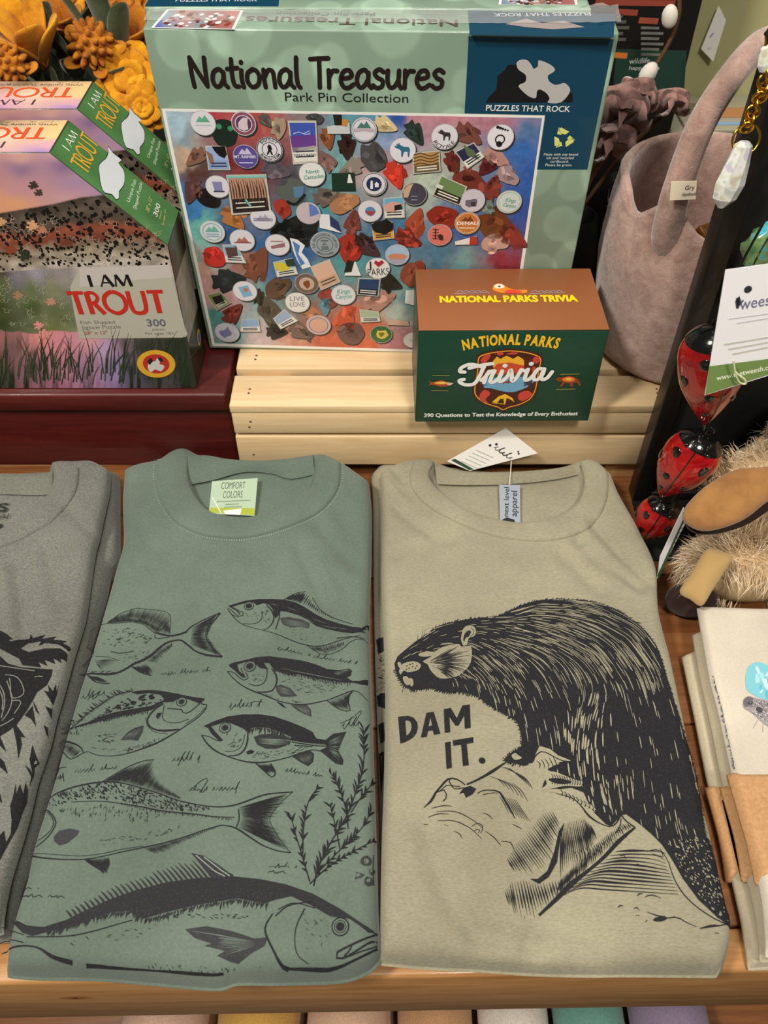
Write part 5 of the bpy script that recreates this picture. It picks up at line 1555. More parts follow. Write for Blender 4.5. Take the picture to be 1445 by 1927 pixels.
fill_between(C((640, 690), (740, 600), (880, 530)), C((760, 710), (820, 630), (880, 575)), 22, A, 1.8 * PXM)
fill_between(C((520, 745), (580, 735), (640, 720)), C((600, 800), (700, 830), (710, 790)), 14, A, 2.2 * PXM); S_([(520, 745), (600, 800), (700, 828)], 2.5)
fill_between(C((120, 825), (200, 835)), C((190, 885), (320, 895)), 9, A, 2.4 * PXM); S_([(120, 825), (180, 880), (250, 898), (320, 900)], 2)
fill_between(C((180, 690), (195, 720)), C((400, 690), (260, 785)), 12, A, 1.1 * PXM); S_([(190, 655), (300, 660), (405, 692)], 1)
ticks(A, C((160, 440), (400, 380), (560, 400), (680, 460), (700, 540), (500, 560), (250, 560)), 55, 8, -.35, 1.3 * PXM, seed=2)
ticks(A, C((450, 640), (700, 590), (640, 680), (450, 700)), 22, 6, -.3, 1.0 * PXM, seed=3)
S_([(330, 610), (400, 625), (470, 620), (540, 605)], 1.6)
ticks(A, C((100, 790), (400, 790), (560, 710), (600, 690), (420, 800), (200, 818)), 45, 8, -.2, 1.2 * PXM, seed=4)
# fish two (upper right)
C = crop(410, 1100, 4.661)
DK = [(90, 190), (240, 145), (360, 130), (480, 130), (580, 135), (680, 160), (760, 200), (850, 260), (950, 310), (1080, 350), (1180, 375), (1260, 385), (1328, 368), (1325, 408), (1270, 405), (1300, 432), (1180, 430), (1080, 420), (950, 392), (860, 365), (780, 310), (700, 270), (600, 240), (552, 236), (535, 270), (505, 300), (480, 220), (450, 180), (400, 165), (340, 185), (310, 158), (230, 168), (180, 180), (120, 200)]
A.poly(C(*DK), INKC, 2)
fill_between(C((580, 135), (700, 160), (850, 230), (1000, 300), (1180, 352)), C((640, 100), (770, 68), (850, 190), (1000, 285), (1180, 350)), 34, A, 2.4 * PXM)
fill_between(C((600, 140), (660, 150), (720, 170)), C((650, 95), (720, 70), (770, 70)), 12, A, 4 * PXM)
S_([(580, 136), (640, 100), (700, 75), (770, 66)], 1.2); S_([(830, 120), (880, 200), (930, 250), (1000, 290), (1080, 320), (1180, 350)], 1.3)
S_([(85, 222), (140, 290), (180, 330), (260, 370), (400, 405), (520, 440), (640, 490), (740, 525), (850, 545), (960, 530), (1060, 495), (1180, 462), (1250, 452)], [1.2, 1.6, 1, 2, 1.8, 1.6, 1])
S_([(780, 537), (860, 592), (940, 620), (1020, 602), (1100, 562), (1150, 512), (1220, 482), (1285, 490), (1320, 520)], 1.2); S_([(1040, 475), (1180, 460), (1280, 478)], 2)
fill_between(C((800, 540), (960, 530), (1100, 500)), C((860, 590), (960, 618), (1100, 545)), 22, A, 1.8 * PXM)
S_([(85, 212), (120, 228), (160, 270), (200, 282), (226, 266), (215, 240), (190, 240), (150, 210), (100, 200)], 1.5); S_([(95, 232), (130, 272), (185, 288)], 1.2); S_([(120, 205), (170, 235), (195, 265)], 2)
eye(A, C((272, 192))[0], 8.2, .68, M_GRN)
S_([(385, 240), (385, 300), (350, 335), (290, 350), (220, 345)], 1.2); S_([(425, 180), (470, 230), (492, 290), (478, 340), (440, 385), (400, 402)], [2, 3, 2.4, 1.2]); S_([(528, 220), (542, 280), (505, 395)], 2)
A.poly(C((545, 297), (620, 288), (740, 310), (805, 342), (798, 388), (720, 372), (640, 378), (570, 355)), '#3a3c3e', 3)
fill_between(C((560, 310), (570, 350)), C((800, 345), (795, 388)), 9, A, .9 * PXM, 'CLOTH', layer=4)
ticks(A, C((390, 200), (450, 210), (460, 330), (395, 330)), 16, 5, 1.4, 1.2 * PXM, seed=5); ticks(A, C((240, 240), (370, 240), (350, 320), (250, 300)), 16, 4, .2, .8 * PXM, seed=6)
ticks(A, C((560, 360), (900, 420), (900, 500), (700, 480)), 14, 7, .15, .8 * PXM, seed=7)
for p_ in ([(460, 172), (540, 190)], [(600, 200), (700, 240)], [(820, 300), (960, 350)], [(1000, 375), (1150, 400)], [(700, 270), (840, 340)], [(900, 360), (1040, 392)]):
    S_(p_, 1, 4, 1) if False else A.stroke(C(*p_), PXM, 'CLOTH', 4, taper='both')
# fish three
DK = [(95, 710), (130, 690), (240, 665), (340, 640), (450, 632), (600, 650), (740, 670), (850, 700), (960, 745), (1060, 755), (1150, 740), (1175, 760), (1165, 800), (1130, 820), (1180, 850), (1240, 850), (1320, 842), (1315, 890), (1260, 882), (1180, 865), (1080, 860), (960, 845), (820, 820), (700, 790), (620, 795), (540, 765), (500, 765), (450, 690), (400, 690), (440, 745), (370, 735), (330, 700), (300, 672), (230, 685), (170, 705), (185, 760), (245, 812), (215, 820), (150, 760), (105, 722)]
A.poly(C(*DK), INKC, 2)
S_([(85, 768), (130, 820), (200, 880), (290, 930), (400, 970), (520, 1020), (640, 1050), (760, 1055), (880, 1035), (980, 1010), (1080, 970), (1180, 935), (1240, 950), (1290, 1000), (1322, 1032)], [1.5, 2, 3, 2, 2.4, 1.6, 2, 1])
S_([(82, 765), (140, 775), (200, 830), (240, 842), (268, 818), (240, 770)], 1.6); S_([(200, 735), (225, 790), (240, 820)], 1.4)
eye(A, C((280, 720))[0], 10, .62, M_GRN)
S_([(430, 745), (430, 800), (400, 870), (330, 890), (270, 872)], 1.6); S_([(470, 740), (512, 800), (516, 860), (482, 930), (430, 945), (320, 947)], [2, 3.4, 2.4, 3, 2])
A.poly(C((510, 890), (560, 883), (630, 910), (697, 982), (620, 987), (550, 985), (515, 940)), '#38393c', 3)
fill_between(C((520, 900), (530, 950)), C((640, 930), (660, 975)), 8, A, .9 * PXM, 'CLOTH', layer=4)
A.poly(C((510, 1025), (560, 1045), (605, 1090), (560, 1072)), INKC, 2); A.poly(C((640, 1060), (780, 1060), (815, 1100), (820, 1162), (760, 1140), (700, 1110)), '#38393c', 2)
fill_between(C((680, 1065), (780, 1065)), C((760, 1135), (815, 1150)), 9, A, .8 * PXM, 'CLOTH', layer=3)
S_([(960, 1022), (1020, 1070), (1080, 1102), (1160, 1113), (1145, 1050), (1150, 985), (1180, 938)], 1.8); fill_between(C((970, 1020), (1080, 970), (1170, 940)), C((1060, 1095), (1150, 1110), (1150, 990)), 26, A, 1.5 * PXM)
S_([(1100, 770), (1165, 765)], 2); fill_between(C((1070, 800), (1170, 760)), C((1010, 775), (1100, 745)), 10, A, 1 * PXM, 'CLOTH', layer=3)
A.stroke(C((560, 740), (760, 780), (960, 820), (1100, 845)), 1.2 * PXM, 'CLOTH', 4, taper='both')
fringe(A, C((540, 765), (700, 795), (960, 850), (1150, 868)), 60, 6, 1.3, 1.4 * PXM, seed=8)
ticks(A, C((540, 800), (800, 840), (1150, 880), (1100, 940), (700, 960), (560, 860)), 60, 8, .12, .8 * PXM, seed=9); ticks(A, C((300, 790), (420, 780), (390, 860), (290, 850)), 14, 6, .1, .8 * PXM, seed=10)
ticks(A, C((400, 955), (520, 1000), (760, 1040), (640, 1040), (480, 1000)), 24, 8, .35, 1.1 * PXM, seed=11)
# fish four (facing right)
C = crop(90, 1280, 4.379)
A.poly(C((690, 105), (720, 93), (830, 84), (930, 90), (1060, 113), (1180, 138), (1292, 154), (1252, 196), (1190, 172), (1130, 150), (1060, 162), (1030, 182), (955, 185), (955, 150), (925, 122), (830, 108), (740, 120)), INKC, 2)
A.poly(C((110, 447), (200, 402), (330, 350), (440, 300), (560, 265), (700, 240), (850, 215), (960, 165), (940, 200), (850, 250), (720, 275), (620, 295), (520, 315), (400, 350), (250, 388), (150, 432)), INKC, 2)
fringe(A, C((200, 395), (440, 330), (620, 295), (830, 255)), 60, 5, 1.9, 1.6 * PXM, seed=12)
fringe(A, C((130, 420), (260, 345), (420, 220), (560, 130), (700, 90)), 44, 13, -2.6, 2.0 * PXM, seed=13, spread=.2)
S_([(110, 445), (200, 392), (260, 345), (330, 275), (420, 215), (500, 160), (580, 118), (700, 95)], 1.5)
S_([(1290, 156), (1252, 196), (1312, 206), (1300, 240), (1250, 300), (1180, 350), (1090, 410), (1000, 465), (900, 520), (800, 560), (680, 600), (560, 625), (450, 626), (380, 612), (340, 592), (290, 597)], [3, 1.6, 1.6, 3, 3, 1.6, 1.4, 1.2])
S_([(290, 597), (270, 555), (200, 520), (110, 500)], [1.5, 4, 2]); S_([(90, 540), (130, 600), (190, 655), (250, 625), (300, 600)], 1.4)
fill_between(C((280, 580), (200, 520), (110, 500)), C((200, 650), (130, 590), (90, 545)), 26, A, 1.3 * PXM)
eye(A, C((1103, 182))[0], 8.6, .58, M_GRN)
S_([(955, 195), (885, 240), (832, 300), (820, 350), (860, 400), (950, 420), (1085, 408)], [2, 3.4, 2.4, 3, 5, 3]); S_([(808, 310), (818, 370), (880, 430), (990, 445)], 1); S_([(960, 210), (950, 260), (945, 320), (1000, 352), (1080, 352), (1160, 322)], 1.2)
S_([(1252, 196), (1200, 240), (1150, 275), (1112, 268), (1100, 240)], 1.8); S_([(1300, 225), (1230, 300), (1130, 365)], 1); S_([(985, 235), (1045, 240), (1100, 245)], 2.2)
A.poly(C((890, 300), (905, 275), (940, 270), (925, 300), (905, 325)), INKC, 3)
A.poly(C((600, 497), (660, 430), (720, 395), (790, 375), (780, 430), (740, 502), (680, 492)), '#323437', 3); fill_between(C((620, 490), (700, 490)), C((700, 420), (780, 390)), 8, A, .9 * PXM, 'CLOTH', layer=4)
q = np.random.default_rng(5)
for i in range(60):
    x = q.uniform(480, 930); yt = np.interp(x, [480, 720, 930], [240, 130, 120]); yb = np.interp(x, [480, 720, 930], [270, 225, 190])
    y = q.uniform(yt, yb)
    A.poly(blob(C((x, y))[0], q.uniform(1.2, 3.2), i, 6, .35, 1.5, -.3), INKC, 3)
ticks(A, C((330, 350), (480, 250), (560, 260), (420, 310)), 20, 7, -.6, 1.4 * PXM, seed=14); ticks(A, C((420, 440), (570, 440), (560, 515), (420, 515)), 26, 8, -.15, 1.3 * PXM, seed=15)
ticks(A, C((320, 555), (600, 570), (860, 500), (1000, 450), (900, 520), (650, 600)), 46, 7, -.35, 1.1 * PXM, seed=16); ticks(A, C((160, 430), (300, 400), (260, 470)), 10, 6, 1.8, 1.3 * PXM, seed=17)
# fish five
C = crop(370, 1310, 4.129)
A.poly(C((55, 235), (130, 200), (240, 160), (360, 145), (480, 143), (600, 160), (720, 200), (820, 240), (900, 280), (930, 332), (1010, 345), (1020, 385), (860, 370), (740, 350), (735, 320), (640, 280), (560, 250), (480, 240), (420, 250), (402, 290), (370, 260), (330, 240), (270, 215), (220, 205), (170, 220), (110, 238), (155, 290), (205, 345), (180, 355), (120, 300), (90, 252)), INKC, 2)
A.poly(C((445, 320), (500, 300), (600, 295), (700, 320), (732, 350), (700, 385), (620, 412), (540, 412), (470, 380)), '#2e3033', 3); fill_between(C((470, 330), (480, 370)), C((720, 345), (690, 385)), 12, A, .9 * PXM, 'CLOTH', layer=4)
A.poly(C((1000, 345), (1060, 295), (1162, 279), (1130, 350), (1100, 425), (1140, 500), (1135, 538), (1080, 527), (1010, 470), (955, 425), (1010, 400)), '#26282a', 2); fill_between(C((1020, 360), (1030, 430)), C((1140, 300), (1120, 510)), 18, A, 1.1 * PXM, 'CLOTH', layer=4, prob=.8)
S_([(40, 308), (80, 370), (150, 430), (240, 470), (350, 505), (470, 520), (600, 505), (720, 475), (820, 440), (900, 420), (960, 430)], [2, 3, 2, 3, 1.8, 2, 2]); S_([(38, 306), (100, 318), (150, 345), (190, 352)], 1.5)
fringe(A, C((420, 250), (480, 240), (560, 255), (640, 285), (735, 335)), 40, 13, 1.75, 2.2 * PXM, seed=18)
eye(A, C((222, 250))[0], 9.8, .6, M_GRN)
S_([(398, 270), (395, 350), (370, 420), (320, 460), (250, 467)], [2, 3, 3, 1.5]); S_([(375, 300), (350, 390), (290, 430), (220, 430)], 1); S_([(110, 240), (150, 290), (180, 345)], 1)
ticks(A, C((230, 300), (370, 290), (340, 400), (230, 400)), 16, 9, -.5, 1.2 * PXM, seed=19); ticks(A, C((400, 420), (540, 430), (760, 400), (900, 400), (700, 470), (450, 500)), 60, 8, -.2, .9 * PXM, seed=20)
A.poly(C((740, 470), (800, 440), (880, 425), (912, 450), (905, 512), (865, 547), (800, 512)), '#2a2c2f', 2); fill_between(C((780, 465), (880, 440)), C((850, 535), (900, 500)), 9, A, .8 * PXM, 'CLOTH', layer=3)
S_([(460, 525), (520, 580), (590, 636), (612, 590), (575, 528)], 2); fill_between(C((470, 525), (570, 530)), C((560, 610), (612, 595)), 14, A, 2 * PXM)
A.poly(C((385, 435), (420, 420), (450, 430), (430, 450), (395, 455)), INKC, 3)
for l in ([(740, 360), (900, 385), (1010, 392)], [(760, 385), (900, 395)]):
    S_(l, 2)
for l in ([(700, 345), (860, 372), (1000, 380)],):
    A.stroke(C(*l), PXM, 'CLOTH', 5)
# fish six (long, forked tail)
C = crop(40, 1420, 2.779)
S_([(120, 262), (160, 220), (220, 190), (300, 165), (420, 145), (520, 150), (620, 175), (720, 205), (800, 235), (900, 260), (1010, 275), (1100, 270), (1180, 245), (1280, 210), (1420, 197)], [2.4, 3, 2, 2, 2, 3, 2])
S_([(1420, 197), (1360, 250), (1310, 310), (1300, 350), (1330, 410), (1370, 470), (1410, 515)], .8); S_([(1410, 515), (1340, 505), (1260, 475), (1190, 430), (1120, 385), (1050, 370)], [2, 2, 3, 2])
S_([(1050, 370), (960, 395), (860, 430), (740, 465), (640, 487), (520, 512), (420, 535), (320, 550), (180, 548), (50, 535)], [2, 1.6, 2, 1.4, 2, 2.6]); S_([(640, 480), (520, 498), (420, 520), (300, 532), (120, 520), (50, 520)], 1)
fill_between(C((430, 148), (520, 152), (620, 177), (720, 207), (830, 235)), C((560, 70), (690, 30), (690, 80), (725, 145), (828, 222)), 64, A, 1.7 * PXM, jitter=.1); fill_between(C((430, 146), (520, 150), (620, 175)), C((500, 105), (600, 80), (680, 120)), 34, A, 1.9 * PXM)
S_([(420, 146), (480, 110), (560, 65), (640, 35), (695, 28)], 1.6)
fill_between(C((1130, 280), (1150, 330), (1130, 380)), C((1410, 202), (1300, 345), (1400, 508)), 60, A, 1.2 * PXM); fill_between(C((1200, 260), (1200, 330), (1220, 420)), C((1410, 202), (1305, 345), (1390, 490)), 40, A, 1.5 * PXM)
S_([(1135, 285), (1140, 340), (1122, 385)], 2)
S_([(100, 310), (130, 290), (165, 320), (182, 362), (150, 420), (110, 460), (50, 505)], 1.8); S_([(110, 318), (135, 302), (160, 330), (170, 362), (140, 415), (60, 470)], 1.2); S_([(120, 330), (90, 400), (75, 440)], 1)
A.poly(C((170, 432), (200, 400), (260, 388), (305, 400), (290, 425), (240, 465), (200, 477), (175, 457)), '#3a3b3f', 3)
fill_between(C((320, 545), (400, 540), (455, 535)), C((400, 600), (440, 632), (462, 590)), 22, A, 2.2 * PXM); fill_between(C((640, 487), (800, 445), (1020, 378)), C((720, 525), (860, 455), (1010, 388)), 36, A, 1.9 * PXM)
S_([(260, 250), (400, 245), (520, 257), (640, 277), (740, 297), (900, 312), (1020, 327), (1115, 330)], [1, 1.6, 2.4, 2, 1.4])
ticks(A, C((130, 262), (220, 195), (420, 150), (520, 155), (720, 210), (900, 263), (1000, 280), (900, 300), (740, 285), (640, 265), (520, 240), (400, 230), (260, 240), (160, 280)), 330, 7, .9, 2.0 * PXM, seed=21, spread=.5)
ticks(A, C((180, 290), (400, 260), (520, 270), (740, 310), (700, 350), (500, 350), (250, 320)), 70, 9, 1.9, 1.1 * PXM, seed=22); ticks(A, C((400, 450), (700, 400), (860, 370), (700, 440), (420, 480)), 36, 8, -.3, 1.0 * PXM, seed=23)
fringe(A, C((520, 258), (740, 299), (1100, 335)), 60, 5, 1.8, 1.3 * PXM, seed=24)
# fish seven (large, lower)
C = crop(0, 1580, 2.007)
A.poly(C((34, 298), (100, 325), (170, 330), (250, 305), (320, 270), (420, 225), (520, 190), (640, 160), (760, 145), (880, 140), (980, 150), (1080, 170), (1180, 205), (1280, 260), (1370, 320), (1424, 360), (1390, 352), (1320, 300), (1250, 292), (1180, 252), (1100, 215), (1040, 228), (1000, 242), (900, 222), (800, 238), (730, 250), (640, 272), (540, 300), (480, 268), (400, 280), (320, 312), (240, 338), (170, 352), (120, 365), (85, 352)), '#2b2b2f', 2)
fringe(A, C((180, 350), (400, 280), (480, 270), (560, 300), (740, 250), (900, 225), (1010, 242)), 150, 14, 1.95, 2.2 * PXM, '#2b2b2f', seed=25)
q = np.random.default_rng(31)
bl = resample(C((270, 292), (420, 225), (520, 190), (640, 160), (720, 150), (880, 142)), 34)
for i, p_ in enumerate(bl):
    L_ = np.interp(i, [0, 18, 26, 30, 33], [16, 26, 40, 52, 12])
    e = p_ + np.array([-.62, -.72]) * L_ * q.uniform(.85, 1.1)
    A.stroke([p_, (p_ + e) / 2 + [0, -1], e], np.array([3.4, 2.8, .6]) * PXM, '#2f2f33', 3)
A.poly(C((722, 52), (770, 62), (830, 100), (885, 142), (800, 146), (760, 95)), '#35353a', 3)
for l in ([(740, 60), (810, 120), (850, 140)], [(770, 66), (840, 120), (868, 138)]):
    A.stroke(C(*l), 1.6 * PXM, '#8a978b', 4)
eye(A, C((1285, 330))[0], 14.5, .55, M_GRN)
S_([(1426, 360), (1380, 375), (1320, 402), (1272, 428), (1270, 448), (1300, 448), (1340, 425), (1400, 388), (1426, 392)], [2.5, 3, 3, 2.5, 3]); S_([(1330, 395), (1320, 420), (1300, 440)], 2); S_([(1425, 405), (1360, 425), (1320, 442)], 1.5)
S_([(1426, 415), (1350, 452), (1250, 500), (1200, 500), (1150, 495), (1090, 492)], [2.5, 3, 5, 3]); S_([(1030, 280), (1000, 340), (1035, 425), (1065, 480), (1090, 495)], [2, 3, 3, 6]); S_([(1150, 262), (1116, 340), (1120, 430), (1165, 472)], [2, 1.4, 1])
S_([(1040, 290), (1090, 250), (1180, 235)], 2); S_([(1050, 265), (1110, 240), (1190, 260)], 1.4)
A.poly(C((700, 340), (780, 328), (880, 348), (960, 375), (1010, 370), (1000, 402), (950, 430), (900, 472), (868, 462), (820, 440), (850, 422), (770, 402), (800, 395), (735, 372)), '#37373b', 3); fill_between(C((960, 385), (970, 400)), C((720, 345), (840, 440)), 12, A, 1.2 * PXM, 'CLOTH', layer=4)
S_([(100, 368), (250, 366), (340, 350), (440, 322), (500, 305)], [1.5, 2, 1.5]); ticks(A, C((640, 280), (960, 285), (1000, 295), (960, 300), (640, 295)), 30, 8, .05, 1.4 * PXM, seed=26); ticks(A, C((120, 380), (300, 350), (600, 320), (640, 370), (300, 400)), 18, 8, .05, 1 * PXM, seed=27)
S_([(8, 432), (50, 408), (100, 402), (150, 412), (200, 445), (275, 468)], [2, 3, 2, 5, 6]); S_([(0, 395), (40, 380), (90, 390)], 1.5); S_([(0, 330), (40, 345), (90, 360)], 1.2)
S_([(330, 482), (450, 492), (600, 500), (760, 512), (850, 520)], [5, 3, 2, 4, 3]); ticks(A, C((540, 470), (900, 490), (1000, 480), (880, 512), (560, 500)), 30, 8, 1.2, 1.2 * PXM, seed=28)
ticks(A, C((1130, 280), (1240, 290), (1260, 400), (1150, 420)), 18, 7, .8, .8 * PXM, seed=29)
# seaweed
def sprig(line, n, ll, seed, w=1.6):
    q = np.random.default_rng(seed)
    P = resample(smooth(line, 6), n)
    A.stroke(P, np.array([w * 1.3, w * .8]) * PXM, INKC, 3)
    T = np.gradient(P, axis=0)
    T /= np.linalg.norm(T, axis=1)[:, None]
    for i in range(2, n):
        for s_ in (-1, 1):
            if q.uniform() < .62:
                a = s_ * q.uniform(.35, .7)
                d = np.array([T[i, 0] * math.cos(a) - T[i, 1] * math.sin(a), T[i, 0] * math.sin(a) + T[i, 1] * math.cos(a)])
                e = P[i] + d * ll * q.uniform(.8, 1.5)
                A.stroke([P[i], (P[i] + e) / 2 + d[::-1] * [1, -1] * s_ * 1.5, e], np.array([.8, 4.2, .5]) * PXM, INKC, 3, sm=3)
sprig([(583, 1660), (568, 1610), (556, 1570), (548, 1538)], 14, 14, 1); sprig([(570, 1600), (571, 1560), (580, 1510), (600, 1480)], 15, 14, 2)
sprig([(590, 1668), (600, 1630), (620, 1590), (650, 1540), (670, 1490), (684, 1440), (684, 1375)], 34, 17, 3, 2); sprig([(655, 1560), (650, 1520), (632, 1470), (623, 1458)], 14, 14, 4)
sprig([(640, 1600), (632, 1560), (622, 1520)], 9, 13, 5); sprig([(600, 1640), (640, 1600), (680, 1560), (697, 1530)], 16, 15, 6); sprig([(660, 1530), (680, 1500), (697, 1480)], 8, 13, 7); sprig([(583, 1664), (620, 1630), (670, 1600), (700, 1585)], 14, 11, 8)
for cx, cy, s_ in ((690, 1622, 9), (675, 1648, 8), (695, 1658, 8), (700, 1640, 6)):
    A.poly(blob((cx, cy), s_, int(cx), 8, .4), '#3a3c3c', 3, sm=2); A.poly(blob((cx - 1, cy - 1), s_ * .5, int(cx) + 1, 6, .4), 'CLOTH', 4)
S_ = lambda pts, w=1.0: A.stroke(pts, w * PXM, INKC, 3, sm=4)
S_([(703, 1610), (702, 1640), (704, 1668)], 1.5)
# handwriting
for a, b, h, n, sd in (((302, 1271), (398, 1264), 8, 16, 1), ((520, 1222), (585, 1236), 8, 9, 2), ((588, 1238), (672, 1251), 7, 14, 3), ((430, 1332), (490, 1331), 13, 8, 4), ((152, 1316), (200, 1308), 13, 5, 5), ((323, 1434), (378, 1430), 14, 7, 6), ((112, 1468), (122, 1463), 14, 2, 7), ((140, 1455), (228, 1447), 11, 13, 8), ((355, 1490), (448, 1487), 13, 13, 9), ((535, 1453), (608, 1463), 8, 11, 10), ((642, 1368), (686, 1366), 14, 5, 11), ((505, 1633), (560, 1634), 8, 8, 12), ((503, 1643), (540, 1644), 6, 6, 13), ((36, 1674), (76, 1672), 6, 6, 14), ((34, 1688), (124, 1690), 8, 13, 15), ((98, 1468), (118, 1466), 12, 3, 16)):
    scribble(A, a, b, h, n, sd, w=.0005)
S_([(640, 1362), (662, 1352), (676, 1340), (682, 1338), (674, 1350), (664, 1368)], 1)
S_([(100, 1450), (112, 1446), (125, 1444)], 1.4); S_([(112, 1446), (106, 1460), (98, 1472)], 1.8)
S_([(470, 1324), (482, 1320), (494, 1322)], 1.3); S_([(165, 1318), (178, 1298), (172, 1312), (190, 1300)], 1.2); S_([(335, 1442), (345, 1420), (350, 1414), (340, 1428)], 1.2); S_([(362, 1485), (378, 1470), (392, 1466), (376, 1492)], 1.2)
A.build('fish_print', [INK_FABRIC, M_GREEN], GREEN_T, 'black fish sketches, seaweed and handwriting')
# stitching along the collar
B = Art(GREEN_C, lift=0.0012)
for off, l0 in ((0, OUT),):
    base_l = resample(smooth(np.array(OUT, float), 8), 230)
    cen = np.array([466, 900.0])
    for k_, (o1, o2) in enumerate(((-3, -1.5), (3.5, 7.5))):
        d = base_l - cen
        d /= np.linalg.norm(d, axis=1)[:, None]
        P0, P1 = base_l + d * o1, base_l + d * o2
        if k_ == 0:
            P1 = P0 + np.roll(d, 1, axis=1) * [[-1, 1]] * 2.2
        B.strokes(P0[::2 if k_ else 1], P1[::2 if k_ else 1], .0004, lin('#a9b5a8'), 1, local=False)
B.build('stitching', INK_MATT, GREEN_T, 'pale double stitching round the collar')
# ------------------------------------------------------------------ beaver print
A = Art(OLIVE_C, lift=0.00025, step=0.00005)
PXM = 0.00037
INKB = '#232327'
BV = [(744, 1262), (742, 1250), (748, 1236), (762, 1224), (780, 1209), (795, 1199), (812, 1186), (832, 1176), (858, 1170), (880, 1166), (905, 1163), (925, 1162), (940, 1159), (960, 1149), (985, 1138), (1010, 1131), (1040, 1128), (1070, 1129), (1100, 1130), (1130, 1137), (1165, 1150), (1195, 1170), (1218, 1192), (1235, 1216), (1246, 1245), (1256, 1280), (1270, 1325), (1285, 1375), (1300, 1420), (1312, 1465), (1319, 1510), (1322, 1545), (1326, 1570), (1338, 1595), (1346, 1620), (1352, 1650), (1362, 1690), (1372, 1722), (1375, 1740), (1372, 1746), (1350, 1728), (1315, 1695), (1285, 1655), (1262, 1615), (1245, 1590), (1225, 1570), (1205, 1553), (1193, 1544), (1178, 1533), (1168, 1535), (1150, 1555), (1140, 1552), (1118, 1530), (1105, 1508), (1098, 1492), (1075, 1483), (1045, 1487), (1020, 1482), (1024, 1470), (1040, 1456), (1030, 1448), (1045, 1440), (1065, 1436), (1082, 1436), (1070, 1430), (1050, 1422), (1035, 1410), (1015, 1404), (1008, 1418), (1002, 1436), (985, 1440), (955, 1436), (948, 1430), (958, 1420), (970, 1412), (980, 1408), (982, 1390), (978, 1372), (972, 1358), (955, 1348), (940, 1340), (915, 1325), (900, 1312), (880, 1306), (862, 1303), (846, 1305), (830, 1302), (812, 1296), (795, 1298), (775, 1300), (760, 1292), (750, 1278)]
A.poly(BV, INKB, 2)
GD = np.array([(760, 1235, 1, -.6), (800, 1200, 1, -.7), (850, 1175, 1, -.25), (920, 1170, 1, -.1), (980, 1145, 1, -.35), (1040, 1140, 1, 0), (1100, 1145, 1, .15), (1160, 1170, 1, .5), (1210, 1220, .7, 1), (1240, 1300, .3, 1), (1270, 1400, .22, 1), (1295, 1500, .12, 1),
               (840, 1250, 1, .05), (880, 1275, .9, .6), (930, 1200, 1, .25), (1000, 1190, 1, .25), (1080, 1200, 1, .45), (1150, 1250, .7, 1), (1190, 1330, .25, 1), (1200, 1450, .1, 1), (1230, 1540, .2, 1),
               (920, 1240, .8, .7), (970, 1280, .6, .9), (1020, 1330, .3, 1), (1000, 1380, .15, 1), (1060, 1300, .5, 1), (900, 1300, .2, 1), (860, 1295, .15, 1), (950, 1330, .15, 1), (1110, 1330, -.4, 1), (1095, 1380, -.15, 1), (1120, 1440, .1, 1), (1130, 1500, .3, 1), (1160, 1480, .05, 1), (1300, 1600, .4, 1), (1340, 1690, .4, 1)], float)
GD[:, 2:] /= np.linalg.norm(GD[:, 2:], axis=1)[:, None]
def flow(P):
    d = np.linalg.norm(P[:, None] - GD[None, :, :2], axis=2) + 6
    w = d ** -3.0
    v = w @ GD[:, 2:]
    return v / (np.linalg.norm(v, axis=1)[:, None] + 1e-9)
def fur(n, dens, length, w, col, layer, seed, region=BV, margin=2.5):
    q = np.random.default_rng(seed)
    reg = np.array(region, float)
    lo, hi = reg.min(0), reg.max(0)
    P = q.uniform(lo, hi, (n * 14, 2))
    P = P[inside(P, reg)]
    de = np.zeros(len(P))
    for x, y, r, s_ in dens:
        de = np.maximum(de, s_ * np.exp(-((P[:, 0] - x) ** 2 + (P[:, 1] - y) ** 2) / (r * r)))
    P = P[q.uniform(size=len(P)) < de][:n]
    # keep marks apart so that they read as engraved lines
    cell = {}
    keep = []
    for i, p_ in enumerate(P):
        k_ = (int(p_[0] / 3.2), int(p_[1] / 3.2))
        if cell.get(k_, 0) < 1:
            cell[k_] = cell.get(k_, 0) + 1
            keep.append(i)
    P = P[keep]
    L_ = length * q.uniform(.5, 1.5, len(P))
    k = 7
    X = [P]
    cur = P
    for j in range(k - 1):
        cur = cur + flow(cur) * (L_ / (k - 1))[:, None]
        X.append(cur)
    X = np.array(X)
    ok = inside(X[-1], reg) & inside(X[3], reg)
    X = X[:, ok]
    Wd = w * q.uniform(.6, 1.25, X.shape[1])
    flat = A.L(X.reshape(-1, 2)).reshape(k, -1, 2)
    T = np.gradient(flat, axis=0)
    T /= np.linalg.norm(T, axis=2)[..., None] + 1e-12
    Nn = np.stack([-T[..., 1], T[..., 0]], -1)
    prof = np.sin(np.pi * np.linspace(.06, .94, k)) ** .5
    off = Nn * (Wd[None, :, None] * prof[:, None, None] / 2)
    V = np.stack([flat + off, flat - off], 2)          # k, n, 2 sides, xy
    V = V.transpose(1, 0, 2, 3).reshape(-1, 2)
    fs = []
    for i in range(X.shape[1]):
        o = i * 2 * k
        fs += [(o + 2 * j + 1, o + 2 * j + 3, o + 2 * j + 2, o + 2 * j) for j in range(k - 1)]
    A.put(V, fs, col, layer)
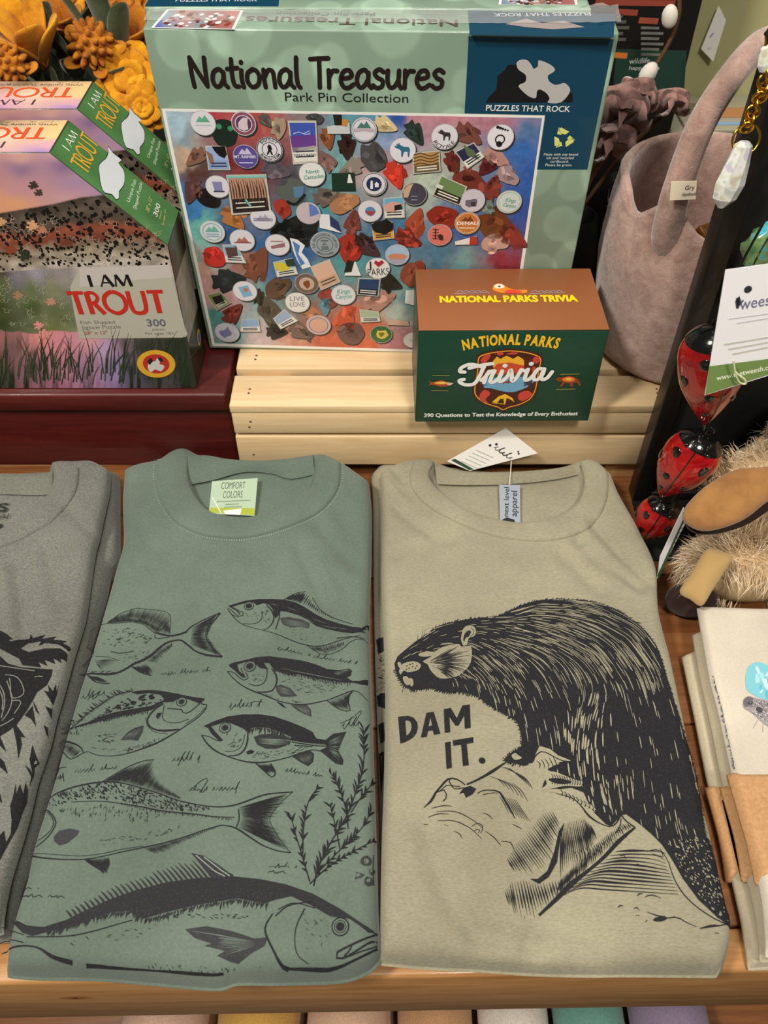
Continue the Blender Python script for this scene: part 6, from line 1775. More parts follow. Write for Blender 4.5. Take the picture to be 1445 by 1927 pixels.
# long engraved lines over the back, shoulder and side
fur(560, [(1090, 1165, 95, .55), (1170, 1190, 60, .55), (1010, 1155, 50, .35), (1210, 1230, 36, .4)], 40, 1.45 * PXM, 'CLOTH', 3, 1)
fur(420, [(1000, 1200, 70, .6), (955, 1225, 50, .7), (1080, 1215, 50, .28), (1110, 1245, 40, .2), (930, 1250, 36, .7)], 24, 1.7 * PXM, 'CLOTH', 3, 2)
fur(240, [(1150, 1290, 90, .2), (1210, 1350, 80, .22), (1060, 1340, 70, .16), (1000, 1330, 60, .16), (1250, 1420, 70, .12), (1190, 1450, 100, .14)], 24, 1.7 * PXM, 'CLOTH', 3, 3)
fur(300, [(860, 1290, 36, .5), (910, 1290, 42, .55), (950, 1320, 36, .5), (890, 1265, 26, .3)], 15, 1.8 * PXM, 'CLOTH', 3, 4)
fur(330, [(1105, 1345, 32, .8), (1095, 1390, 30, .9), (1105, 1430, 30, .8), (1130, 1480, 34, .6), (1120, 1325, 26, .7)], 22, 2.3 * PXM, 'CLOTH', 3, 5)
fur(220, [(1170, 1500, 50, .3), (1240, 1545, 50, .4), (1280, 1560, 36, .6), (1230, 1560, 36, .6)], 18, 1.7 * PXM, 'CLOTH', 3, 6)
fur(260, [(820, 1195, 60, .7), (880, 1180, 60, .5), (780, 1225, 40, .5), (930, 1180, 40, .5)], 16, 1.5 * PXM, 'CLOTH', 3, 7)
# head
C = crop(700, 1100, 3.44)
CL = lambda pts, l=3, sm=3: A.poly(C(*pts), 'CLOTH', l, sm=sm)
DKp = lambda pts, l=4, sm=3: A.poly(C(*pts), INKB, l, sm=sm)
CL([(380, 470), (430, 420), (500, 395), (560, 388), (580, 405), (640, 405), (640, 500), (600, 560), (540, 600), (440, 610), (380, 560), (360, 520), (330, 500)])
q = np.random.default_rng(3)
for i in range(34):
    a = -.5 + i * .033
    r0, r1 = q.uniform(20, 120), q.uniform(150, 290)
    o = np.array([355, 510.0])
    A.stroke(C(tuple(o + [r0 * math.cos(a), r0 * math.sin(a)]), tuple(o + [(r0 + r1) / 2 * math.cos(a), (r0 + r1) / 2 * math.sin(a) - 3]), tuple(o + [r1 * math.cos(a * 1.05), r1 * math.sin(a * 1.05)])), np.array([.8, 2.2, .8]) * PXM, INKB, 4, sm=3)
CL([(195, 520), (230, 505), (275, 500), (315, 520), (305, 550), (270, 565), (230, 570), (205, 560), (185, 585), (175, 560)])
for x, y in ((225, 530), (245, 520), (262, 535), (240, 545), (280, 545), (222, 552), (262, 515), (290, 530)):
    A.disc(C((x, y))[0], .0006, INKB, 5, n=8)
CL([(200, 600), (230, 600), (250, 640), (225, 655), (205, 630)]); CL([(240, 610), (262, 615), (268, 650), (250, 660)])
CL([(300, 460), (340, 435), (400, 440), (440, 445), (380, 465), (330, 470)]); DKp([(320, 410), (345, 400), (352, 425), (335, 440), (318, 430)])
A.stroke(C((300, 455), (330, 440), (345, 440)), 1.2 * PXM, 'CLOTH', 5)
CL([(575, 350), (590, 290), (620, 268), (655, 272), (672, 300), (662, 335), (625, 350), (615, 390), (590, 398), (580, 375)])
DKp([(600, 320), (625, 300), (640, 310), (625, 340), (605, 350), (598, 370), (590, 360)]); A.stroke(C((640, 285), (660, 300), (655, 325), (635, 340)), 1.3 * PXM, INKB, 5, sm=4)
CL([(165, 510), (180, 505), (190, 520), (185, 545), (172, 535)], 3)
for l in ([(345, 292), (330, 350)], [(330, 290), (318, 360)], [(298, 325), (292, 370)], [(205, 660), (195, 700)], [(170, 590), (165, 615)], [(248, 680), (250, 702)]):
    A.stroke(C(*l), np.array([.3, 1.0]) * PXM, INKB, 3)
A.disc(C((338, 418))[0], .0012, INKB, 6, n=12)
# hairy silhouette
def outline_fur(seq, n, length, lean_, w, seed):
    q = np.random.default_rng(seed)
    P = resample(seq, n) + q.normal(0, .5, (n, 2))
    T = np.gradient(P, axis=0)
    T /= np.linalg.norm(T, axis=1)[:, None] + 1e-9
    out = np.stack([T[:, 1], -T[:, 0]], -1)
    d = T * (1 - lean_) + out * lean_
    A.strokes(P - out * 2, P + d * (length * q.uniform(.5, 1.3, n))[:, None], w * q.uniform(.7, 1.4, n), INKB, 2, local=False)
outline_fur(BV[6:28], 150, 9, .3, 2.0 * PXM, 1); outline_fur(BV[26:37], 90, 8, .3, 2.0 * PXM, 2)
outline_fur(BV[70:] + BV[:1], 90, 8, .55, 2.6 * PXM, 3); outline_fur(BV[30:34], 22, 14, .3, 2.2 * PXM, 4)
# speckled tail
q = np.random.default_rng(9)
tail = np.array([(1255, 1585), (1300, 1572), (1326, 1580), (1346, 1625), (1360, 1690), (1370, 1735), (1345, 1718), (1310, 1680), (1280, 1640)], float)
P = q.uniform(tail.min(0), tail.max(0), (900, 2)); P = P[inside(P, tail)][:190]
for i, p_ in enumerate(P):
    A.poly(blob(p_, q.uniform(.8, 2.0), i, 5, .4, 1.5, .9), 'CLOTH', 3)
# paws
C = crop(780, 1380, 2.331)
CL([(560, 180), (585, 170), (620, 172), (690, 200), (735, 215), (725, 235), (660, 232), (570, 250), (555, 245), (580, 222)], 3)
for j in range(13):
    x = 600 + j * 11
    A.stroke(C((x, 180 + j * 2.0), (x + 8, 200 + j), (x + 2, 226 + j * .3)), 1.6 * PXM, INKB, 4, sm=3)
DKp([(590, 200), (640, 200), (690, 215), (650, 225), (600, 215)], 4)
CL([(560, 255), (620, 245), (690, 262), (740, 290), (790, 330), (780, 335), (700, 280), (620, 260)], 3)
for j in range(9):
    x = 640 + j * 17
    A.stroke(C((x, 250 + j * 8), (x + 10, 262 + j * 8), (x + 4, 275 + j * 8)), 1.6 * PXM, INKB, 4, sm=3)
CL([(425, 100), (440, 88), (455, 98), (470, 110), (440, 118)], 3)
# ---- log
DL = lambda pts, w=1.6, l=2, sm=4: A.stroke(C(*pts), np.atleast_1d(w) * PXM, INKB, l, sm=sm)
DL([(40, 328), (75, 295), (90, 265), (115, 235), (150, 200), (190, 205), (222, 228)], [1, 5, 3, 4, 3, 2]); DL([(92, 262), (130, 250), (140, 280), (125, 300)], 2); DL([(150, 200), (160, 230), (200, 235)], 2); DL([(110, 255), (150, 225), (175, 245), (215, 240)], 1.6)
A.poly(C((195, 268), (215, 240), (245, 232), (270, 245), (255, 268), (225, 284), (215, 262)), INKB, 2); DL([(228, 226), (270, 208), (330, 175), (395, 132)], [3, 4, 6, 3])
DL([(275, 266), (300, 252), (350, 252), (375, 262), (405, 310), (440, 375)], [1.5, 2, 4, 2, 1.4]); DL([(300, 270), (345, 262), (365, 265)], 1.4)
DL([(520, 125), (530, 100), (560, 80), (600, 98), (650, 122), (715, 125)], 2); A.poly(C((630, 130), (660, 124), (720, 128), (735, 160), (720, 190), (680, 160), (640, 145)), INKB, 2)
A.poly(C((395, 128), (420, 92), (445, 88), (475, 115), (500, 140), (480, 145), (430, 130)), INKB, 2)
for i in range(7):
    DL([(380 + 14 * i, 150 + 5 * i), (420 + 13 * i, 158 + 9 * i), (450 + 11 * i, 185 + 10 * i)], [.6, 1.6, .6])
for i in range(6):
    DL([(330 + 20 * i, 190 + 6 * i), (370 + 20 * i, 205 + 10 * i), (395 + 20 * i, 235 + 13 * i)], [.6, 1.5, .5])
for i in range(5):
    DL([(535 + 18 * i, 120 - 4 * i), (550 + 18 * i, 135), (548 + 20 * i, 155)], [.6, 1.8, .6])
for i in range(9):
    DL([(370 + 9 * i, 275 + 2 * i), (390 + 10 * i, 305 + 4 * i), (412 + 12 * i, 350 + 5 * i)], [.4, 1.4, .4])
for l in ([(95, 345), (180, 345), (260, 385), (300, 420)], [(100, 385), (170, 385), (240, 415), (295, 465)], [(60, 370), (100, 355), (150, 355)], [(170, 430), (195, 440), (208, 462)], [(250, 410), (275, 395), (300, 410), (290, 440)], [(260, 430), (285, 420), (280, 440)], [(300, 350), (325, 360), (342, 378)], [(310, 430), (350, 460), (378, 495)], [(380, 475), (420, 480), (440, 520)], [(40, 402), (60, 400)], [(130, 402), (150, 408)], [(430, 400), (470, 420)], [(75, 330), (130, 318), (165, 322)]):
    DL(l, [.8, 1.8, .8])
fill_between(C((405, 550), (440, 480), (500, 420), (560, 350), (600, 340)), C((440, 608), (500, 610), (560, 600), (600, 540), (640, 410)), 28, A, 3.0 * PXM, INKB, jitter=.12)
fill_between(C((640, 420), (680, 380), (740, 370), (770, 400)), C((640, 620), (700, 590), (760, 540), (800, 470)), 22, A, 2.8 * PXM, INKB, jitter=.15)
A.poly(C((657, 393), (632, 430), (612, 520), (582, 605), (540, 640), (505, 640), (545, 662), (588, 632), (625, 565), (636, 480)), INKB, 3)
DL([(967, 414), (900, 470), (830, 545), (760, 605), (690, 660), (620, 730), (545, 800)], [3, 7, 6, 5, 9, 7, 4], 3); DL([(620, 265), (690, 285), (730, 320), (760, 360), (800, 390), (850, 410), (880, 400), (905, 358)], [1, 2, 2, 4, 2, 2, 3], 3)
DL([(905, 358), (925, 385), (967, 414)], [3, 2], 3); DL([(905, 375), (900, 410), (880, 440)], 1.8)
fill_between(C((640, 640), (720, 560), (800, 480), (900, 400), (940, 395)), C((620, 720), (720, 630), (820, 540), (880, 470), (960, 414)), 44, A, 2.6 * PXM, INKB, jitter=.3)
fill_between(C((395, 690), (425, 645), (480, 640), (540, 660), (600, 650), (640, 640)), C((415, 755), (455, 800), (500, 805), (550, 795), (600, 745), (650, 690)), 22, A, 2.8 * PXM, INKB, jitter=.2)
for i in range(16):
    x = 700 + i * 12
    DL([(x, 520 - i * 4), (x + 14, 545 - i * 5), (x + 10, 575 - i * 6)], [.5, 1.5, .5])
for j in range(12):
    y = 520 + j * 15
    x0 = 880 - j * 22
    DL([(x0, y + j * 3), (x0 + 90, y - 4), (x0 + 200, y + 2), (1090 + j * 6, y + 22)], [.8, 2.6 if j % 3 else 5, 3.6 if 3 < j < 9 else 1.6, .8], 2)
for l in ([(1020, 520), (1060, 512), (1100, 530)], [(1040, 530), (1090, 545)], [(900, 540), (920, 535), (925, 552)], [(960, 580), (985, 575), (995, 585)], [(890, 765), (900, 757), (915, 758)], [(960, 770), (975, 765), (985, 778)], [(975, 715), (985, 705), (1000, 705)], [(1010, 720), (1025, 712), (1050, 712), (1080, 725)], [(1020, 785), (1060, 800), (1100, 805)], [(1050, 822), (1075, 806), (1110, 812), (1150, 808), (1190, 830), (1235, 850)], [(1250, 858), (1300, 850), (1380, 838)], [(1255, 855), (1310, 842), (1340, 846)], [(1315, 877), (1335, 878)], [(1010, 830), (1020, 820)], [(970, 800), (985, 800)], [(920, 450), (930, 460)]):
    DL(l, [1, 2.2, 1])
A.poly(C((1045, 818), (1075, 804), (1108, 812), (1085, 826), (1055, 826)), INKB, 3, sm=3)
DL([(1075, 508), (1110, 560), (1130, 620), (1160, 680), (1210, 740), (1290, 800), (1385, 850)], [1, 1.4, 2, 2, 2, 2], 3)
# ---- lettering
C = crop(700, 1100, 3.44)
LW = 12.2 * PXM
def LT(pts, w=LW, sm=0):
    A.stroke(C(*pts), w, INKB, 3, sm=sm)
A.poly(C((168, 860), (212, 852), (225, 1018), (183, 1032)), INKB, 3); A.stroke(C((200, 872), (245, 868), (275, 905), (268, 960), (240, 990), (205, 1008)), np.array([10, 11, 12.5, 12.5, 11, 10]) * PXM, INKB, 3, sm=5)
A.poly(C((315, 993), (352, 833), (398, 826), (442, 968), (402, 975), (392, 946), (362, 950), (354, 988)), INKB, 3); A.poly(C((366, 920), (378, 868), (388, 915)), 'CLOTH', 4)
A.poly(C((470, 962), (464, 810), (508, 800), (548, 868), (584, 786), (632, 778), (638, 930), (600, 936), (596, 850), (560, 915), (540, 917), (500, 858), (506, 958)), INKB, 3)
A.poly(C((472, 1026), (508, 1018), (516, 1188), (482, 1196)), INKB, 3); A.poly(C((522, 1012), (654, 990), (656, 1026), (612, 1034), (626, 1172), (588, 1178), (576, 1040), (526, 1046)), INKB, 3)
A.disc(C((712, 1142))[0], 6.4 * PXM, INKB, 3)
A.build('beaver_print', [INK_FABRIC, M_OLIVE], OLIVE_T, 'black engraved beaver on a log with DAM IT. lettering')
# sliver of the same print on the shirt underneath
A = Art(OLU_C, lift=0.0003, step=0.00005)
q = np.random.default_rng(4)
for y0, y1, dn in ((1200, 1250, .7), (1250, 1330, 1.0)):
    for i in range(int(60 * dn)):
        y = q.uniform(y0, y1)
        x = q.uniform(708, 721)
        A.stroke([(x, y), (x + q.uniform(3, 7), y + q.uniform(-5, 5))], np.array([.4, 2.4, .4]) * PXM, INKB, 2)
A.poly([(708, 1205), (722, 1200), (724, 1225), (712, 1232)], INKB, 2); A.poly([(709, 1310), (724, 1305), (724, 1335), (712, 1330)], INKB, 2)
A.poly([(712, 1365), (722, 1360), (724, 1395), (716, 1400)], INKB, 2); A.poly([(713, 1420), (722, 1415), (722, 1450), (717, 1500)], INKB, 2)
A.build('beaver_print', [INK_FABRIC, M_OLIVE], OLU_T, 'edge of a black beaver print')

# ------------------------------------------------------------------ bear print on the grey shirt
A = Art(GREY_C, lift=0.00025, step=0.00005)
C = crop(0, 1160, 3.855)
BK = '#1d1d20'
bear_axis = A.L(np.array([[-105.0, 1350.0]]))[0][0]
def both(px_, fn):
    q_ = A.L(px_)
    fn(q_, 0)
    fn(q_[::-1] * [-1, 1] + [2 * bear_axis, 0], 1)   # the other half of the bear's face
for p_ in ([(-300, 150), (-120, 100), (0, 105), (50, 130), (95, 168), (60, 172), (80, 185), (130, 172), (215, 165), (225, 130), (240, 162), (330, 135), (302, 166), (410, 148), (385, 172), (490, 185), (455, 195), (510, 230), (530, 272), (515, 290), (480, 240), (420, 205), (330, 195), (280, 215), (300, 182), (200, 200), (150, 235), (210, 262), (330, 235), (440, 235), (480, 265), (506, 310), (500, 370), (480, 330), (440, 308), (447, 342), (388, 308), (402, 348), (323, 318), (345, 362), (278, 333), (300, 372), (240, 365), (165, 356), (140, 310), (60, 268), (0, 235), (-300, 230)],
           [(-300, 260), (0, 290), (60, 345), (160, 372), (383, 388), (375, 430), (342, 500), (272, 550), (200, 680), (120, 790), (60, 835), (0, 872), (-300, 900)],
           [(350, 500), (385, 545), (405, 495), (415, 550), (452, 512), (432, 600), (402, 690), (390, 775), (360, 715), (328, 652), (385, 690), (392, 660), (360, 600), (320, 540), (356, 550)],
           [(180, 720), (238, 650), (262, 802), (228, 748)], [(235, 612), (260, 650), (288, 718), (262, 690)], [(95, 800), (120, 790), (185, 882), (150, 876), (160, 930), (135, 1037), (118, 900)], [(-60, 850), (0, 870), (47, 985), (15, 955), (-30, 900)], [(-60, 990), (0, 1028), (32, 1060), (58, 1146), (18, 1108), (-40, 1070)],
           [(236, 932), (262, 1010), (302, 1092), (272, 1130), (266, 1182), (226, 1262), (232, 1170), (183, 1082), (215, 1108), (246, 1152), (215, 1040)], [(318, 790), (360, 830), (366, 902), (345, 868)], [(312, 965), (322, 1000), (318, 1030)],
           [(115, 1213), (120, 1290), (146, 1218), (170, 1292), (186, 1208), (226, 1290), (216, 1380), (190, 1450), (150, 1560), (60, 1660), (0, 1772), (-300, 2100), (-300, 1700), (0, 1590), (30, 1556), (46, 1642), (80, 1580), (86, 1480), (75, 1380), (100, 1290)], [(-60, 1280), (0, 1285), (18, 1355), (-20, 1330)]):
    both(C(*p_), lambda q_, k_: A.poly(q_, BK, 2 + .6 * k_, local=True))
for l in ([(40, 425), (115, 438), (155, 480), (176, 550), (150, 585), (85, 590), (78, 500), (70, 450)], [(85, 615), (145, 612), (150, 640), (105, 708)], [(0, 360), (120, 378), (255, 398)], [(252, 442), (285, 436), (312, 441)], [(0, 500), (30, 560), (35, 640), (10, 740)], [(0, 800), (60, 770), (100, 742)], [(52, 470), (90, 600), (60, 700), (15, 760)], [(0, 540), (22, 600), (18, 680)]):
    both(smooth(C(*l), 5), lambda q_, k_: A.stroke(q_, 2.2 * PXM, 'CLOTH', 4, True))

A.build('bear_print', [INK_FABRIC, M_GREY], GREY_T, 'black bold bear print')
A = Art(Plane(at_z(np.array([0, 980.0]), 0.0475), (1, 0, 0), (0, 1, 0.02)), lift=0.0004)
A.text('S', (-6, 963), (13, 962), (-6, 948), '#2a2b2c', 1, .02); A.text('RAI', (-12, 977), (15, 976), (-12, 968), '#3a3b3a', 1); A.poly([(-4, 990), (4, 985), (5, 995), (-4, 996)], '#2a2b2c', 1)
A.build('neck_print', INK_MATT, GREY_T)

# ------------------------------------------------------------------ neck labels
def label(parent, quad, z0, z1, col, name, lab):
    bl, br, tr, tl = [at_z(np.array(p_, float), z) for p_, z in zip(quad, (z0, z0, z1, z1))]
    P = Plane(bl, br - bl, tl - bl)
    poly2 = np.array([P.px(np.array(p_, float)) for p_ in quad])
    base_ = P.to3(poly2, 0)
    return P, part(name, MB().prism(base_, P.N * 0.0004), material(name + '_cloth', col, 0.8), parent, lab, smooth=False)
P, lb = label(GREEN_T, [(393, 967), (479, 971), (485, 900), (399, 906)], 0.0462, 0.0495, '#a9bfa6', 'neck_label', 'pale green neck label')
A = Art(P, lift=0.0005)
A.poly([(394, 965), (479, 970), (480.5, 957), (396, 956)], '#a2ad3c', 1)
A.text('COMFORT', (416, 921), (461, 920), (417, 908), '#4a4a46', 2, -.008); A.text('COLORS', (419, 938), (456, 937), (420, 925), '#4a4a46', 2, -.008)
for a, b in (((408, 945), (471, 942)), ((424, 950), (450, 949)), ((422, 955), (455, 954))):
    A.stroke([a, b], .0007, '#6a6d66', 2)
A.stroke([(400, 937), (416, 966)], .0008, '#dfe0d6', 3); A.poly([(420, 962), (455, 958), (452, 970), (424, 968)], '#e9eae4', 3)
A.build('label_print', INK_MATT, lb)
P, lb = label(OLIVE_T, [(941, 985), (979, 985), (978, 913), (939, 913)], 0.0460, 0.0495, '#9aa3b2', 'neck_label', 'blue grey neck label')
A = Art(P, lift=0.0005)
A.text('next level', (956, 973), (958, 918), (946, 973), '#232326', 2, .006); A.text('apparel', (972, 973), (973, 925), (960, 973), '#232326', 2, .006)
A.poly([(945, 985), (945, 979), (953, 974), (968, 979), (969, 985)], '#232326', 2)
A.build('label_print', INK_MATT, lb)

# ------------------------------------------------------------------ hang tag behind the olive collar
def card(name, quad_pts, thick, col, parent=None, lab=None):
    q_ = np.array(quad_pts, float)
    P = Plane(q_[0], q_[1] - q_[0], q_[3] - q_[0])
    flat = np.stack([(q_ - P.O) @ P.U, (q_ - P.O) @ P.V], -1)
    b_ = P.to3(flat, 0)
    return P, MB().prism(b_, -P.N * thick)
q4 = [at_y(np.array(p_, float), y) for p_, y in (((884, 886), .5905), ((1012, 853), .5955), ((953, 810), .6005), ((841, 868), .5960))]
t = thing('price_tag', 'white paper hang tag standing behind the olive collar, against the crate', 'tag', tuple(np.mean(q4, 0)))
P, mb = card('paper_card', q4, .0005, '#fff')
part('paper_card', mb, material('tag_card', '#e9e6e0', 0.6), t, smooth=False)
A = Art(P)
A.poly([(848, 866), (884, 885), (892, 883), (856, 863)], '#2c4a36', 1)
for a in range(4):
    A.disc((922 + (a % 2) * 12, 838 - a * 2), .0014, '#26262c', 2, n=8) if a < 2 else A.disc((973 + a, 842 + 4 * a), .0010, '#26262c', 2, n=8)
scribble(A, (928, 842), (962, 866), 9, 5, 3, .0009)
for i in range(5):
    a, b = np.array((868 + 7 * i, 868 - 5.2 * i)), np.array((900 + 7 * i, 882 - 5.2 * i))
    A.stroke([a, b], .0006, '#8f948e', 2)
A.build('tag_print', INK_MATT, t)
part('tag_string', MB().tube([at_z(np.array((962., 868.)), .058), at_z(np.array((961., 885.)), .0562), at_z(np.array((958., 915.)), .0505)], .00045, 6), material('nylon_tie', '#e6e2d2', .5), t)

# ------------------------------------------------------------------ tea towels at the right
M_CREAM = mat_fabric('cream_flour_sack', '#cbc1b0', '#d8cfbf', '#e2dbce', (1, 1, 1), 1100, 0.4)
M_CREAM2 = mat_fabric('oatmeal_flour_sack', '#b3a88f', '#c4b9a0', '#d2c8b2', (1, 1, 1), 1100, 0.4)
M_KRAFT = material('kraft_paper', '#b98d62', 0.75)
base(M_KRAFT, ramp(M_KRAFT, noise(M_KRAFT, coords(M_KRAFT), 420, 4), [(.3, '#b08459'), (.7, '#c4986c')]))
def towel(left, ztop, zbot, lab, mat, band, seed, bandlab):
    right = [(1760, 1146), (1850, 1450), (1990, 1780)]
    cl = Cloth(left, right, [left[0], (1500, 1146), (1760, 1146)], [left[-1], (1700, 1800), (1990, 1780)], ztop, zbot, r=.006, rf=.010, seed=seed, amp=.0004)
    t = thing('tea_towel', lab, 'towel', base_of(cl), 'folded towels in paper bands')
    part('towel_body', cl.body(), mat, t)
    b = Cloth(band, [(1845, 1448), (1930, 1650)], [band[0], (1845, 1448)], [band[-1], (1930, 1650)], ztop + .0013, zbot + .001, r=.007, rf=0, seed=seed, amp=.0004)
    part('paper_band', b.body(.004), M_KRAFT, t, bandlab)
    return t, cl
towel([(1286, 1232), (1301, 1306), (1316, 1380), (1334, 1470), (1358, 1560), (1382, 1660), (1412, 1790), (1418, 1815)], .0150, 0, 'lowest folded oatmeal towel of the right hand stack', M_CREAM2, [(1329, 1478), (1352, 1560), (1374, 1650)], 21, 'brown kraft paper band')
towel([(1306, 1190), (1317, 1259), (1330, 1320), (1341, 1371), (1364, 1482), (1390, 1580), (1412, 1665), (1440, 1800)], .0300, .0155, 'middle folded cream towel of the right hand stack', M_CREAM2, [(1358, 1478), (1382, 1560), (1404, 1650)], 22, 'brown kraft paper band')
tt, tc = towel([(1314, 1140), (1324, 1196), (1338, 1275), (1355, 1342), (1378, 1448), (1405, 1560), (1430, 1655), (1452, 1790)], .0450, .0305, 'top folded cream towel printed with a mole in a blue hat', M_CREAM, [(1371, 1453), (1399, 1550), (1430, 1655)], 23, 'wide brown kraft paper band')
A = Art(tc, lift=.0003)
C = crop(1270, 1180, 5.07)
A.poly(C((690, 610), (672, 540), (675, 450), (700, 385), (750, 345), (810, 340), (900, 372), (1100, 420), (1150, 600), (1000, 720), (880, 700), (790, 672)), '#7fc4d3', 1, sm=3)
for i in range(12):
    A.poly(blob(C((rng.uniform(700, 900), rng.uniform(400, 660)))[0], rng.uniform(3, 8), i, 7, .4, 1.4, rng.uniform(0, 3)), random.choice(['#a5d9e4', '#6ab2c6', '#c4e6ec']), 2)
A.poly(C((645, 735), (655, 690), (700, 664), (760, 678), (870, 705), (1000, 725), (1150, 900), (1000, 1000), (887, 955), (820, 905), (740, 832), (690, 800), (655, 778)), '#9a9498', 2, sm=3)
A.poly(C((648, 730), (660, 690), (700, 668), (745, 690), (740, 730), (700, 760), (665, 765)), '#6d676c', 3, sm=3); A.poly(C((685, 730), (720, 715), (740, 735), (715, 750)), '#4a464c', 4, sm=3)
ticks(A, C((700, 690), (900, 720), (900, 940), (740, 830)), 90, 7, .7, .0005, '#5f5b62', 5, seed=3); ticks(A, C((700, 690), (900, 720), (900, 940), (740, 830)), 60, 6, .7, .0005, '#d2ced2', 5, seed=4)
A.disc(C((800, 795))[0], .0025, '#4f4b52', 6)
for l in ([(790, 890), (765, 930), (745, 970)], [(845, 910), (835, 960), (838, 1010)]):
    A.stroke(C(*l), .0004, '#b5aeac', 3, sm=3)
A.build('mole_print', INK_FABRIC, tt, 'grey mole in a pale blue hat')
A = Art(tc, lift=.0004)
ed = resample(C((352, 490), (395, 660), (450, 900), (500, 1130), (548, 1360)), 90)
for i, p_ in enumerate(ed):
    A.poly(blob(p_ + [1.2, 0] + rng.normal(0, .8, 2), rng.uniform(1, 2.2), i, 6, .4), random.choice(['#55555e', '#6d6d78', '#8a8a94']), 1)
A.build('edge_print', INK_FABRIC, tt, 'dark speckled print along the fold')
# ------------------------------------------------------------------ black display stand at the right
def ell(mb, c, r, axes=None, seg=20, rings=12, col=None):
    th = np.linspace(0.02, np.pi - 0.02, rings)
    ph = np.linspace(0, 2 * np.pi, seg, endpoint=False)
    P = np.stack([np.outer(np.sin(th), np.cos(ph)) * r[0], np.outer(np.sin(th), np.sin(ph)) * r[1], np.repeat(np.cos(th)[:, None], seg, 1) * r[2]], -1)
    if axes is not None:
        P = P @ np.asarray(axes)
    return mb.grid((P + np.asarray(c, float))[::-1], col, closed_u=True)
def frame_from(z, x=(1, 0, 0)):
    z = np.array(z, float); z /= np.linalg.norm(z)
    x = np.array(x, float); x = x - z * x.dot(z); x /= np.linalg.norm(x)
    return np.array([x, np.cross(z, x), z])       # rows
t = thing('display_stand', 'black stained wooden display stand with hooks beside the olive shirt', 'stand', (0.38, 0.62, 0))
part('post', MB().box((0.2475, 0.5815, 0.0), (0.2640, 0.600, 0.62), .0012), M_BLACK, t, 'black upright post')
part('post', MB().box((0.60, 0.5815, 0.0), (0.6165, 0.600, 0.62), .0012), M_BLACK, t)
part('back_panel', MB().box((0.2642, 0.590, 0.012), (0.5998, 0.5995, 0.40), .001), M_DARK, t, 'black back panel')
part('base_rail', MB().box((0.2642, 0.583, 0.0), (0.5998, 0.600, 0.0118), .001), M_BLACK, t)
part('hook', MB().tube([(0.300, 0.595, 0.4165), (0.300, 0.565, 0.4165), (0.300, 0.552, 0.4175), (0.300, 0.549, 0.4225)], .0013, 8), material('hook_steel', '#3a3836', .35, .9), t)
part('base_plate', MB().box((0.2475, 0.505, 0.0), (0.5998, 0.5810, 0.003), .0005), M_DARK, t)
part('crossbar', MB().box((0.2642, 0.590, 0.405), (0.5998, 0.598, 0.43), .001), M_BLACK, t)

# ------------------------------------------------------------------ felt basket
M_FELT = material('dusty_pink_felt', '#a8887d', .95, sheen=.6, spec=.1)
_v = coords(M_FELT)
base(M_FELT, ramp(M_FELT, noise(M_FELT, _v, 70, 6, .65, .6), [(.3, '#8f6f66'), (.5, '#a98a7f'), (.72, '#bfa196')]))
bump(M_FELT, noise(M_FELT, _v, 260, 4, .7, 1.0), .6, .0015)
PC = np.array([0.288, 0.703, 0.1032])
t = thing('felt_basket', 'dusty pink felted wool basket with a looped handle on the crate end', 'basket', tuple(PC))
mb = MB()
pr = [(0.001, 0.0), (0.060, 0.0), (0.072, 0.004), (0.078, 0.014), (0.084, 0.05), (0.0885, 0.10), (0.0880, 0.14), (0.0850, 0.168), (0.0835, 0.176), (0.0800, 0.178), (0.0770, 0.174), (0.0765, 0.160), (0.0790, 0.12), (0.0780, 0.06), (0.070, 0.02), (0.001, 0.012)]
pr = smooth(pr, 3)
ph = np.linspace(0, 2 * np.pi, 56, endpoint=False)
P = np.stack([np.outer(pr[:, 0], np.cos(ph)) + PC[0], np.outer(pr[:, 0], np.sin(ph)) + PC[1], np.repeat(pr[:, 1][:, None], 56, 1) + PC[2]], -1)
a0 = math.radians(-134)
da = np.angle(np.exp(1j * (ph - a0)))
dip = np.exp(-((np.abs(da) - .42) / .25) ** 2) * .020 - np.exp(-(da / .2) ** 2) * .004 - .012 * np.cos(ph - math.radians(60)) * -1 * 0
P[..., 2] -= dip[None] * np.clip((pr[:, 1][:, None] - .09) / .088, 0, 1)
P[..., :2] += (rng.normal(0, .0005, P[..., :2].shape))
mb.grid(P, None, closed_u=True)
part('basket_body', mb, M_FELT, t)
hp = smooth([(0.2480, 0.6590, 0.226), (0.2375, 0.6470, 0.246), (0.2315, 0.640, 0.272), (0.2305, 0.6385, 0.302), (0.2390, 0.648, 0.345), (0.259, 0.668, 0.372), (0.288, 0.703, 0.382), (0.317, 0.737, 0.372), (0.338, 0.757, 0.345), (0.346, 0.768, 0.310), (0.347, 0.769, 0.262)], 6)
hr = np.interp(np.linspace(0, 1, len(hp)), [0, .1, .25, .5, .8, 1], [.0125, .0138, .0115, .0100, .0112, .014])
part('handle', MB().tube(hp, hr, 16), M_FELT, t)
lq = [at_y(np.array(p_, float), .6205) for p_ in ((1260, 377), (1309, 375), (1311, 341), (1263, 342))]
P_, mb = card('maker_label', lq, .0006, '#fff')
lb = part('maker_label', mb, material('cotton_label', '#e6d9c2', .8), t, 'small cream maker label', smooth=False)
A = Art(P_, lift=.0003)
A.text('Gry', (1288, 357), (1306, 356), (1288, 349), '#3a342e', 1); A.text('Handmade', (1282, 369), (1309, 367), (1282, 362), '#4a443c', 1, 0, .2)
A.build('label_print', INK_MATT, lb)
mb = MB()
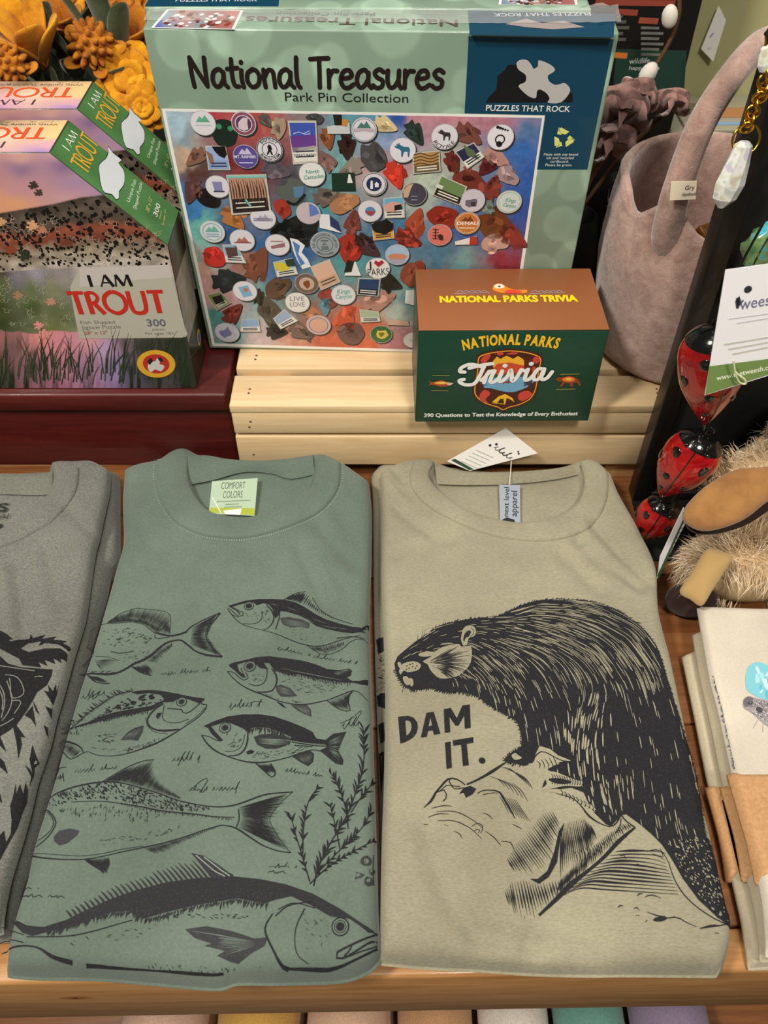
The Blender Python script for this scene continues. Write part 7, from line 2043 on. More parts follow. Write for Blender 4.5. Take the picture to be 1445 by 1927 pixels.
for i in range(420):
    a, z = rng.uniform(0, 6.28), rng.uniform(.01, .17)
    r = np.interp(z, [0, .014, .05, .10, .14, .17], [.07, .078, .084, .0885, .088, .085])
    p0 = PC + [r * math.cos(a), r * math.sin(a), z]
    n_ = np.array([math.cos(a), math.sin(a), 0])
    tang = np.array([-math.sin(a), math.cos(a), 0]) * rng.normal(0, 1) + [0, 0, rng.normal(0, 1)]
    mb.tube([p0, p0 + n_ * .0015 + tang * .002, p0 + n_ * rng.uniform(.0005, .003) + tang * .005], [.00010, .00008, .00004], 3, caps=False)
part('loose_fibres', mb, M_FELT, t, kind='stuff')
# wooden block inside
t = thing('wooden_block', 'orange stained wooden block lying inside the pink felt basket', 'block', (0.315, 0.690, 0.215))
Rb = rotz(.5) @ np.array([[1, 0, 0], [0, .9, -.43], [0, .43, .9]])
M_OAK = mat_wood('orange_stained_wood', '#8a4f1e', '#b8742f', '#d3924a', (3, 20, 20), .35, .2, 6)
part('block_body', MB().box((-.026, -.014, -.05), (.026, .014, .022), .003, (Rb, (0.300, 0.700, 0.207))), M_OAK, t)
part('block_cap', MB().box((-.028, -.016, .0222), (.028, .016, .030), .002, (Rb, (0.300, 0.700, 0.207))), M_OAK, t)

# ------------------------------------------------------------------ ladybird ornaments on one wire
M_LRED = material('red_enamel', '#a00d12', .12, coat=.8)
base(M_LRED, ramp(M_LRED, noise(M_LRED, coords(M_LRED), 55, 3, .6), [(.3, '#7d060c'), (.55, '#a80f14'), (.75, '#c22016')]))
M_LBLK = material('black_enamel', '#0b0a0a', .15, coat=.8)
t = thing('ladybird_hanger', 'string of three glossy red metal ladybirds hanging before the black stand', 'ornament', (0.258, 0.535, 0.02))
def ladybird(c, tip, rad, flip=1, seed=0):
    """drop shaped body: c = round end centre, tip = pointed end"""
    c, tip = np.array(c, float), np.array(tip, float)
    ax = tip - c
    L_ = np.linalg.norm(ax)
    ax /= L_
    M = frame_from(ax, (1, -.3, 0))
    prof_ = smooth([(0.0005, -rad * .98), (rad * .45, -rad * .88), (rad * .82, -rad * .52), (rad, 0), (rad * .9, L_ * .35), (rad * .62, L_ * .62), (rad * .28, L_ * .86), (0.0008, L_)], 5)
    seg = 36
    ph = np.linspace(0, 2 * np.pi, seg, endpoint=False)
    def pt(r, z, a):
        return c + r * math.cos(a) * M[0] + r * math.sin(a) * M[1] * .86 + z * M[2]
    G = np.array([[pt(r, z, a) for a in ph] for r, z in prof_])
    b = part('ladybird', MB().grid(G[:, ::-1], None, closed_u=True), M_LRED, t)
    rz = lambda z: np.interp(z, prof_[:, 1], prof_[:, 0])
    view = np.array([0, -.55, .83])
    def ang(off):
        v = np.array([view @ M[0], view @ M[1]])
        return math.atan2(v[1], v[0]) + off
    sp = MB()
    part('wing_seam', MB().tube([pt(rz(z) + .0002, z, ang(.15)) for z in np.linspace(-rad * .8, L_ * .9, 24)], .0006, 6), M_LBLK, b)
    for z_, o_, s_ in ((-.1, .75, .2), (.45, .55, .15), (.0, -.55, .2), (.55, -.45, .14), (.25, 1.45, .18), (.2, -1.3, .18), (.85, .6, .1)):
        z = z_ * L_ * .8
        p0 = pt(rz(z), z, ang(o_))
        nrm = p0 - (c + M[2] * z)
        nrm /= np.linalg.norm(nrm)
        part('spot', ell(MB(), p0 - nrm * .0002, (rad * s_ * 1.15, rad * s_, .0011), frame_from(nrm, M[2]), 14, 8), M_LBLK, b)
    zz_ = np.linspace(-rad * .98, -rad * .55, 26)
    part('head', MB().grid(np.array([[pt(rz(z) + .0008, z - .0004, a) for a in ph] for z in zz_])[:, ::-1], None, closed_u=True), M_LBLK, b, 'black head cap')
    ey = MB()
    for o_ in (-.35, .65):
        ell(ey, pt(rz(-rad * .62) + .0016, -rad * .62, ang(o_)), (.0022, .0022, .0022), None, 10, 8)
    part('eye_beads', ey, M_LBLK, b)
    for o_ in (-.2, .5):
        a1 = pt(rz(-rad * .75) + .001, -rad * .75, ang(o_))
        part('antenna', MB().tube(smooth([a1, a1 + view * .006 - M[2] * .004, a1 + view * .009 - M[2] * .0005, a1 + view * .0075 + M[2] * .003], 4), .0006, 6), M_LBLK, b)
    part('wire_loop', MB().tube(smooth([c - M[2] * rad * .9, c - M[2] * (rad + .004) + M[0] * .003, c - M[2] * (rad + .007), c - M[2] * (rad + .004) - M[0] * .003, c - M[2] * rad * .9], 4), .0008, 6), M_LBLK, b)
Yl = .515
P3 = lambda x, y, yy=Yl: at_y(np.array((x, y), float), yy)
ladybird(P3(1342, 668), P3(1326, 800), .0255, seed=1)
ladybird(P3(1303, 855), P3(1242, 936), .0235, seed=2)
ladybird(P3(1240, 968), P3(1206, 1016), .0192, seed=3)
part('hanging_wire', MB().tube([P3(1326, 798), P3(1322, 812), P3(1318, 826)], .0013, 8), M_LBLK, t)
part('hanging_wire', MB().tube([P3(1243, 934), P3(1245, 942), P3(1247, 948)], .0013, 8), M_LBLK, t)
part('hanging_wire', MB().tube([P3(1346, 612), P3(1365, 560), P3(1392, 500), (0.292, .565, .418)], .0009, 8), M_LBLK, t)

# ------------------------------------------------------------------ tags on the plush toys
def hang_card(name, lab, px4, ys, art_fn, col='#e9e9ee', cat='tag'):
    q4 = [at_y(np.array(p_, float), y) for p_, y in zip(px4, ys)]
    t = thing(name, lab, cat, tuple(np.mean(q4, 0)))
    P_, mb = card('paper_card', q4, .0006, '#fff')
    part('paper_card', mb, material('white_tag_card', col, .5), t, smooth=False)
    A = Art(P_, lift=.0002)
    art_fn(A)
    A.build('tag_print', INK_MATT, t)
    return t
def big_tag(A):
    A.poly([(1334, 689), (1470, 672), (1470, 697), (1327, 742.5)], '#6f8a4c', 1)
    A.text('www.thetweesh.co', (1348, 716), (1452, 694), (1347, 707), '#e9ecd8', 2, .01)
    A.text('weesh', (1391, 583), (1462, 571), (1389, 562), '#6b6a86', 2)
    A.disc((1407, 544), .0024, '#2a2a38', 3); A.poly([(1383, 566), (1391, 556), (1394, 566), (1389, 580), (1385, 580)], '#2a2a38', 3); A.stroke([(1386, 560), (1390, 576), (1398, 564)], .0012, '#3a3a50', 3)
    for i in range(2):
        A.stroke([(1370 + 16 * i, 600 + 8 * i), (1460, 588 + 8 * i)], .0007, '#c9c9d0', 2)
    for i in range(3):
        A.stroke([(1362 + 8 * i, 648 + 9 * i), (1460, 632 + 9 * i)], .0012, '#c2c6bc', 2)
t = hang_card('hang_tag', 'large white and green swing tag hanging in front of the biggest ladybird', [(1326, 744), (1475, 698), (1475, 490), (1365, 508)], (.455, .457, .470, .468), big_tag)
part('tag_string', MB().tube(smooth([at_y(np.array(p_, float), .452) for p_ in ((1380, 678), (1384, 704), (1392, 720), (1403, 722), (1401, 714), (1390, 706), (1384, 700))], 4), .0007, 6), material('cream_cotton_string', '#d5d6b0', .8), t)
part('tag_string', MB().tube(smooth([at_y(np.array((1428., 503.)), .4685), at_y(np.array((1432., 470.)), .500), (0.3005, .553, .4188)], 4), .0006, 6), M_LBLK, t)
def bar_tag(A):
    for i in range(9):
        a = np.array((1250 + 4.2 * i, 1052 - 9.2 * i))
        A.stroke([a, a + [9, -4.5]], .0008, '#55555a', 2)
    A.poly([(1237, 1082), (1288, 970), (1290, 972), (1239, 1090)], '#2f5a34', 1)
hang_card('hang_tag', 'narrow white barcode tag under the smallest ladybird, against the olive shirt', [(1236, 1090), (1292, 980), (1283, 952), (1242, 1048)], (.47, .492, .496, .476), bar_tag)

# ------------------------------------------------------------------ furry plush toy
t = thing('plush_toy', 'furry beige plush toy with tan suede paddle and strap, right of the olive shirt', 'plush toy', (0.345, 0.50, 0))
M_FUR = material('beige_plush_fur', '#c2a883', .9, sheen=.5, spec=.1)
nodes(M_FUR)[1].new(nodes(M_FUR)[0].new('ShaderNodeAttribute').outputs[0], nodes(M_FUR)[2].inputs['Base Color'])
nodes(M_FUR)[0]['Attribute'].attribute_name = 'Col'
M_HIDE = material('plush_backing', '#c9ae86', .95)
BALL = [((0.372, 0.515, 0.070), (0.088, 0.060, 0.066)), ((0.408, 0.538, 0.125), (0.075, 0.044, 0.060)), ((0.318, 0.474, 0.037), (0.050, 0.036, 0.034))]
mb = MB()
for c_, r_ in BALL:
    ell(mb, c_, r_, None, 28, 18)
bd = part('plush_body', mb, M_HIDE, t)
mb = MB()
pal = lin_arr([(226, 207, 176), (210, 186, 150), (236, 220, 194), (196, 168, 130), (230, 212, 184)])
for c_, r_ in BALL:
    c_, r_ = np.array(c_), np.array(r_)
    n_ = 8500
    v = rng.normal(0, 1, (n_, 3)); v /= np.linalg.norm(v, axis=1)[:, None]
    v = v[(v[:, 1] < .5) & (v[:, 2] > -.75)]
    p0 = c_ + v * r_
    nn = v / r_; nn /= np.linalg.norm(nn, axis=1)[:, None]
    cl_ = np.stack([vnoise(p0[:, :2], .016, 5), vnoise(p0[:, 1:], .016, 6), vnoise(p0[:, [0, 2]], .016, 7)], -1)
    drift = cl_ * 1.1 + [0.0, -.15, -.35] + rng.normal(0, .25, p0.shape)
    L_ = rng.uniform(.010, .019, len(p0))[:, None]
    p1 = p0 + nn * L_ * .55 + drift * L_ * .35
    p2 = p1 + nn * L_ * .12 + drift * L_ * .85
    side = np.cross(nn, rng.normal(0, 1, p0.shape)); side /= np.linalg.norm(side, axis=1)[:, None]
    w_ = .00036
    pm = np.stack([p0, p1, p2])
    low = (np.minimum(p1[:, 2], p2[:, 2]) > .006) & ~((pm[..., 1] < .436) & (pm[..., 2] < .048) & (pm[..., 0] > .250)).any(0) & (p2[:, 0] > .248) & ~((p2[:, 0] < .290) & (p2[:, 1] > .485))
    V = np.stack([p0 - side * w_, p0 + side * w_, p1 + side * w_ * .8, p1 - side * w_ * .8, p2], 1)[low]
    k = len(V)
    col = np.repeat(pal[rng.integers(0, 5, k)] * (1 + .25 * vnoise(p0[low][:, [0, 2]], .02, 9))[:, None], 5, 0)
    i5 = np.arange(k) * 5
    mb.add(V.reshape(-1, 3), list(zip(i5, i5 + 1, i5 + 2, i5 + 3)) + list(zip(i5 + 3, i5 + 2, i5 + 4)), col)
part('fur', mb, M_FUR, t, kind='stuff', smooth=False)
M_SUEDE = material('tan_suede', '#b98446', .9, sheen=.4)
base(M_SUEDE, ramp(M_SUEDE, noise(M_SUEDE, coords(M_SUEDE), 60, 5), [(.3, '#855a30'), (.7, '#a0733e')])); bump(M_SUEDE, noise(M_SUEDE, coords(M_SUEDE), 700, 2), .3, .0006)
M_SUEDE2 = material('pale_suede', '#b59560', .9, sheen=.3); bump(M_SUEDE2, noise(M_SUEDE2, coords(M_SUEDE2), 700, 2), .3, .0006)
M_BROWN = material('dark_brown_plush', '#33201b', .95, sheen=.1)
def pad(name, px_poly, O, N, thick, mat, lab, dome=.0):
    N = np.array(N, float); N /= np.linalg.norm(N)
    U = np.cross((0, 0, 1), N); U /= np.linalg.norm(U)
    if U[0] < 0: U = -U
    V = np.cross(N, U)
    P_ = Plane(O, U, V)
    p2 = P_.px(smooth(np.array(px_poly, float), 4, True))
    p2 = resample(np.r_[p2, p2[:1]], 60)[:-1]
    m_ = p2.mean(0)
    rows = []
    for s_, h_ in ((1.0, -thick), (1.0, -thick * .3), (.985, 0), (.8, dome * .45), (.5, dome * .8), (.2, dome), (.01, dome)):
        rows.append(P_.to3(m_ + (p2 - m_) * s_, h_))
    mb = MB().grid(np.array(rows), None, closed_u=True)
    mb.add(rows[0], [tuple(range(len(rows[0])))])
    return part(name, mb, mat, t, lab)
pad('suede_paddle', [(1287, 972), (1294, 950), (1320, 922), (1350, 900), (1390, 882), (1440, 878), (1500, 872), (1530, 880), (1500, 915), (1450, 940), (1405, 975), (1360, 993), (1325, 998), (1300, 988)], at_y(np.array((1390, 940.)), .447), (-.1, -.55, .83), .006, M_SUEDE, 'flat tan suede paddle', .004)
pad('paddle_edge', [(1291, 982), (1310, 990), (1340, 998), (1380, 988), (1420, 966), (1460, 936), (1520, 900), (1505, 925), (1455, 955), (1410, 985), (1360, 1002), (1320, 1005), (1298, 996)], at_y(np.array((1390, 950.)), .4575), (-.1, -.55, .83), .004, M_BROWN, 'dark brown underside', .001)
pad('suede_strap', [(1329, 1034), (1352, 1036), (1379, 1047), (1362, 1078), (1340, 1112), (1321, 1140), (1300, 1128), (1279, 1113), (1300, 1078)], at_y(np.array((1330, 1085.)), .430), (-.25, -.5, .83), .004, M_SUEDE2, 'pale tan suede strap', .006)
mb = MB(); ell(mb, (0.2690, 0.447, 0.0185), (.0225, .0150, .018), None, 20, 12)
part('brown_foot', mb, M_BROWN, t, 'dark brown plush foot')

# ------------------------------------------------------------------ key ring with crystal
M_GOLD = material('polished_gold', '#d9a83a', .2, 1.0)
t = thing('key_ring', 'gold chain key ring with a crystal drop hanging at the right edge', 'key ring', (0.262, .55, .25))
def ring3(c, r, tube_, nrm, mat, parent, name):
    M = frame_from(nrm)
    a = np.linspace(0, 2 * np.pi, 25)
    return part(name, MB().tube(np.array(c) + r * (np.cos(a)[:, None] * M[0] + np.sin(a)[:, None] * M[1]), tube_, 8, caps=False), mat, parent)
Yk = .565
ch = smooth([(1443, 138), (1436, 165), (1425, 195), (1412, 220), (1405, 240)], 3)
for i, p_ in enumerate(resample(ch, 8)):
    ring3(at_y(np.array(p_), Yk), .0042, .0012, (math.cos(i * 1.57), -math.sin(i * 1.57) - .2, .3), M_GOLD, t, 'chain_link')
ring3(at_y(np.array((1404., 262.)), Yk), .0095, .0009, (.1, -.9, .3), M_GOLD, t, 'split_ring')
M_CRY = material('iridescent_crystal', '#e4e2ea', .05, 0, coat=1.0)
base(M_CRY, ramp(M_CRY, noise(M_CRY, coords(M_CRY), 130, 1), [(.3, '#c9c2b0'), (.42, '#dfe6d6'), (.52, '#efe9ee'), (.6, '#c4d6c6'), (.7, '#d3c0dc')]))
def crystal(a, b, r, parent, name='crystal_drop'):
    a, b = np.array(a), np.array(b)
    M = frame_from(b - a, (1, 0, 0)); L_ = np.linalg.norm(b - a)
    rows = []
    for z, k in ((0, .3), (.06, .6), (.3, .8), (.62, 1.0), (.85, .8), (1.0, .2)):
        ph = np.linspace(0, 2 * np.pi, 7, endpoint=False) + z * .4
        rows.append(a + M[2] * z * L_ + r * k * (np.cos(ph)[:, None] * M[0] + .6 * np.sin(ph)[:, None] * M[1]))
    mb = MB().grid(np.array(rows)[:, ::-1], None, closed_u=True); mb.add(rows[0], [tuple(range(7))]); mb.add(rows[-1], [tuple(range(7))[::-1]])
    return part(name, mb, M_CRY, parent, smooth=False)
crystal(at_y(np.array((1402., 266.)), Yk - .004), at_y(np.array((1356., 391.)), Yk - .004), .0105, t)
crystal(at_y(np.array((1441., 86.)), Yk), at_y(np.array((1444., 138.)), Yk), .006, t, 'crystal_bead')
hk = at_y(np.array((1441., 62.)), Yk)
part('hang_loop', MB().tube([at_y(np.array((1441., 90.)), Yk), hk], .0008, 6), M_GOLD, t)
part('hook', MB().tube([(0.2505, .5812, hk[2] - .002), (hk[0] + .002, .570, hk[2] - .002), (hk[0], Yk - .001, hk[2] - .0005), (hk[0], Yk - .004, hk[2] + .004)], .0012, 8), material('small_hook_steel', '#3a3836', .35, .9), t)
# mossy glass stone
t_ = MB()
blobp = at_y(np.array((1447., 468.)), .545)
th = np.linspace(.02, math.pi - .02, 14); ph = np.linspace(0, 2 * np.pi, 20, endpoint=False)
G = np.stack([np.outer(np.sin(th), np.cos(ph)) * .019, np.outer(np.sin(th), np.sin(ph)) * .010, np.repeat(np.cos(th)[:, None], 20, 1) * .020], -1) * (1 + .07 * rng.normal(0, 1, (14, 20, 1)))
t_.grid((G + blobp)[::-1], None, closed_u=True)
M_MOSS = material('mossy_blue_glass', '#5d8a6a', .25, coat=.5)
base(M_MOSS, ramp(M_MOSS, noise(M_MOSS, coords(M_MOSS), 90, 5), [(.3, '#2f5a3a'), (.5, '#6f8f58'), (.62, '#3aa0b8'), (.75, '#8fd0d8')]))
tb = thing('glass_pendant', 'mossy green and blue glass pendant hanging behind the big white tag', 'ornament', tuple(blobp))
part('glass_body', t_, M_MOSS, tb)
part('pendant_cord', MB().tube([blobp + [0, 0, .019], blobp + [.004, .01, .045], (0.33, .5897, .405)], .0007, 6), M_LBLK, tb)

# ------------------------------------------------------------------ behind: sign, ledge, twigs, fabric flowers
t = thing('back_counter', 'dim counter ledge with khaki back board at the top right', 'counter', (0.50, 1.0, 0))
part('ledge', MB().box((0.322, 0.946, 0.185), (0.95, 1.06, 0.205), .003), material('grey_ledge', '#8d8a78', .5), t)
part('back_board', MB().box((0.322, 1.061, 0.0), (0.95, 1.08, 0.62), .003), M_KHAKI, t, 'khaki green back board')
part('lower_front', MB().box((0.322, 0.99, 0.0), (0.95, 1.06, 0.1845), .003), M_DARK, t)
q4 = [at_y(np.array(p_, float), 1.045) for p_ in ((1340, 118), (1365, 40), (1352, 8), (1318, 95))]
def wt(A):
    A.stroke([(1336, 70), (1342, 62)], .002, '#9a9ab0', 1); A.stroke([(1330, 92), (1338, 90)], .002, '#c9c9cc', 1)
hang_card('price_tag', 'white price tag dangling before the khaki board at the top right', [(1342, 116), (1366, 38), (1352, 10), (1319, 92)], (1.05, 1.052, 1.054, 1.052), wt, '#e4e2dc')
t = thing('leaflet', 'clear sleeve of leaflets with orange and blue marks lying on the grey ledge', 'leaflet', (0.40, .98, .205))
mb = MB().box((0.338, 0.955, 0.2052), (0.47, 1.03, 0.2092), .001)
part('sleeve', mb, material('leaflet_paper', '#9a9580', .35, coat=.4), t)
A = Art(Plane((0.338, 0.955, 0.2092), (1, 0, 0), (0, 1, 0)), lift=.0003)
A.usepx = False
A.poly([(.03, .03), (.09, .032), (.088, .06), (.04, .055)], '#a8754a', 1, True); A.poly([(.025, .010), (.08, .012), (.078, .020), (.027, .018)], '#7f9fc4', 1, True); A.poly([(.005, .04), (.03, .04), (.03, .07), (.005, .07)], '#6d6a52', 1, True)
A.build('leaflet_print', INK_MATT, t)
# black sign
t = thing('shop_sign', 'tall black sign board with green band and orange and white writing', 'sign', (0.21, .96, 0))
part('board', MB().box((0.06, 0.955, 0.0), (0.320, 0.975, 0.66), .002), material('black_sign_board', '#12110f', .5), t)
S = Plane((0.06, 0.955, 0), (1, 0, 0), (0, 0, 1))
A = Art(S)
A.poly([(1150, 205), (1285, 205), (1292, 95), (1160, 92)], '#1d3a30', 1)
A.poly([(1206, 150), (1240, 148), (1240, 205), (1205, 205)], '#c06a3c', 2) if False else A.poly([(1196, 158), (1232, 152), (1240, 192), (1200, 200)], '#b4613a', 2)
for x0, x1, y, c_ in ((1120, 1270, 4, '#8d3f30'), (1160, 1200, 22, '#8d3f30'), (1202, 1238, 38, '#9a4a38'), (1150, 1180, 103, '#c4702c')):
    A.stroke([(x0, y), (x1, y + 2)], .0055, c_, 2)
for i in range(6):
    A.stroke([(1206, 52 + i * 10), (1206 + 34 + 8 * (i % 2), 53 + i * 10)], .0026, '#6d6d68', 2)
for i in range(5):
    A.stroke([(1160, 30 + i * 11), (1172 + 6 * (i % 3), 30 + i * 11)], .0030, '#55544e', 2)
A.text('wildlife', (1183, 120), (1222, 118), (1183, 110), '#b9bdb6', 3, .01); A.text('happenings', (1183, 131), (1240, 131), (1183, 124), '#b9bdb6', 3, .01); A.text('on site', (1225, 128), (1262, 130), (1225, 120), '#b9bdb6', 3, .01) if False else None
A.build('sign_print', INK_MATT, t, 'orange, grey and white lettering')
# pussy willow twig
M_TWIG = material('brown_twig', '#5a3d22', .7)
M_CATKIN = material('white_catkin', '#d9d3c8', .95, sheen=.6)
t = thing('willow_twig', 'brown pussy willow twig with white catkins in front of the black sign', 'twig', (0.24, .92, .10))
tw = [at_y(np.array(p_, float), .90) for p_ in ((1276, -30), (1278, 20), (1268, 60), (1248, 100), (1232, 125), (1208, 165), (1190, 215), (1180, 330))]
part('stem', MB().tube(smooth(tw, 5), .0022, 8), M_TWIG, t)
for a, b, r in (((1258, 54), (1262, 8), .0075), ((1205, 158), (1234, 118), .0078), ((1195, 168), (1172, 148), .006)):
    a, b = at_y(np.array(a, float), .893), at_y(np.array(b, float), .893)
    M = frame_from(b - a)
    mb = MB(); ell(mb, (a + b) / 2, (r, r, np.linalg.norm(b - a) / 2), M, 14, 12)
    part('catkin', mb, M_CATKIN, t)
t = thing('twig_vase', 'dark vase holding the willow twig behind the tall puzzle box', 'vase', (0.235, .90, 0))
c_ = at_y(np.array((1180., 330.)), .90)
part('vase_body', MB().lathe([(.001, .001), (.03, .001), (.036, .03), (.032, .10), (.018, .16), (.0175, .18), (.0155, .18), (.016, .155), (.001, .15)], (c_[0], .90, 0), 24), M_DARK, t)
# cloth flowers, dusty pink
M_ROSE = material('dusty_rose_cloth', '#8f6660', .9, sheen=.5)
base(M_ROSE, ramp(M_ROSE, noise(M_ROSE, coords(M_ROSE), 120, 3), [(.3, '#7d5752'), (.7, '#a07a72')]))
def cloth_flower(px, yy, r, seed, lab, stemto):
    c_ = at_y(np.array(px, float), yy)
    t = thing('cloth_flower', lab, 'flower', tuple(c_), 'dusty pink cloth flowers')
    q = np.random.default_rng(seed)
    for k in range(8):
        a = k * 2.4 + q.uniform(-.3, .3)
        tilt = .35 + .14 * k
        d = np.array([math.cos(a) * math.sin(tilt), math.sin(a) * math.sin(tilt) * .8 - .3, math.cos(tilt)])
        d /= np.linalg.norm(d)
        s_ = np.cross(d, (0.2, 1, .1)); s_ /= np.linalg.norm(s_)
        n_ = np.cross(s_, d)
        u, v = np.meshgrid(np.linspace(-1, 1, 11), np.linspace(0, 1, 9))
        w_ = r * .62 * np.sin(np.pi * (.12 + .76 * v)) ** .7
        P_ = c_ + (u * w_)[..., None] * s_ + (v * r * (1.0 - .18 * u * u))[..., None] * d + (r * (.28 * u * u * (.3 + v) - .22 * v * v + .05 * np.sin(5 * u + k) * v))[..., None] * n_
        mb = MB().grid(P_).grid(P_[:, ::-1] + n_ * .0012)
        part('petal', mb, M_ROSE, t)
    part('stem', MB().tube(smooth([c_, (c_ + stemto) / 2 + [0, .012, 0], stemto], 5), .0022, 8), M_TWIG, t)
sv = np.array([0.205, .868, 0.165])
cloth_flower((1165, 225), .845, .036, 1, 'largest dusty pink cloth flower at the right edge of the tall puzzle box', sv)
cloth_flower((1150, 285), .838, .030, 2, 'lower dusty pink cloth flower half behind the tall puzzle box', sv + [.006, -.006, 0])
cloth_flower((1195, 195), .862, .026, 3, 'upper dusty pink cloth flower under the white catkins', sv + [.006, .006, 0])
cloth_flower((1262, 205), .868, .022, 4, 'dim rosy cloth flower behind the felt basket handle', sv + [.012, .002, 0])
t = thing('flower_jar', 'dark jar holding the dusty pink cloth flowers', 'jar', (0.205, .868, 0))
part('jar_body', MB().lathe([(.001, .001), (.030, .001), (.034, .04), (.030, .12), (.024, .155), (.022, .155), (.026, .11), (.001, .02)], (0.209, .868, 0.0), 24), M_DARK, t)

# ------------------------------------------------------------------ felt flowers, yellow
M_YEL = material('marigold_felt', '#d2951a', .95, sheen=.1)
base(M_YEL, ramp(M_YEL, noise(M_YEL, coords(M_YEL), 60, 5), [(.3, '#b06c06'), (.5, '#cc8a0c'), (.72, '#dba016')])); bump(M_YEL, noise(M_YEL, coords(M_YEL), 500, 3), .4, .001)
M_ORG = material('amber_felt', '#c27a17', .95, sheen=.1)
base(M_ORG, ramp(M_ORG, noise(M_ORG, coords(M_ORG), 60, 5), [(.3, '#98500a'), (.7, '#c27c10')])); bump(M_ORG, noise(M_ORG, coords(M_ORG), 500, 3), .4, .001)
M_LEAF = material('forest_green_felt', '#3a4a26', .95, sheen=.4)
base(M_LEAF, ramp(M_LEAF, noise(M_LEAF, coords(M_LEAF), 50, 5), [(.3, '#2c3a1c'), (.7, '#4f6036')])); bump(M_LEAF, noise(M_LEAF, coords(M_LEAF), 500, 3), .4, .001)
VB = np.array([-0.335, .900, .19])
def petal(mb, root, d, L_, w_, th_, cup=0.2, up=(0, 0, 1)):
    d = np.array(d, float); d /= np.linalg.norm(d)
    M = frame_from(d, np.cross(d, up) + [1e-3, 0, 0])
    th = np.linspace(.02, math.pi - .02, 12); ph = np.linspace(0, 2 * np.pi, 14, endpoint=False)
    zc = (1 - np.cos(th)) / 2
    wid = np.sin(th) ** .8 * (0.75 + .5 * zc)
    X = np.outer(wid, np.cos(ph)) * w_
    Yy = np.outer(wid, np.sin(ph)) * th_ - cup * w_ * (np.outer(wid, np.cos(ph)) ** 2) + cup * L_ * .4 * (zc ** 2)[:, None]
    Z = np.repeat((zc * L_)[:, None], 14, 1)
    mb.grid(np.array(root) + X[..., None] * M[0] + Yy[..., None] * M[1] + Z[..., None] * M[2], None, closed_u=True)
def felt_flower(kind, px, yy, r, lab, seed, mat, tilt=(0, -.5, .8), leaves=2):
    q = np.random.default_rng(seed)
    c_ = at_y(np.array(px, float), yy)
    t = thing('felt_flower', lab, 'flower', tuple(c_), 'yellow felt flowers')
    ax = np.array(tilt, float); ax /= np.linalg.norm(ax)
    M = frame_from(ax)
    if kind == 'bud':
        n_ = 46
        for k in range(n_):
            z = 1 - 1.5 * (k + .5) / n_
            a = k * 2.39996
            v = np.array([math.sqrt(max(0, 1 - z * z)) * math.cos(a), math.sqrt(max(0, 1 - z * z)) * math.sin(a), z]) @ M
            mb = MB(); ell(mb, c_ + v * r * .82, (r * .15, r * .15, r * .30), frame_from(v + q.normal(0, .25, 3)), 10, 8)
            part('petal', mb, mat, t)
        mb = MB(); ell(mb, c_, (r * .8, r * .8, r * .8)); part('core', mb, mat, t)
        for k in range(5):
            a = k * 1.256
            v = (np.array([math.cos(a), math.sin(a), -.1]) @ M)
            mb = MB(); petal(mb, c_ - ax * r * .75 + v * r * .3, v * .75 + ax * .55, r * 1.35, r * .34, r * .12, .2, ax); part('outer_petal', mb, mat, t)
    elif kind == 'bloom':
        for ring_, (n_, tl, L_, w_) in enumerate(((9, .95, 1.25, .36), (8, .6, 1.15, .34), (6, .3, 1.0, .30), (3, .08, .85, .26))):
            for k in range(n_):
                a = 2 * math.pi * k / n_ + ring_ * .4 + q.uniform(-.1, .1)
                v = np.array([math.cos(a) * math.sin(tl), math.sin(a) * math.sin(tl), math.cos(tl)]) @ M
                mb = MB(); petal(mb, c_ - ax * r * .6, v, r * L_ * q.uniform(.9, 1.1), r * w_, r * .15, .25, ax); part('petal', mb, mat, t)
    else:
        for k in range(6):
            a = 2 * math.pi * k / 6 + q.uniform(-.2, .2)
            tl = .28 if k % 2 else .45
            v = np.array([math.cos(a) * math.sin(tl), math.sin(a) * math.sin(tl), math.cos(tl)]) @ M
            mb = MB(); petal(mb, c_ - ax * r, v, r * 2.1, r * .48, r * .12, .3, ax); part('petal', mb, mat, t)
    b0 = c_ - ax * r * .9
    foot = np.array([VB[0] + (c_[0] - VB[0]) * .5, VB[1] + (c_[1] - VB[1]) * .45, VB[2] - .04])
    part('stem', MB().tube(smooth([b0, b0 - ax * .02 + [0, .008, 0], (b0 + foot) / 2 + [0, .012, 0], foot], 5), .0034, 8), M_LEAF, t)
    for k in range(leaves):
        a = q.uniform(0, 6.28)
        rt = b0 * (.75 - .2 * k) + foot * (.25 + .2 * k)
        mb = MB(); petal(mb, rt, (math.cos(a) * .6, -abs(math.sin(a)) * .6, .7), .055 * q.uniform(.8, 1.2), .013, .0022, .3); part('leaf', mb, M_LEAF, t)
felt_flower('bloom', (246, 150), .845, .034, 'large golden felt bloom beside the left edge of the tall puzzle box', 1, M_YEL, (.1, -.75, .6), 1)
felt_flower('bloom', (268, 205), .812, .022, 'lower golden felt bloom tucked between trout box and tall puzzle box', 11, M_YEL, (.2, -.7, .5), 0)
felt_flower('bud', (172, 84), .850, .021, 'round amber felt bud with many small nubs above the rear trout box', 2, M_ORG, (0, -.6, .7), 1)
felt_flower('tulip', (58, 74), .835, .030, 'pointed golden felt tulip above the rear trout box, left of the nubby bud', 3, M_YEL, (-.05, -.35, .9), 2)
felt_flower('tulip', (122, 42), .925, .019, 'dark amber felt petal flower behind the nubby bud', 4, M_ORG, (0, -.5, .8), 2)
felt_flower('bud', (14, 124), .800, .018, 'nubby amber felt bud at the left edge above the trout boxes', 5, M_ORG, (-.1, -.5, .8), 1)
felt_flower('bloom', (18, 28), .905, .030, 'golden felt bloom in the top left corner', 6, M_YEL, (0, -.5, .85), 1)
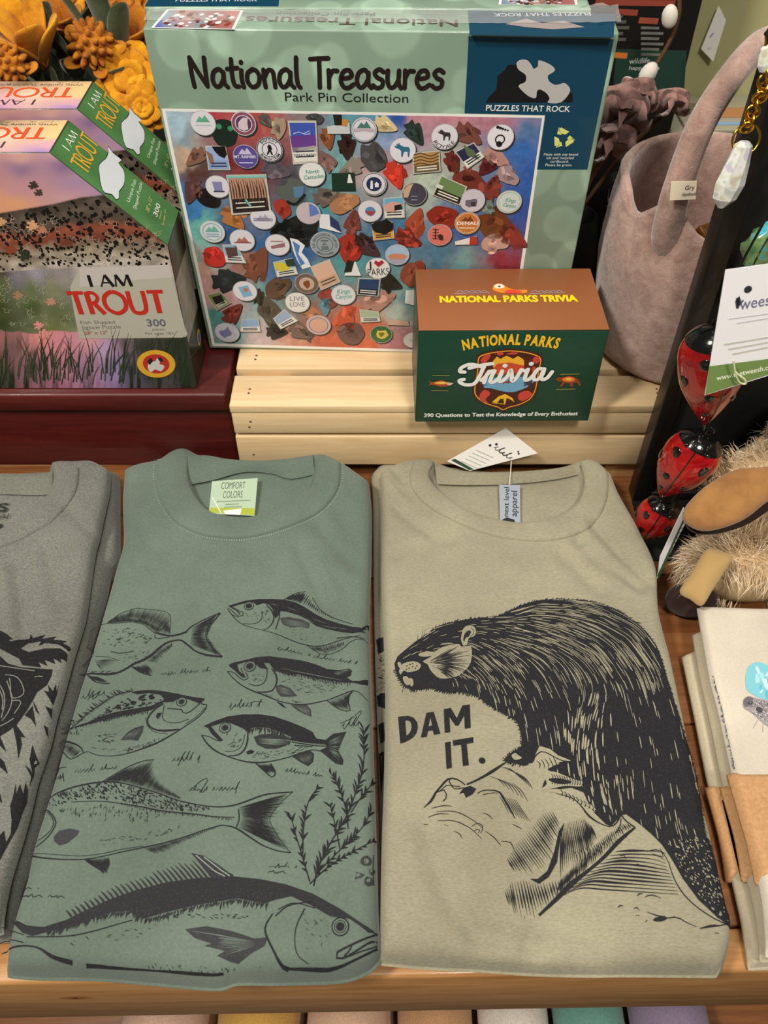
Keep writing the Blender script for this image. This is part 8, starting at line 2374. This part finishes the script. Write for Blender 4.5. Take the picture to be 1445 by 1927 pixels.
felt_flower('bloom', (110, -8), .97, .028, 'golden felt bloom cut by the top edge above the dark amber one', 7, M_YEL, (0, -.5, .85), 1)
felt_flower('bloom', (232, 12), .95, .028, 'amber felt bloom at the top left of the tall puzzle box', 8, M_ORG, (0, -.4, .9), 2)
felt_flower('tulip', (250, 66), .885, .022, 'rounded amber felt tulip touching the top left corner of the tall puzzle box', 9, M_ORG, (.1, -.5, .8), 1)
felt_flower('bloom', (-30, 80), .87, .028, 'golden felt bloom partly outside the left edge', 10, M_YEL, (0, -.5, .85), 1)
t = thing('wicker_basket', 'dark wicker basket holding the yellow felt flowers behind the trout boxes', 'basket', (VB[0], VB[1], .0998))
mb = MB()
mb.lathe([(.001, .001), (.066, .001), (.072, .03), (.077, .075), (.079, .096), (.076, .098), (.073, .09), (.070, .05), (.064, .008), (.001, .006)], (VB[0], VB[1], 0.0998), 40)
part('basket_body', mb, material('dark_wicker', '#2a1c12', .7), t)
# loose leaves fill the dark gaps between the stems
t = thing('felt_foliage', 'dark green felt leaves filling the gaps between the yellow flowers', 'foliage', tuple(VB))
t['kind'] = 'stuff'
mb = MB()
for i in range(60):
    p_ = at_y(np.array((rng.uniform(-30, 262), rng.uniform(20, 190))), rng.uniform(.96, 1.0))
    petal(mb, p_ - [0, 0, .05], (rng.normal(0, .4), -.3, .9), rng.uniform(.05, .085), rng.uniform(.009, .016), .0022, .3)
for x, y, yy, L_, w_, dx in ((106, 95, .865, .075, .010, -.1), (84, 110, .868, .06, .012, .25), (216, 98, .872, .085, .011, -.05), (196, 110, .866, .10, .006, -.25), (34, 92, .862, .06, .011, -.5), (150, 40, .90, .05, .014, 1.2), (140, 118, .858, .05, .010, -.3), (60, 126, .852, .04, .012, .5), (228, 112, .87, .06, .011, .2), (178, 40, .90, .06, .010, .6)):
    petal(mb, at_y(np.array((x, y), float), yy), (dx, -.25, .95), L_, w_, .0026, .25)
part('leaves', mb, M_LEAF, t, kind='stuff')

# ------------------------------------------------------------------ things on the lower shelf, just showing under the rail
def roll(name, lab, x0, x1, y, r, col, seed):
    z0 = -.475
    t = thing(name, lab, 'towel', ((x0 + x1) / 2, y, z0), 'rolled towels on the lower shelf')
    q = np.random.default_rng(seed)
    yy = np.linspace(y - .09, y + .09, 12)
    cx = (x0 + x1) / 2
    m = mat_fabric('rolled_cloth_%d' % seed, [c * .8 for c in col], col, [min(255, c * 1.12) for c in col])
    path = np.stack([np.full(12, cx), yy, np.full(12, z0 + r * 1.04 + .0005)], -1)
    part('rolled_cloth', MB().tube(path, r * (1 + q.normal(0, .01, 12)), 22, flat=1.0), m, t)
    a = np.linspace(0, 5 * np.pi, 70)
    rr = r * (1 - a / a.max() * .9)
    sp_ = np.stack([cx + rr * np.cos(a) * .97, np.full(70, y - .0905), z0 + r * 1.04 + rr * np.sin(a) * .97], -1)
    part('rolled_end', MB().tube(sp_, .0022, 5), m, t)
roll('rolled_towel', 'pale pink rolled towel, leftmost under the front rail', -0.28099999999999997, -0.189, .275, 0.046, [214, 176, 156], 41)
roll('rolled_towel', 'mustard rolled towel beside the pale pink one', -0.179, -0.09100000000000001, .275, 0.044, [208, 162, 84], 42)
roll('rolled_towel', 'peach rolled towel third from the left under the rail', -0.08299999999999999, 0.006999999999999999, .275, 0.045, [216, 178, 150], 43)
roll('rolled_towel', 'tan rolled towel fourth from the left under the rail', 0.015, 0.095, .275, 0.04, [196, 150, 110], 44)
roll('rolled_towel', 'white rolled towel fifth from the left under the rail', 0.10200000000000001, 0.17800000000000002, .275, 0.038, [226, 216, 204], 45)
roll('rolled_towel', 'teal rolled towel beside the white one under the rail', 0.184, 0.26, .275, 0.038, [110, 158, 146], 46)
roll('rolled_towel', 'lilac rolled towel, rightmost under the front rail', 0.266, 0.35, .275, 0.042, [150, 134, 160], 47)
